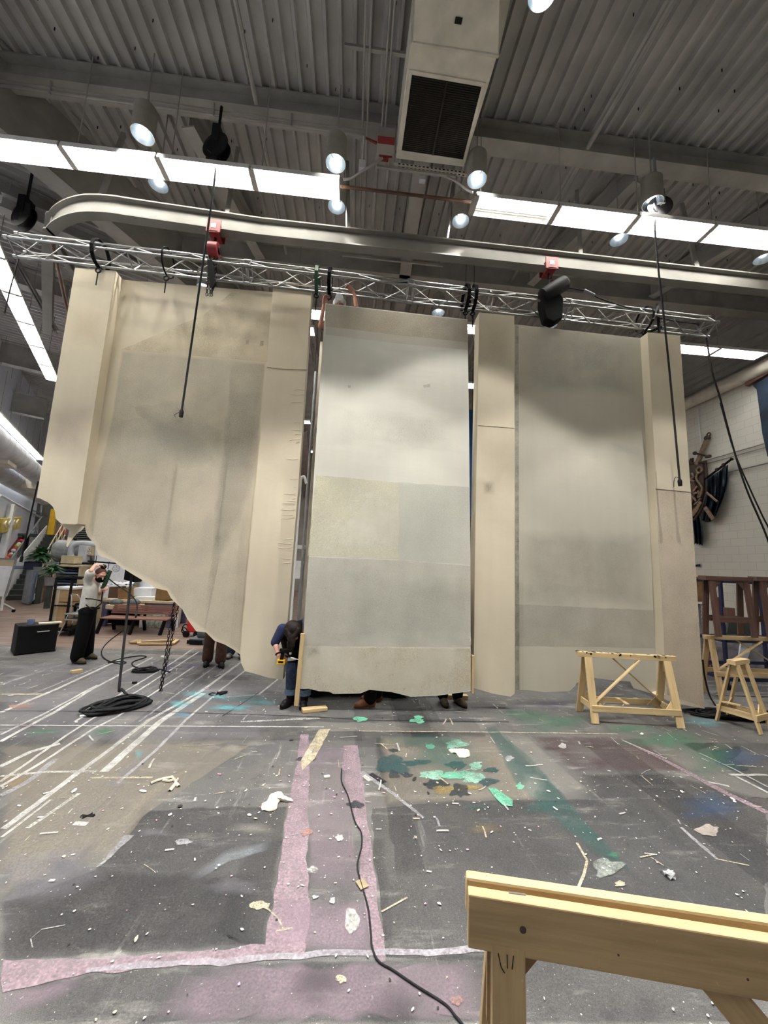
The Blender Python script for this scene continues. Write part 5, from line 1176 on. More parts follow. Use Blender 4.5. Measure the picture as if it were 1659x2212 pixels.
# --- worker in the white T-shirt at left
Y0 = 7.0
J = dict(pelvis=at_y(190, 1316, Y0), chest=at_y(198, 1273, Y0 - .02), neck=at_y(206, 1253, Y0 - .02), head=at_y(217, 1242, Y0 - .05),
    shR=at_y(190, 1253, Y0 - .17), elR=at_y(196, 1234, Y0 - .3), wrR=at_y(206, 1220, Y0 - .1), shL=at_y(199, 1258, Y0 + .14), elL=at_y(209, 1286, Y0 + .2), wrL=at_y(222, 1279, Y0 - .02),
    hipR=at_y(189, 1322, Y0 - .09), knR=at_y(178, 1370, Y0 - .12), hipL=at_y(191, 1322, Y0 + .09), knL=at_y(190, 1368, Y0 + .08))
a = fl(164, 1433); J['anR'] = Vector((a.x, a.y, .1)); J['toeR'] = Vector((a.x + .17, a.y - .04, 0)); a = fl(186, 1423); J['anL'] = Vector((a.x, a.y, .1)); J['toeL'] = Vector((a.x + .18, a.y - .02, 0))
of = dict(shirt='tee_white', trousers='trouser_black', shoes='shoe_olive', skin='skin', handR=(Vector((.95, .35, .05)), Vector((.2, .2, -1)), .45, -1), handL=(Vector((.35, -.5, .6)), Vector((.8, .2, -.3)), .85, 1), leg=(.115, .1, .092), sleeve=.8, head_up=(.2, 0, 1))
t, H3, J = person('person in white T-shirt and black trousers, one arm raised, holding a green control box', (fl(180, 1430).x, fl(180, 1430).y, 0), J, (1, 0, 0), (.8, -.52, -.42), of, .011)
def hp(x, y, z): return J['head'] + H3 @ Vector((x, y, z))
m = MB(); m.ell(hp(0, -.02, .03), (.083, .094, .09), H3, 18, 12); m.ell(hp(0, -.06, -.01), (.07, .06, .08), H3, 14, 10); remesh(mk('hair', m, 'hair_red', t, smooth=True), .008, 2)
m = MB(); m.ell(hp(.0, -.03, .14), (.045, .045, .04), H3, 14, 10); mk('hair_bun', m, 'hair_dark', t, smooth=True)
m = MB(); m.ell(hp(0, .046, -.05), (.071, .071, .06), H3, 16, 12); mk('face_mask', m, 'black_cloth', t, smooth=True)
m = MB()
for s in (-1, 1): m.tube(curve_pts([hp(s * .06, .05, -.03), hp(s * .078, .02, -.012), hp(s * .08, -.01, .0)]), .003, 5)
mk('mask_straps', m, 'black_cloth', t)
m = MB(); m.torus(at_y(191, 1312, Y0), .145, .018, (0.1, 0, 1), 26, 8); mk('belt', m, 'black', t, smooth=True)
tt = thing('control_box', 'slim dark green control box held up by the white shirted worker', 'control box', at_y(223, 1270, Y0 - .1))
m = MB(); a, b = at_y(222, 1272, Y0 - .06), at_y(238, 1232, Y0 - .06); m.bar(a, b, .045, .055, up=(1, 0, 0)); mk('casing', m, 'green', tt, bevel=.006)
m = MB(); d = (b - a); 
for i in range(5): m.box(a + d * (.25 + .15 * i) + Vector((0, -.04, 0)), (.02, .006, .02))
mk('buttons', m, 'black', tt)
m = MB(); P = [a, at_y(219, 1300, Y0 - .1), at_y(218, 1298, Y0 - .17), at_y(200, 1294, Y0 - .2), at_y(186, 1293, Y0 - .19), at_y(181, 1288, Y0 - .14)]; m.tube(curve_pts(P, 6), .009, 6); solo('control_cable', m, 'black', 'black cable wrapped across the front of the white T-shirt', 'cable', smooth=True)
m = MB(); P = [at_y(220, 1296, Y0 - .12), at_y(219, 1303, Y0 - .18), at_y(208, 1312, Y0 - .2), at_y(200, 1316, Y0 - .19), at_y(190, 1310, Y0 - .19), at_y(182, 1302, Y0 - .15)]; m.tube(curve_pts(P, 6), .009, 6); solo('control_cable', m, 'black', 'black cable looped at the waist of the white shirted worker', 'cable', smooth=True)
m = MB(); P = [at_y(235, 1250, Y0 - .06), at_y(250, 1262, Y0 - .1), at_y(266, 1272, Y0 - .3), at_y(284, 1286, Y0 - .6), at_y(295, 1302, Y0 - .8), at_y(296, 1318, Y0 - .9), at_y(293, 1334, Y0 - 1.0), fl(288, 1352) + Vector((0, 0, .35))]; m.tube(curve_pts(P, 8), .009, 6); solo('control_cable', m, 'black', 'black cable drooping from the green control box to the right', 'cable', smooth=True)
# --- worker bending with the drill
J = dict(pelvis=at_y(640, 1392, 5.42), chest=at_y(635, 1362, 5.24), neck=at_y(635, 1358, 5.12), head=at_y(632, 1366, 5.0),
    shR=at_y(610, 1359, 5.16), elR=at_y(594, 1388, 5.12), wrR=at_y(602, 1416, 5.02), shL=at_y(661, 1344, 5.24), elL=at_y(672, 1385, 5.15), wrL=at_y(664, 1410, 5.08),
    hipR=at_y(632, 1402, 5.36), knR=at_y(630, 1455, 5.16), hipL=at_y(652, 1402, 5.36), knL=at_y(655, 1455, 5.18))
a = fl(626, 1522); J['anR'] = Vector((a.x, a.y, .16)); J['toeR'] = a + Vector((-.08, -.17, 0)); a = fl(656, 1524); J['anL'] = Vector((a.x, a.y, .16)); J['toeL'] = a + Vector((0, -.18, 0))
of = dict(shirt='black_cloth', sleeve_mat='shirt_navy', trousers='denim', cuff='denim_light', shoes='boot_black', skin='skin', handR=(Vector((.75, -.25, -.45)), Vector((.2, .8, -.3)), .8, 1), handL=(Vector((-.2, -.2, -.8)), Vector((-1, 0, 0)), .5, 1), leg=(.095, .074, .066), boot=.17, head_up=(0, -.8, .4), tail=(.04, -.16, -.1))
t, H3, J = person('person in dark shirt and rolled jeans bending down beside the middle canvas wall with drill', (fl(638, 1525).x, fl(638, 1525).y, 0), J, (0, -1, 0), (.05, -.5, -.85), of, .01)
m = MB(); m.ell(hp(0, -.025, .035), (.108, .115, .108), H3, 18, 12)
for i in range(46):
    a = rw.uniform(-1.7, 1.7); p = hp(math.sin(a) * .085, -.02 + math.cos(a) * .03, .06 + rw.uniform(-.03, .05)); e = p + Vector((math.sin(a) * .06 + rw.uniform(-.03, .03), -.03 + rw.uniform(-.03, .02), -.13 - rw.uniform(0, .1))); m.tube(curve_pts([p, p.lerp(e, .5) + Vector((math.sin(a) * .03, -.015, 0)), e], 4), [.022] * 4 + [.017] * 4 + [.006], 6)
remesh(mk('hair', m, 'hair_dark', t, smooth=True), .008, 1)
m = MB(); m.torus(J['wrR'].lerp(J['elR'], .12), .03, .008, (J['wrR'] - J['elR']), 18, 6); mk('wrist_band', m, 'black', t, smooth=True)
m = MB(); a = at_y(634, 1358, 4.98); m.bar(a + Vector((-.03, 0, 0)), a + Vector((.03, 0, .01)), .02, .012); mk('hair_clip', m, 'chrome', t, bevel=.004)
tt = thing('power_drill', 'yellow and black cordless drill held against the pine batten', 'drill', at_y(615, 1425, 4.98))
o = at_y(612, 1421, 4.98); m = MB(); m.box(o + Vector((.02, 0, .085)), (.14, .06, .045)); m.tube([o + Vector((.05, 0, .03)), o + Vector((.09, 0, .03))], .028, 14); mk('body', m, 'black', tt, bevel=.008)
m = MB(); m.box(o + Vector((-.02, -.0, -.045)), (.1, .075, .055)); mk('battery', m, 'yellow', tt, bevel=.006)
m = MB(); m.box(o + Vector((-.02, -.039, -.04)), (.06, .003, .02)); mk('battery_label', m, 'black', tt)
m = MB(); m.bar(o + Vector((-.01, 0, .06)), o + Vector((-.02, 0, -.02)), .04, .045, up=(0, 1, 0)); mk('grip', m, 'black', tt, bevel=.006)
m = MB(); m.tube([o + Vector((.06, 0, -.01)), o + Vector((.1, 0, -.01)), o + Vector((.15, 0, -.012))], [.03, .026, .014], 14); m.tube([o + Vector((.15, 0, -.012)), o + Vector((.2, 0, -.014))], .004, 6); m.ell(o + Vector((.085, -.02, .06)), .018); mk('chuck', m, 'chrome', tt, smooth=True)
# --- worker reaching over the top, on a lift behind the middle wall
ZL = 3.72
J = dict(pelvis=Vector((-.3, 5.46, ZL + .98)), chest=at_y(733, 716, 5.36), neck=at_y(733, 684, 5.33), head=at_y(733, 662, 5.28),
    shR=at_y(706, 704, 5.34), elR=at_y(692, 705, 5.16), wrR=at_y(700, 657, 5.14), shL=at_y(760, 706, 5.34), elL=at_y(771, 668, 5.22), wrL=at_y(764, 632, 5.2))
px_ = J['head'].x; J['pelvis'].x = px_
for q, s in (('L', 1), ('R', -1)): J['hip' + q] = Vector((px_ + s * .09, 5.46, ZL + .92)); J['kn' + q] = Vector((px_ + s * .1, 5.44, ZL + .5)); J['an' + q] = Vector((px_ + s * .1, 5.5, ZL + .1)); J['toe' + q] = J['an' + q] + Vector((0, -.2, 0))
of = dict(shirt='shirt_grey', trousers='trouser_black', shoes='boot_black', skin='skin_dim', handR=(Vector((.1, -.1, 1)), Vector((.7, -.5, 0)), .7, 1), handL=(Vector((-.6, -.1, .6)), Vector((-.6, -.4, -.2)), .6, -1), sleeve=.35)
for q in 'LR':
    for k in ('an', 'toe'): J[k + q].z -= ZL
sh_backup = J
def lift_person():
    JJ = {k: Vector(v) for k, v in J.items()}
    for k in JJ:
        if k[:2] != 'an' and k[:3] != 'toe': JJ[k] = JJ[k] - Vector((0, 0, ZL))
    t, H3_, JJ = person('person in white cap reaching up over the top of the middle canvas wall', (px_, 5.46, 0), JJ, (0, -1, 0), (0, -1, -.25), of, .012)
    m = MB(); c = JJ['head']; m.ell(c + Vector((0, .01, .05)), (.098, .108, .085), None, 20, 12); m.tube([c + Vector((.0, -.07, .055)), c + Vector((0, -.15, .045))], [.07, .055], 16); mk('cap', m, 'white', t, smooth=True)
    m = MB(); m.ell(c + Vector((0, .02, .0)), (.084, .09, .08), None, 16, 10); mk('hair', m, 'hair_dark', t, smooth=True)
    t.location.z = ZL
lift_person()
xl_ = px_ + .52
t = thing('work_lift', 'dark scissor lift behind the middle canvas wall, its base showing below', 'lift', (xl_, 5.75, 0))
m = MB(); m.box((xl_, 5.82, .2), (1.5, .72, .22)); mk('base', m, 'black', t, bevel=.02)
for sx in (-1, 1):
    for sy in (-1, 1): m = MB(); m.tube([(xl_ + sx * .55, 5.82 + sy * .31, .13), (xl_ + sx * .55, 5.82 + sy * .37, .13)], .128, 18); mk('wheel', m, 'black', t, smooth=True)
for sy in (-.28, .28):
    m = MB()
    for k in range(5):
        z0, z1 = .32 + k * .66, .32 + (k + 1) * .66; m.bar((xl_ - .6, 5.82 + sy, z0), (xl_ + .6, 5.82 + sy, z1), .03, .07); m.bar((xl_ + .6, 5.82 + sy * .85, z0), (xl_ - .6, 5.82 + sy * .85, z1), .03, .07)
    mk('scissor_arms', m, 'grey_mid', t)
m = MB(); m.box((xl_, 5.82, ZL - .04), (1.5, .74, .07)); mk('platform', m, 'black', t)
m = MB()
for z in (.5, 1.0):
    m.tube([(xl_ - .72, 6.1, ZL + z), (xl_ + .72, 6.1, ZL + z)], .018, 8)
    for s in (-1, 1): m.tube([(xl_ + s * .72, 5.6, ZL + z), (xl_ + s * .72, 6.1, ZL + z)], .018, 8)
for s in (-1, 1):
    for y in (5.6, 6.1): m.tube([(xl_ + s * .72, y, ZL), (xl_ + s * .72, y, ZL + 1.0)], .018, 8)
mk('guard_rail', m, 'grey_mid', t)
# --- the four whose legs show under the walls
a = fl(461, 1438); simple_person('person behind the left canvas wall, only brown trousers and black boots showing', a.x, a.y, R(-70), dict(shirt='shirt_grey', trousers='trouser_brown', shoes='boot_black', skin='skin_dim', leg=(.1, .085, .09)), step=.07)
a = fl(496, 1421); simple_person('person behind the left canvas wall, only blue jeans and grey shoes showing', a.x + .1, a.y + .03, R(-80), dict(shirt='shirt_navy', trousers='denim', shoes='shoe_grey', skin='skin', leg=(.1, .085, .085)), step=.03)
a = fl(803, 1523); simple_person('person behind the middle canvas wall, only tan leather boots showing, facing left', a.x, a.y + .04, R(186), dict(shirt='shirt_grey', trousers='trouser_black', shoes='boot_tan', skin='skin_dim', leg=(.1, .085, .085), boot=.22, sole='dark_wood'), step=.06)
a = fl(974, 1521); simple_person('person behind the middle canvas wall, only black trouser hems and grey brown shoes showing', a.x, a.y + .02, R(-80), dict(shirt='shirt_navy', trousers='trouser_black', shoes='shoe_olive', skin='skin', leg=(.1, .08, .075)), step=.02)
# ================================================================== LEFT BACKGROUND
def bx(name, c, d, mat, label, cat, rz=0, group=None, bevel=.006):
    m = MB(); m.box(c, d, rotz(rz) if rz else None); return solo(name, m, mat, label, cat, group, bevel=bevel)
# road case
a, b = fl(30, 1417), fl(119, 1407); d = (b - a); d.z = 0; an = math.atan2(d.y, d.x); W_ = d.length; top = at_y(75, 1350, (a.y + b.y) / 2).z; n_ = Vector((-d.y, d.x, 0)).normalized(); c = (a + b) / 2 + n_ * .22
t = thing('road_case', 'black upright road case on the left floor with a silver handle', 'case', (c.x, c.y, 0), an)
m = MB(); m.box((0, 0, top / 2 + .005), (W_, .44, top - .01)); mk('body', m, 'black', t, bevel=.012, local=True)
m = MB(); m.tube([(-.02, -.235, top - .11), (-.02, -.25, top - .11), (.14, -.25, top - .11), (.14, -.235, top - .11)], .011, 8); mk('handle', m, 'chrome', t, smooth=True, local=True)
m = MB()
for sx in (-1, 1):
    for z in (.02, top - .01): m = MB(); m.box((sx * (W_ / 2 - .02), -.2, z), (.05, .05, .03)); mk('corner_plate', m, 'black', t, bevel=.004, local=True)
cw = Vector((c.x, c.y, 0)); Rz = rotz(an)
m = MB(); p = cw + Rz @ Vector((-.1, -.08, top + .045)); m.lathe([(.0, -.045), (.045, -.045), (.055, .045), (.048, .045), (.04, -.03)], p, n=18); solo('blue_cup', m, 'grey_blue', 'small blue cup standing on the black road case', 'cup', smooth=True)
m = MB(); q = p + Vector((.03, 0, .0)); m.tube([q + Vector((-.02, 0, -.02)), q + Vector((.01, 0, .085))], .006, 6); solo('pencil', m, 'pine', 'pale stick standing in the blue cup on the road case', 'pencil')
m = MB(); p = cw + Rz @ Vector((.16, -.1, top + .012)); m.box(p, (.32, .12, .02), Rz); solo('paper_pad', m, 'muslin_rag', 'pale pad lying on top of the black road case', 'pad')
# whiteboard on wheels
Yw = 11.6; P0 = at_y(-30, 1204, Yw); P1 = at_y(35, 1208, Yw); zb = at_y(20, 1289, Yw).z
t = thing('whiteboard', 'white wheeled board cut by the left picture edge', 'whiteboard', (P1.x - .5, Yw, 0))
m = MB(); m.prism([(P0.x, Yw, P0.z), (P1.x, Yw, P1.z), (P1.x - .12, Yw + .02, zb), (P0.x, Yw, zb)], (0, .04, 0)); mk('board', m, 'paper', t)
m = MB(); z1 = P1.z - .2; m.prism([(P0.x, Yw - .006, P0.z), (P1.x, Yw - .006, P1.z), (P1.x - .02, Yw - .006, z1), (P0.x, Yw - .006, z1)], (0, .005, 0)); mk('top_strip', m, 'tan_panel', t)
m = MB(); m.bar((P1.x, Yw, P1.z), (P1.x - .12, Yw, zb), .05, .03); m.bar((P1.x, Yw, P1.z), (P0.x, Yw, P0.z), .05, .03); mk('frame', m, 'grey_mid', t)
m = MB(); x0 = P1.x - .16; m.bar((x0, Yw, zb), (x0, Yw, .1), .04, .04); m.bar((x0 - .1, Yw - .05, .3), (x0 + .14, Yw - .45, .09), .04, .03); m.bar((x0, Yw, .3), (x0 + .0, Yw + .4, .09), .04, .03); mk('stand', m, 'white', t)
for dy, dx in ((-.45, .14), (.4, 0)): m = MB(); m.tube([(x0 + dx - .02, Yw + dy, .045), (x0 + dx + .02, Yw + dy, .045)], .045, 12); mk('caster', m, 'black', t, smooth=True)
# stairs along the left wall
v = ray(105, 1155); 
def solve_t(px, py, o): v = ray(px, py); k = v.x / v.y; return (k * o.y - o.x) / (LD.x - k * LD.y)
o = S0; tT = solve_t(105, 1155, o); pT = o + LD * tT; zT = CAMH + ray(105, 1155).z * pT.y / ray(105, 1155).y
tB = 1.2; N = 15
t = thing('staircase', 'dark green staircase climbing along the left wall behind the blue cabinet', 'stairs', o + LD * tB)
m = MB(); ang = math.atan2(LD.y, LD.x)
for i in range(N):
    u = tB + (tT - tB) * (i + .5) / N; z = zT * (i + 1) / N; p = o + LD * u; p = p + LP * .24; m.box((p.x, p.y, z - .03), ((tT - tB) / N + .03, .62, .05), rotz(ang)); m.box((p.x - LD.x * (tT - tB) / N / 2, p.y - LD.y * (tT - tB) / N / 2, z - zT / N / 2 - .03), (.02, .62, zT / N), rotz(ang))
mk('treads', m, 'stair_dark', t)
for s, mt, nm in ((1, 'tan_panel', 'stringer'), (-1, 'white', 'stringer')):
    m = MB(); q_ = .58 if s > 0 else -.1; a = o + LD * (tB - .2) + LP * q_; b = o + LD * tT + LP * q_; m.prism([a + Vector((0, 0, -.0)), b + Vector((0, 0, zT - .3)), b + Vector((0, 0, zT + (.05 if s > 0 else .42))), a + Vector((0, 0, .25 if s > 0 else .95))], LP * .04 * s); mk(nm, m, mt, t)
m = MB(); a = o + LD * (tB - .2) + LP * .58; b = o + LD * tT + LP * .58
for h in (.55, 1.0): m.tube([a + Vector((0, 0, h)), b + Vector((0, 0, zT + h - .05))], .025, 8)
for i in range(9): p = a.lerp(b, i / 8); z = .1 + (zT - .05) * i / 8; m.tube([p + Vector((0, 0, z)), p + Vector((0, 0, z + .92))], .02, 6)
mk('railing', m, 'tan_panel', t)
m = MB(); a = o + LD * (tB + .5) - LP * .3; m.tube([a + Vector((0, 0, 1.2)), o + LD * (tT - .3) - LP * .3 + Vector((0, 0, zT + .8)), o + LD * tT - LP * .3 + Vector((0, 0, zT + .83))], .03, 8); mk('wall_handrail', m, 'grey_mid', t, smooth=True)
m = MB(); L = 7.0; pc = o + LD * (tT + .6); m.box((pc.x, pc.y, zT - .06), (1.4, 2.4, .1), rotz(ang)); 
for s in (-1, 1): p = pc + LP * .9 * s + LD * .5; m.tube([p, p + Vector((0, 0, zT))], .06, 8)
mk('landing', m, 'stair_dark', t)
p = pT + LD * .35 - LP * .1; zz = zT
m = MB(); p = p + LP * .12; m.box((p.x, p.y, zz + .62), (.34, .24, 1.25), rotz(ang)); solo('yellow_column', m, 'yellow', 'yellow column box at the head of the staircase', 'column', bevel=.01)
m = MB(); p2 = pT + LD * .3 + LP * .42; m.ell(p2 + Vector((0, 0, zT + .2)), .2); solo('red_ball', m, 'ball_red', 'red ball at the head of the stairs beside the yellow column', 'ball', smooth=True)
# things fixed to the slanted left wall
def at_wall(px, py, off=.02):
    nrm = LP; w0 = W0 + LP * off; v = ray(px, py); k = w0.dot(nrm) / v.dot(nrm) if abs(v.dot(nrm)) > 1e-6 else 1; return Vector((v.x * k, v.y * k, CAMH + v.z * k))
m = MB(); P = [at_wall(2, 1121, .2), at_wall(47, 1117, .2), at_wall(43, 1142, .2), at_wall(4, 1151, .2)]; t = thing('wall_sign', 'yellow rectangular sign with pale curly shapes on the left wall', 'sign', P[3]); m.prism(P, -LP * .18); mk('panel', m, 'sign_yellow', t)
for i in range(4):
    m = MB(); a = P[0].lerp(P[1], .2 + i * .2); b = P[3].lerp(P[2], .12 + i * .2); q = [a.lerp(b, u) + (P[1] - P[0]) * .05 * math.sin(u * 9 + 1) + LP * .01 for u in (.2, .35, .5, .65, .82)]; m.tube(curve_pts(q, 4), [.03] * 17, 7); mk('pale_shape', m, 'white', t, smooth=True)
m = MB(); a, b = at_wall(6, 1212, .06), at_wall(44, 1163, .06); m.bar(a, b, .1, .3, up=LP); solo('ball_board', m, 'red', 'red sloping board carrying coloured balls beside the stairs', 'board')
for i, (x, y, k, nm) in enumerate([(46, 1168, 'ball_red', 'red ball at the top of the row'), (41, 1175, 'ball_white', 'white ball below the top red one'), (37, 1179, 'ball_lime', 'lime green ball'), (33, 1185, 'ball_red', 'red ball below the lime one'), (29, 1189, 'ball_white', 'white ball low in the row'), (24, 1197, 'ball_white', 'white ball just above the orange ones'), (20, 1200, 'ball_orange', 'orange ball lower in the row'), (15, 1205, 'ball_orange', 'lowest orange ball')]):
    m = MB(); m.ell(at_wall(x, y, .3), .075 if 0 else .062 * at_wall(x, y, .3).y / 14.5 * 1.0); solo('ball', m, k, nm + ' on the sloping red board by the stairs', 'ball', 'balls on the sloping board', smooth=True)
m = MB(); m.prism([at_wall(x, y, .06) for x, y in ((84, 1130), (82, 1158), (72, 1172), (60, 1190), (40, 1203), (44, 1172), (58, 1150), (70, 1152))], -LP * .04); solo('wall_picture', m, 'mural', 'jagged grey and white picture on the left wall above the stairs', 'picture')
pipe('wall_pipe', 'slanting grey pipe along the upper left wall', [at_wall(0, 1070, .1), at_wall(86, 1117, .1)], .05, 'galv')
pipe('wall_pipe', 'bracketed thin pipe on the left wall near the canvas wall edge', [at_wall(70, 1102, .2), at_wall(103, 1115, .2)], .03, 'grey_mid')
m = MB(); m.tube([at_wall(90, 1091, .2), at_wall(87, 1113, .2)], .05, 8); solo('pipe_bracket', m, 'grey_mid', 'upright pipe bracket on the left wall near the canvas wall edge', 'bracket')
m = MB(); m.bar(at_wall(27, 1090, .15), at_wall(2, 1216, .15), .3, .2, up=LP); solo('wall_post', m, 'white', 'white post on the left wall behind the yellow sign', 'post')
# ducts along the left wing
def duct(label, px0, px1, off, r):
    a, b = at_wall(*px0, off), at_wall(*px1, off); z = (a.z + b.z) / 2; d = LD * (b - a).length; m = MB(); P = [a - LD * 6 + Vector((0, 0, z - a.z))] + [a + d * (i / 3) + Vector((0, 0, z - a.z)) for i in range(5)]
    m.tube(P, r, 24); t = thing('air_duct', label, 'duct', a); mk('barrel', m, 'galv', t, smooth=True)
    for i in range(int(((P[-1] - P[0]).length) / 1.1)): p = P[0] + LD * i * 1.1; m = MB(); m.tube([p, p + LD * .04], r * 1.02, 24); mk('seam_ring', m, 'galv', t, smooth=True)
    return t
t1 = duct('round grey air duct along the left wing, upper of the two', (0, 962), (80, 1024), 1.3, .3)
t2 = duct('round grey air duct along the left wing, lower of the two', (0, 1018), (78, 1066), .6, .32)
m = MB(); a = at_wall(72, 1044, 1.1); m.box(a, (.8, .5, .5), rotz(ang)); mk('outlet', m, 'duct', t2, bevel=.01)
m = MB(); a = at_wall(8, 990, 1.2); m.box(a, (.9, .4, .4), rotz(ang)); mk('outlet', m, 'duct', t2, bevel=.01)
# blue grey cabinet with bits on top
a = fl(48, 1304); b = fl(62, 1308); c_ = fl(84, 1298); ht = at_y(62, 1232, b.y).z
t = thing('metal_cabinet', 'blue grey metal cabinet in front of the staircase', 'cabinet', b)
e = (c_ - b); e.z = 0; e1 = e.normalized() * .75; e2 = (a - b); e2.z = 0; e2 = e2.normalized() * .75; Q = [b, b + e1, b + e1 + e2, b + e2]; m = MB(); m.prism([p + Vector((0, 0, .02)) for p in Q], (0, 0, ht - .02)); mk('body', m, 'grey_mid', t, bevel=.02)
nn = Vector((e1.y, -e1.x, 0)).normalized(); m = MB(); m.prism([b + nn * .003 + Vector((0, 0, .1)), b + e1 + nn * .003 + Vector((0, 0, .1)), b + e1 + nn * .003 + Vector((0, 0, ht - .06)), b + nn * .003 + Vector((0, 0, ht - .06))], nn * .03); dr = mk('door', m, 'grey_blue', t, bevel=.008)
m = MB(); q = b + e1 * .2 + nn * .06; m.tube([q + Vector((0, 0, ht * .5)), q + Vector((0, 0, ht * .8))], .02, 8); mk('handle', m, 'chrome', dr)
m = MB(); q = b + e1 * .55 + nn * .04 + Vector((0, 0, ht * .22)); m.box(q, (.1, .02, .2), rotz(math.atan2(e1.y, e1.x))); mk('sticker', m, 'paper', t)
for s in (0.25, .75): pass
ct = b + e1 * .5 + e2 * .5 + Vector((0, 0, ht))
m = MB(); m.box(ct + Vector((.05, -.1, .14)), (.42, .3, .26), rotz(.4)); solo('storage_tub', m, 'navy', 'blue tub on top of the blue grey cabinet', 'tub', bevel=.03)
m = MB(); m.ell(ct + Vector((.03, -.12, .35)), (.17, .14, .09)); solo('white_helmet', m, 'white', 'white rounded helmet on the blue tub above the cabinet', 'helmet', smooth=True)
m = MB(); m.box(ct + Vector((-.32, -.1, .06)), (.4, .25, .1), rotz(.3)); solo('storage_tray', m, 'grey_blue', 'low tray of bits on the left of the cabinet top', 'tray', bevel=.02)
# plants
def plant(label, c, r, h, n, seed, stem=0.4):
    rg = random.Random(seed); t = thing('potted_plant', label, 'plant', c); m = MB(); m.tube([c, c + Vector((0, 0, .25))], [.13, .17], 14); mk('pot', m, 'grey_mid', t, smooth=True)
    m = MB(); lf = MB(); m.tube([c + Vector((0, 0, .2)), c + Vector((0, 0, .2 + stem))], .02, 6)
    for i in range(n):
        a = rg.uniform(0, 6.28); e = rg.uniform(-.2, 1.2); L = r * rg.uniform(.5, 1); d = Vector((math.cos(a) * math.cos(e), math.sin(a) * math.cos(e), math.sin(e))); b = c + Vector((0, 0, .2 + stem * rg.uniform(.6, 1))); tip = b + d * L + Vector((0, 0, -L * .25)); s = d.cross(Vector((0, 0, 1))).normalized() * L * .13; mid = b.lerp(tip, .5) + Vector((0, 0, L * .15))
        lf.add([b, mid + s, tip, mid - s, mid + Vector((0, 0, .02))], [(0, 1, 4), (1, 2, 4), (2, 3, 4), (3, 0, 4)])
    mk('stem', m, 'stair_dark', t); mk('leaves', lf, 'leaf', t, smooth=True); return t
c = at_y(88, 1205, 14.0); c.z -= .55; plant('bushy green plant on a stand in front of the stairs', c, .55, .6, 150, 3, .45)
m = MB(); m.box((c.x, c.y, c.z / 2), (.24, .24, c.z)); solo('plant_stand', m, 'stair_dark', 'dark stand under the bushy green plant before the stairs', 'stand', bevel=.01)
c = at_y(112, 1240, 13.0); c.z -= .35; plant('smaller green plant right of the blue grey cabinet', c, .4, .4, 110, 5, .3)
m = MB(); m.box((c.x, c.y, c.z / 2), (.12, .12, c.z)); solo('plant_stand', m, 'stair_dark', 'thin dark stand under the smaller green plant', 'stand', bevel=.01)
a = fl(98, 1300); bx('wood_crate', (a.x, a.y + .2, .45), (.22, .4, .9), 'ply', 'tall plywood board stack beside the blue grey cabinet', 'boards'); a = fl(106, 1298); bx('dark_machine', (a.x + .1, a.y + .7, .75), (.55, .5, 1.5), 'black', 'black machine behind the plywood boards near the cabinet', 'machine')
# machine and shelf zone further back
Yb = 15.5
def panel_px(name, px, Y, th, mat, label, cat, group=None, bevel=.004, hang=None, legs=None):
    P = [at_y(x, y, Y) for x, y in px]; m = MB(); m.prism(P, (0, th, 0))
    if not hang and not legs: return solo(name, m, mat, label, cat, group, bevel=bevel)
    t = thing(name, label, cat, P[-1], 0, group); mk('board', m, mat, t, bevel=bevel); xs = sorted(p.x for p in P)
    for x in ([xs[0] + .03, xs[-1] - .03] if len(P) > 2 else []):
        m = MB()
        if hang: m.tube([(x, Y + th / 2, max(p.z for p in P) - .03), (x, Y + th / 2, hang)], .006, 5); mk('hanging_wire', m, 'black', t)
        else: m.tube([(x, Y + th / 2, min(p.z for p in P)), (x, Y + th / 2, 0)], .02, 6); mk('leg', m, 'grey_mid', t)
    return t
m = MB(); a, b = at_y(128, 1190, Yb + 1.0), at_y(214, 1192, Yb + 1.0); b.z = a.z; m.tube([a, b], .44, 24); solo('dust_tank', m, 'grey_mid', 'large horizontal grey tank high behind the white shirted worker', 'tank', smooth=True)
m = MB(); m.box(((a.x + b.x) / 2, Yb + 1, (a.z - .44) - .06), (b.x - a.x + .3, .9, .1))
for sx in (0, 1): xx = a.x if sx == 0 else b.x; m.box((xx, Yb + 1.3, (a.z - .5) / 2), (.15, .15, a.z - .5))
solo('tank_platform', m, 'grey_mid', 'grey platform on posts carrying the grey tank', 'platform')
m = MB(); P = [at_y(153, 1202, Yb), at_y(153, 1192, Yb), at_y(158, 1180, Yb), at_y(170, 1174, Yb), at_y(190, 1174, Yb), at_y(214, 1178, Yb)]; m.tube(curve_pts(P, 8), .1, 14); solo('elbow_duct', m, 'galv', 'silver elbow duct curling above the grey column', 'duct', smooth=True)
m = MB(); m.prism([at_y(x, y, Yb - .3) for x, y in ((171, 1178), (187, 1179), (181, 1215), (165, 1214))], (0, .3, 0)); m.prism([at_y(x, y, Yb - .3) for x, y in ((167, 1215), (183, 1217), (176, 1270), (158, 1270))], (0, .3, 0)); t_ = solo('machine_column', m, 'galv', 'pale grey machine column behind the raised arm of the worker', 'machine', bevel=.01)
panel_px('machine_shelf', ((155, 1215), (186, 1216), (186, 1219), (155, 1218)), Yb - .5, .5, 'black', 'thin black shelf across the pale grey machine column', 'shelf')
m = MB(); c = at_y(197, 1191, Yb - .1); m.box(c, (.22, .2, .32)); t_ = solo('dial_box', m, 'tan_panel', 'tan control box with two round dials beside the grey column', 'control panel', bevel=.01)
for dz in (-.07, .07): 
    m = MB(); m.torus(c + Vector((0, -.11, dz)), .045, .014, (0, 1, 0), 16, 6); o2 = mk('dial', m, 'white', t_)
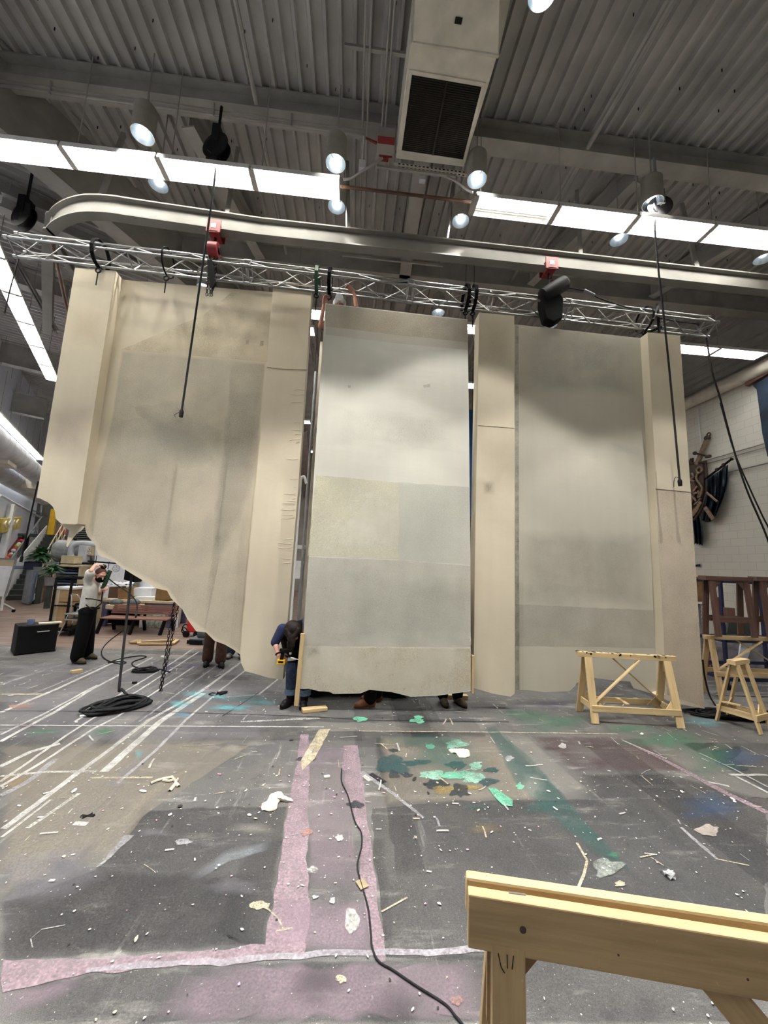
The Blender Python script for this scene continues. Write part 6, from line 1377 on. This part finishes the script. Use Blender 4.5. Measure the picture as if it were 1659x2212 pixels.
panel_px('louvre_shutter', ((150, 1146), (186, 1140), (195, 1166), (160, 1164)), Yb + 2, .1, 'stair_dark', 'dark louvred shutter high behind the torn canvas flap', 'shutter')
m = MB()
for i in range(5): m.bar(at_y(150 + i * 3, 1146 + i * 4, Yb + 1.95), at_y(190 + i, 1144 + i * 4, Yb + 1.95), .05, .03)
solo('shutter_slats', m, 'grey_mid', 'pale slats across the dark louvred shutter', 'slats')
# flat drawer shelving
Ys = 13.6; p0, p1 = at_y(112, 1268, Ys), at_y(166, 1268, Ys); W_ = p1.x - p0.x; z0, z1 = at_y(140, 1275, Ys).z, at_y(140, 1222, Ys).z
t = thing('drawer_shelf', 'wide shelf of dark flat drawers behind the tables at left', 'shelf', ((p0.x + p1.x) / 2, Ys + .3, 0))
m = MB(); m.box(((p0.x + p1.x) / 2, Ys + .62, z1 / 2), (W_, .03, z1)); 
for s in (p0.x, p1.x): m.box((s, Ys + .3, z1 / 2), (.04, .6, z1))
m.box(((p0.x + p1.x) / 2, Ys + .3, z1), (W_ + .1, .66, .05)); mk('carcass', m, 'tan_panel', t)
n = 11
for i in range(n):
    z = .25 + (z1 - .35) * (i + .5) / n; m = MB(); m.box(((p0.x + p1.x) / 2, Ys + .28, z), (W_ - .1, .5, (z1 - .35) / n * .6)); mk('drawer', m, ('stair_dark', 'grey_blue', 'navy', 'stair_dark')[i % 4], t, bevel=.006)
bx('cardboard_box', ((p0.x + p1.x) / 2 - .1, Ys + .3, z1 + .2), (W_ * .55, .4, .26), 'tan_panel', 'tan box on top of the flat drawer shelf', 'box')
# leaning white panel with a round emblem
Yp = 12.6
t = thing('emblem_board', 'large white panel with faint round emblem leaning behind the worker', 'panel', at_y(240, 1290, Yp))
m = MB(); m.prism([at_y(x, y, Yp) for x, y in ((206, 1180), (290, 1180), (290, 1292), (200, 1292))], (0, .04, 0)); mk('board', m, 'paper', t)
m = MB(); c = at_y(251, 1228, Yp - .004); m.torus(c, .1, .006, (0, 1, 0), 28, 5)
for k in range(5): m.tube([c + Vector((math.cos(k * 1.26) * .02, 0, math.sin(k * 1.26) * .02)), c + Vector((math.cos(k * 1.26 + .3) * .075, 0, math.sin(k * 1.26 + .3) * .075))], .006, 5)
mk('emblem', m, 'grey_mid', t)
pipe('cross_bar', 'thin dark bar crossing in front of the white panel', [at_y(190, 1212, 12.2), at_y(250, 1217, 12.2)], .022, 'black', 'bar')
for x in (208, 235): pipe('thin_line', 'thin cord hanging from the dark bar, ' + ('left' if x < 220 else 'right') + ' one', [at_y(x + 1, 1200 if x < 220 else 1213, 12.15), at_y(x - 2, 1219 if x < 220 else 1229, 12.15)], .01, 'black', 'cord', 'cords hanging from the dark bar')
panel_px('black_cabinet', ((270, 1230), (292, 1240), (290, 1258), (267, 1252)), 10.6, .4, 'black_cloth', 'black box with upright front beside the hanging cable', 'box')
# tables with white sheets and boxes
def table(label, x0, x1, y, d, h, mat, leg='tan_panel', th=.06, cat='table'):
    t = thing('work_table', label, cat, ((x0 + x1) / 2, y + d / 2, 0)); m = MB(); m.box(((x0 + x1) / 2, y + d / 2, h - th / 2), (x1 - x0, d, th)); mk('table_top', m, mat, t, bevel=.006)
    for sx in (x0 + .06, x1 - .06):
        for sy in (y + .06, y + d - .06): m = MB(); m.box((sx, sy, (h - th) / 2), (.08, .08, h - th)); mk('leg', m, leg, t)
    return t
Yt = 11.2; xa, xb = at_y(212, 1270, Yt).x, at_y(340, 1270, Yt).x; ht = at_y(270, 1265, Yt).z
table('long table with white plastic sheeting behind the bench', xa, xb, Yt, 1.0, ht, 'paper')
m = MB(); rows = []
for i in range(9):
    rows.append([Vector((xa + .15 + (xb - xa) * .55 * j / 20, Yt + .1 + i * .09, ht + .012 + max(0, .13 * noise.noise(Vector((i * .5, j * .55, 2)))) + .1 * max(0, 1 - abs(j - 13) / 7) * max(0, 1 - abs(i - 4) / 4))) for j in range(21)])
m.grid(rows); solo('plastic_sheet', m, 'paper', 'crumpled white plastic sheet heaped on the long table', 'sheet', smooth=True, solid=.004)
panel_px('white_box', ((286, 1268), (330, 1268), (334, 1258), (300, 1253), (285, 1262)), Yt - .25, .3, 'paper', 'white open box lid on the table at right', 'box')
panel_px('white_carton', ((284, 1270), (327, 1271), (327, 1289), (283, 1287)), 10.5, .5, 'paper', 'white carton standing on the purple bench', 'carton')
panel_px('white_tray', ((290, 1289), (336, 1290), (336, 1297), (288, 1296)), 10.35, .4, 'white', 'flat white tray on the purple bench below the carton', 'tray')
panel_px('cardboard_box', ((338, 1271), (366, 1274), (366, 1296), (334, 1296)), 10.3, .4, 'cardboard', 'brown cardboard box on the purple bench beside the canvas wall edge', 'box')
panel_px('cardboard_box', ((254, 1272), (279, 1268), (279, 1296), (254, 1296)), 10.3, .4, 'cardboard', 'brown cardboard box on the purple bench left of the hanging cable', 'box')
panel_px('dark_shelf_box', ((236, 1268), (253, 1268), (252, 1296), (232, 1296)), 10.5, .4, 'dark_wood', 'dark maroon shelf box on the purple bench beside the worker', 'box')
panel_px('cyan_bottle', ((289, 1244), (297, 1246), (296, 1256), (289, 1254)), Yt + .3, .07, 'cyan', 'bright cyan bottle standing on the long table', 'bottle')
# purple bench
Yq = 10.2; xa, xb = at_y(220, 1300, Yq).x, at_y(378, 1300, Yq).x; ht = at_y(300, 1297, Yq).z
t = thing('work_bench', 'long purple grey workbench behind the slatted bench', 'workbench', ((xa + xb) / 2, Yq + .4, 0)); m = MB(); m.box(((xa + xb) / 2, Yq + .45, ht - .03), (xb - xa, .9, .06)); mk('bench_top', m, 'tan_panel', t, bevel=.004)
m = MB(); m.box(((xa + xb) / 2, Yq + .05, ht - .16), (xb - xa, .05, .2)); mk('apron', m, 'purple_paint', t)
for x in (xa + .08, xb - .08):
    for y in (Yq + .06, Yq + .84): m = MB(); m.box((x, y, (ht - .06) / 2), (.12, .1, ht - .06)); mk('leg', m, 'purple_paint', t)
m = MB(); m.box(((xa + xb) / 2 - .3, Yq + .5, .3), (1.1, .6, .5)); mk('lower_chest', m, 'black', t)
for (x0, x1, nm, mt) in ((302, 312, 'white board strip leaning under the purple bench, left', 'paper'), (312, 334, 'green painted scrap leaning under the purple bench', 'landscape'), (334, 356, 'pale painted scrap leaning under the purple bench', 'landscape'), (362, 374, 'white board leaning under the purple bench corner', 'paper'), (375, 385, 'white board leaning at the right end of the purple bench', 'paper')):
    panel_px('leaning_board', ((x0, 1328), (x1, 1328), (x1 - 2, 1356), (x0 - 2, 1356)), Yq - .06 if x0 < 360 else Yq + .05, .03, mt, nm, 'board')
# slatted park bench
Yk = 9.45; xa, xb = at_y(222, 1345, Yk).x, at_y(366, 1345, Yk).x
t = thing('slatted_bench', 'reddish brown slatted bench with dark legs near the left workbench', 'bench', ((xa + xb) / 2, Yk, 0))
zt, zl = at_y(290, 1310, Yk).z, at_y(290, 1330, Yk).z
for i in range(5): z = zt - (zt - zl) * (i + .5) / 5; m = MB(); m.box(((xa + xb) / 2, Yk + .36 - i * .02, z), (xb - xa, .025, (zt - zl) / 5 * .8)); mk('back_slat', m, 'bench_wood', t)
zs = at_y(290, 1337, Yk - .1).z
for i in range(4): m = MB(); m.box(((xa + xb) / 2, Yk - .1 + i * .11, zs), (xb - xa, .09, .028)); mk('seat_slat', m, 'bench_wood', t)
for k in (.02, .5, .95):
    x = xa + (xb - xa) * k; m = MB(); m.bar((x, Yk + .33, zs), (x, Yk + .39, zt), .05, .04); m.bar((x, Yk - .08, zs - .02), (x - .04, Yk - .16, 0), .05, .06); m.bar((x, Yk + .3, zs - .02), (x, Yk + .42, 0), .05, .06); m.bar((x, Yk - .1, zs - .03), (x, Yk + .32, zs - .03), .05, .04); mk('leg_frame', m, 'black', t)
for x in (250, 288):
    tt = thing('helmet_tray', 'grey helmet in a pale tray on the slatted bench back, ' + ('left' if x < 260 else 'right') + ' one', 'tray', at_y(x, 1309, Yk + .3), 0, 'helmets in pale trays')
    c = at_y(x + 2, 1308, Yk + .55); m = MB(); m.box(c + Vector((0, 0, -.02)), (.34, .3, .1)); mk('tray', m, 'tan_panel', tt, bevel=.01); m = MB(); m.ell(c + Vector((-.02, 0, .07)), (.15, .12, .09)); mk('helmet', m, 'blower', tt, smooth=True)
m = MB(); c = at_y(312, 1309, Yk + .5); 
for k in range(5): m.tube([c + Vector((-.08 + k * .04, 0, 0)), c + Vector((-.05 + k * .04, .02, -.05))], .014, 6)
solo('glove_pair', m, 'black', 'black and white gloves hanging over the bench back', 'gloves')
# tool chest, cart frame and stool
Yc = 9.6; a, b = at_y(157, 1320, Yc), at_y(190, 1320, Yc); ht = at_y(175, 1287, Yc).z
t = thing('tool_chest', 'pale grey tool chest of thin drawers behind the worker', 'tool chest', ((a.x + b.x) / 2, Yc + .25, 0)); m = MB(); m.box(((a.x + b.x) / 2, Yc + .25, ht / 2 + .04), (b.x - a.x, .5, ht - .08)); mk('body', m, 'tan_panel', t, bevel=.006)
for i in range(7): z = ht - .1 - i * .1; m = MB(); m.box(((a.x + b.x) / 2 + .03, Yc - .01, z), (b.x - a.x - .1, .03, .08)); d_ = mk('drawer', m, 'white' if i % 2 else 'tan_panel', t); m = MB(); m.box(((a.x + b.x) / 2 + .03, Yc - .03, z + .02), (.2, .012, .012)); mk('pull', m, 'black', d_)
a_, b_ = at_y(159, 1286, Yc + .2), at_y(183, 1286, Yc + .2); c = (a_ + b_) / 2
t = thing('toolbox', 'dark green toolbox on the pale tool chest', 'toolbox', (c.x, c.y, ht)); m = MB(); m.box((c.x, c.y, ht + .1), (b_.x - a_.x, .26, .19)); mk('box', m, 'green', t, bevel=.012); m = MB(); m.tube([(c.x - .07, c.y, ht + .19), (c.x - .07, c.y, ht + .23), (c.x + .07, c.y, ht + .23), (c.x + .07, c.y, ht + .19)], .01, 6); mk('handle', m, 'black', t)
f0, f1 = fl(96, 1368), fl(132, 1376); Yf = 9.0
t = thing('cart_frame', 'tall black open cart frame at left of the worker', 'cart', (f0.x + .5, Yf, 0))
x0, x1 = at_y(98, 1365, Yf).x, at_y(160, 1365, Yf).x; zt = at_y(120, 1248, Yf).z; m = MB()
for x in (x0 + .06, x0 + .38):
    m.bar((x, Yf, .12), (x, Yf, zt), .035, .035); m.bar((x, Yf + .5, .12), (x, Yf + .5, zt), .035, .035)
for x in (x1,): m.bar((x, Yf + .5, .12), (x, Yf + .5, zt), .035, .035)
m.bar((x0 + .06, Yf, zt), (x1, Yf, zt), .035, .035); m.bar((x0 + .06, Yf + .5, zt), (x1, Yf + .5, zt), .035, .035)
for z in (.62, zt): m.bar((x0 + .06, Yf, z), (x0 + .06, Yf + .5, z), .03, .03); m.bar((x0 + .06, Yf, z), (x1, Yf, z), .03, .03)
mk('frame', m, 'black', t)
m = MB(); m.box(((x0 + x1) / 2, Yf + .25, .13), (x1 - x0, .6, .05)); mk('deck', m, 'black', t)
for x in (x0 + .08, x1 - .08):
    for y in (Yf, Yf + .48): m = MB(); m.tube([(x - .02, y, .05), (x + .02, y, .05)], .05, 12); mk('caster', m, 'black', t, smooth=True)
xm = (x0 + x1) / 2
bx('plywood_crate', (xm - .13, Yf + .26, .42), (.34, .42, .52), 'ply', 'plywood crate riding on the black cart frame', 'crate'); bx('white_slab', (xm - .1, Yf + .26, .98), (.4, .44, .05), 'paper', 'white slab stacked high on the crates of the cart', 'slab'); bx('plywood_tray', (xm - .13, Yf + .26, .82), (.36, .42, .26), 'ply', 'open plywood tray on the crate of the cart', 'tray')
bx('pale_plank', (x0 + .1, Yf + .1, .55), (.09, .12, .8), 'tan_panel', 'pale upright plank standing on the cart beside the crate', 'plank')
t = thing('metal_chair', 'bent silver tube chair behind the white shirted worker', 'chair', fl(152, 1373)); c = fl(152, 1373); m = MB(); z = .45; rot = 0
m.tube(curve_pts([c + Vector((-.16, -.12, 0)), c + Vector((-.08, -.11, .25)), c + Vector((-.02, -.1, z)), c + Vector((.2, -.1, z))]), .014, 8); m.tube(curve_pts([c + Vector((.24, .1, 0)), c + Vector((.2, .1, z)), c + Vector((-.02, .1, z)), c + Vector((-.12, .14, 0))]), .014, 8); m.tube(curve_pts([c + Vector((-.02, .1, z)), c + Vector((.03, .12, .68)), c + Vector((-.02, .1, .82)), c + Vector((-.1, .0, .86)), c + Vector((-.02, -.1, .8)), c + Vector((.02, -.1, z))]), .014, 8); mk('tube_frame', m, 'chrome', t, smooth=True)
m = MB(); m.box(c + Vector((.1, 0, z + .015)), (.34, .36, .03)); m.box(c + Vector((.1, 0, z - .1)), (.34, .36, .02)); mk('seat', m, 'grey_mid', t, bevel=.01)
m = MB(); m.ell(c + Vector((-.14, .3, .55)), (.12, .08, .1)); solo('black_bag', m, 'black_cloth', 'small black bag hanging beside the silver chair', 'bag', smooth=True)
pipe('floor_tube', 'thin silver tubes lying on the floor behind the worker', [fl(130, 1362) + Vector((0, 0, .02)), fl(176, 1364) + Vector((0, 0, .02))], .018, 'chrome', 'tube')
# scrap frame, red truck and blower near the left wall foot
t = thing('timber_frame', 'flat pine timber frame lying on the floor behind the chain', 'frame', fl(330, 1390)); P = [fl(281, 1391), fl(300, 1386), fl(384, 1385), fl(372, 1394), fl(300, 1394)]
for a, b in ((P[0], P[2]), (P[4], P[3]), (P[2], P[3]), (P[1], P[4]), (P[0], P[1])):
    m = MB(); u = Vector((0, 0, .03)); m.bar(a + u, b + u, .07, .03); mk('batten', m, 'pine_dull', t)
t = thing('hand_truck', 'bright red hand truck half hidden by the left canvas wall', 'hand truck', fl(412, 1378)); c = fl(414, 1376); m = MB(); m.prism([c + Vector(p) for p in ((-.12, 0, .1), (.13, 0, .1), (.2, 0, .3), (.1, 0, .75), (-.1, 0, .75), (-.14, 0, .4))], (0, .25, 0)); mk('body', m, 'red_bright', t, bevel=.02)
for dx in (-.13, .1): m = MB(); m.tube([c + Vector((dx, -.06, .07)), c + Vector((dx + .03, .0, .07))], .07, 16); mk('wheel', m, 'black', t, smooth=True)
m = MB(); m.torus(c + Vector((-.17, .05, .18)), .08, .012, (0.3, 1, 0), 18, 6); m.torus(c + Vector((-.19, .05, .12)), .07, .012, (0.3, 1, .2), 18, 6); mk('hose', m, 'black', t, smooth=True)
t = thing('floor_blower', 'grey floor blower with round motor below the left canvas wall edge', 'blower', fl(430, 1392)); c = fl(432, 1393); m = MB(); m.box(c + Vector((-.02, .15, .07)), (.4, .36, .11)); m.tube([c + Vector((-.06, .17, .22)), c + Vector((.16, .12, .22))], .15, 22); mk('housing', m, 'blower', t, bevel=.015)
m = MB(); m.box(c + Vector((-.1, -.035, .06)), (.3, .02, .07)); m.tube([c + Vector((.16, .12, .22)), c + Vector((.17, .115, .22))], .11, 20); mk('outlet', m, 'black', t)
# pillar and bits in the narrow gap behind
a = at_y(690, 830, 8.6); b = at_y(646, 1320, 8.6); m = MB(); xl = (a.x + b.x) / 2; m.box((xl + .3, 8.9, 3.6), (.6, .6, 7.2)); solo('concrete_pillar', m, 'concrete', 'stained concrete pillar in the gap left of the middle canvas wall', 'pillar', bevel=.01)
pipe('pillar_pipe', 'thin pipe standing beside the concrete pillar in the gap', [(xl - .06, 8.62, .3), (xl - .06, 8.62, 6.2)], .025, 'grey_mid'); pipe('hooked_pipe', 'hooked white pipe in the gap beside the pillar', curve_pts([Vector((at_y(648, 1060, 8.4).x, 8.4, 0)), at_y(648, 1060, 8.4), at_y(650, 1036, 8.4), at_y(657, 1030, 8.4), at_y(662, 1045, 8.4)]), .03, 'white')
panel_px('carved_ornament', ((650, 940), (664, 930), (668, 1000), (656, 1075), (644, 1040)), 10, .12, 'bronze', 'brown carved ornament hanging in the gap behind the left wall', 'ornament', hang=8.62)
panel_px('rear_shelf', ((622, 1176), (660, 1178), (655, 1186), (620, 1184)), 11, .3, 'white', 'white shelf glimpsed in the gap behind, upper one', 'shelf', 'white shelves in the gap', legs=True); panel_px('rear_shelf', ((618, 1210), (655, 1212), (650, 1250), (610, 1250)), 11, .3, 'white', 'white shelf box glimpsed in the gap behind, lower one', 'shelf', 'white shelves in the gap', legs=True)
panel_px('blue_drop', ((1000, 885), (1022, 885), (1022, 1118), (1000, 1116)), 7.4, .05, 'blue_drop', 'tall deep blue drop seen through the gap right of the middle wall', 'backdrop', hang=8.62)
# ================================================================== RIGHT WALL AND CORNER
XW = 9.96
def wpx(px, off=.0): return [at_x(x, y, XW - off) for x, y in px]
t = thing('wall_crest', 'dark bronze shield crest with scrollwork on the right block wall', 'crest', at_x(1495, 1130, XW))
out = [(1440, 1012), (1484, 1003), (1524, 997), (1527, 1030), (1527, 1062), (1521, 1087), (1511, 1108), (1497, 1126), (1480, 1140), (1462, 1126), (1446, 1090), (1440, 1050)]
m = MB(); m.prism(wpx(out, .02), (-.1, 0, 0)); mk('shield', m, 'bronze', t, bevel=.02)
m = MB(); P = wpx(out, .13); m.tube(P + [P[0]], .035, 8); mk('rim', m, 'bronze', t, smooth=True)
m = MB(); m.prism(wpx([(1462, 1050), (1504, 1042), (1507, 1064), (1500, 1084), (1488, 1098), (1470, 1090)], .12), (-.06, 0, 0)); mk('inner_shield', m, 'dark_wood', t)
m = MB()
for a, b in (((1466, 1072), (1506, 1064)), ((1492, 1044), (1490, 1096)), ((1476, 1050), (1504, 1082)), ((1474, 1092), (1506, 1050))): p = wpx([a, b], .185); m.bar(p[0], p[1], .05, .02, up=(1, 0, 0))
mk('cross_bars', m, 'bronze_light', t)
def curl(px, r=.028): m.tube(curve_pts(wpx(px, .15), 6), r, 7)
m = MB(); curl([(1510, 1008), (1516, 1012), (1514, 1020), (1508, 1022), (1505, 1014), (1510, 1010)]); curl([(1508, 1022), (1504, 1034), (1512, 1046), (1517, 1056), (1512, 1068), (1508, 1060)]); curl([(1516, 1056), (1514, 1070), (1508, 1074), (1512, 1062)]); curl([(1494, 1022), (1498, 1030), (1492, 1036), (1500, 1040)]); curl([(1494, 1110), (1500, 1100), (1508, 1092), (1514, 1084)]); curl([(1496, 1116), (1504, 1106), (1510, 1098)]); curl([(1500, 1090), (1508, 1084), (1514, 1076)])
for i in range(6): p = wpx([(1496 + i * 3.2, 1112 - i * 5)], .16)[0]; m.ell(p, (.03, .06, .06))
mk('scrollwork', m, 'bronze_light', t, smooth=True)
m = MB(); P = wpx([(1486, 1003), (1488, 992), (1492, 998), (1495, 990), (1497, 997), (1499, 989), (1498, 1001)], .08); m.prism(P, (-.06, 0, 0)); mk('crown', m, 'bronze', t)
t = thing('wall_sword', 'big brown prop sword slanting up behind the wall crest', 'sword', at_x(1508, 1000, XW)); m = MB(); a, b = wpx([(1505, 1004), (1530, 943)], .12); m.bar(a, b, .12, .09, up=(1, 0, 0)); mk('grip', m, 'bronze_light', t, bevel=.02)
m = MB(); p = wpx([(1531, 939)], .12)[0]; m.torus(p, .05, .02, (1, 0, 0), 18, 7); m.ell(wpx([(1528, 946)], .12)[0], .08); mk('pommel', m, 'bronze', t, smooth=True)
m = MB(); a, b = wpx([(1501, 979), (1530, 986)], .2); m.tube([a, b], .028, 8); m.ell(a, .055); m.box(b, (.08, .12, .07)); mk('crossguard', m, 'bronze', t, smooth=True)
t = thing('wall_flag', 'dark draped flag on a slanting pole beside the wall crest', 'flag', at_x(1545, 1110, XW)); m = MB(); P = wpx([(1522, 1036), (1551, 1014), (1580, 992)], .15); m.tube(P, .028, 8); m.tube([P[2], P[2] + (P[2] - P[1]) * .05], .045, 10); mk('pole', m, 'black', t, smooth=True)
for (x, y) in ((1549, 1014), (1563, 1004)): m = MB(); m.ell(wpx([(x, y)], .15)[0], .05); mk('pole_ring', m, 'bronze', t, smooth=True)
top = [(1527, 1034), (1540, 1026), (1553, 1018), (1564, 1008), (1573, 1004)]; mid = [(1527, 1056), (1540, 1050), (1553, 1048), (1565, 1042), (1572, 1036)]; low = [(1524, 1082), (1538, 1078), (1551, 1078), (1560, 1072), (1568, 1062)]; bot = [(1519, 1104), (1532, 1104), (1542, 1102), (1552, 1096), (1560, 1082)]; end = [(1517, 1124), (1526, 1128), (1536, 1126), (1544, 1116), (1550, 1104)]
rows = []
for R0 in (top, mid, low, bot, end):
    cp = curve_pts([Vector((x, y, 0)) for x, y in R0], 6); rows.append(cp)
rr = []
for i in range(len(rows) - 1):
    for k in range(4): rr.append([rows[i][j].lerp(rows[i + 1][j], k / 4) for j in range(len(rows[0]))])
rr.append(rows[-1]); G = []
for i, r_ in enumerate(rr): G.append([at_x(p.x, p.y, XW - .14 - .09 * math.sin(j * .75 + i * .22) - .04 * math.sin(j * 1.7)) for j, p in enumerate(r_)])
m = MB(); m.grid(G); mk('flag_cloth', m, 'flag_cloth', t, smooth=True, solid=.012)
m = MB(); a, b = wpx([(1523, 1096), (1541, 1122)], .28); m.bar(a, b, .1, .03, up=(1, 0, 0)); a, b = wpx([(1527, 1064), (1550, 1084)], .28); m.tube([a, b], .03, 7); mk('cross_stick', m, 'bronze_light', t)
G = []
for i in range(10):
    v_ = i / 9; y = 1112 + 64 * v_; x0, x1 = 1494 + 6 * v_, 1513 + 6 * math.sin(v_ * 2.2); G.append([at_x(x0 + (x1 - x0) * j / 10, y + j * .3 - 2 * (j % 3), XW - .1 - .06 * math.sin(j * 1.5)) for j in range(11)])
m = MB(); m.grid(G); solo('wall_drape', m, 'flag_cloth', 'dark cloth tail hanging below the wall crest', 'drape', smooth=True, solid=.012)
m = MB(); P = wpx([(1627, 832), (1645, 822), (1680, 800), (1680, 1010), (1659, 985), (1648, 935), (1641, 880), (1636, 842)], .08); m.prism(P, (-.02, 0, 0)); t = thing('painted_drop', 'dark blue painted drop hanging on the right wall at the picture edge', 'backdrop', P[4]); mk('cloth', m, 'drop_night', t)
m = MB(); a, b = wpx([(1614, 831), (1690, 788)], .12); m.bar(a, b, .12, .1); mk('batten', m, 'dark_wood', t)
m = MB(); a, b = wpx([(1503, 1222), (1512, 1221)], .01); m.bar(a, b, .02, .06); solo('wall_label', m, 'navy', 'small dark label strip low on the right block wall', 'label')
# rack, painted canvases, mesh screen behind the sawhorses
Yr = 6.1; t = thing('pipe_rack', 'navy steel pipe rack on casters behind the tall trestle', 'rack', at_y(1610, 1530, Yr)); xa, xb = at_y(1566, 1400, Yr).x, at_y(1720, 1400, Yr).x; zt = at_y(1600, 1255, Yr).z; zm = at_y(1600, 1385, Yr).z
t.location.z = 0; WM[t.name] = Matrix.Translation(Vector((t.location.x, t.location.y, 0)))
m = MB()
for y in (Yr, Yr + .5):
    for x in (xa, xb): m.bar((x, y, .1), (x, y, zt), .045, .045)
    for z in (.16, .32, zm, zt - .02): m.bar((xa, y, z), (xb, y, z), .045, .05)
for x in (xa, xb):
    for z in (.16, zm): m.bar((x, Yr, z), (x, Yr + .5, z), .045, .05)
mk('frame', m, 'navy', t)
for y in (Yr, Yr + .5): m = MB(); m.tube([(xa - .02, y, .05), (xa + .02, y, .05)], .05, 14); mk('caster', m, 'black', t, smooth=True)
panel_px('cloud_canvas', ((1545, 1385), (1690, 1385), (1690, 1492), (1545, 1460)), 6.95, .04, 'cloud', 'grey cloud painted canvas leaning behind the trestles', 'painted canvas')
panel_px('pale_canvas', ((1603, 1380), (1630, 1376), (1604, 1462), (1590, 1460)), 6.85, .03, 'paper', 'pale canvas strip leaning on the grey cloud canvas', 'painted canvas')
panel_px('dark_canvas', ((1575, 1340), (1625, 1345), (1625, 1462), (1555, 1458)), 7.2, .05, 'stair_dark', 'dark canvas standing behind the stacked trestles', 'painted canvas')
t = thing('mesh_screen', 'white framed wire mesh screen behind the right canvas wall edge', 'screen', at_y(1515, 1450, 6.6)); Ym = 6.6; q = [at_y(x, y, Ym) for x, y in ((1500, 1302), (1530, 1303), (1531, 1375), (1519, 1448), (1500, 1446))]; m = MB()
for i in range(5): m.bar(q[i], q[(i + 1) % 5], .035, .035, up=(0, 1, 0))
mk('frame', m, 'white', t)
m = MB(); 
for i in range(-14, 30):
    x = q[0].x + i * .035
    for s in (1, -1):
        a = Vector((x, Ym, q[4].z)); L = q[0].z - q[4].z; b = a + Vector((s * L * .5, 0, L)); xs0, xs1 = q[0].x, q[1].x; 
        u0, u1 = sorted(((xs0 - a.x) / (b.x - a.x), (xs1 - a.x) / (b.x - a.x))); u0, u1 = max(0, u0), min(1, u1)
        if u1 > u0: m.tube([a.lerp(b, u0), a.lerp(b, u1)], .004, 4)
mk('wire_mesh', m, 'grey_mid', t)
m = MB(); m.prism([at_y(x, y, 7.1) for x, y in ((1525, 1412), (1546, 1408), (1546, 1446), (1521, 1448))], (0, .03, 0)); t = thing('flag_board', 'red, white and navy striped board leaning behind the tall trestle', 'board', at_y(1534, 1447, 7.1)); mk('board', m, 'navy', t)
m = MB()
for a, b in (((1523, 1440), (1546, 1416)), ((1524, 1420), (1546, 1440)), ((1533, 1412), (1531, 1447))): p0_, p1_ = at_y(*a, 7.095), at_y(*b, 7.095); m.bar(p0_, p1_, .055, .01, up=(0, 1, 0)) if False else m.bar(p0_, p1_, .01, .055)
mk('white_stripes', m, 'white', t)
m = MB()
for a, b in (((1523, 1441), (1546, 1417)), ((1524, 1421), (1546, 1441)), ((1533, 1412), (1531, 1447))): p0_, p1_ = at_y(*a, 7.085), at_y(*b, 7.085); m.bar(p0_, p1_, .01, .026)
mk('red_stripes', m, 'red_bright', t)
panel_px('rust_crate', ((1500, 1246), (1525, 1244), (1526, 1300), (1502, 1300)), 6.7, .3, 'cardboard', 'rust brown crate above the mesh screen beside the canvas wall edge', 'crate', legs=True)
panel_px('red_board', ((1546, 1290), (1560, 1290), (1560, 1366), (1548, 1366)), 6.6, .04, 'red', 'narrow red panel standing behind the dark trestle', 'panel')
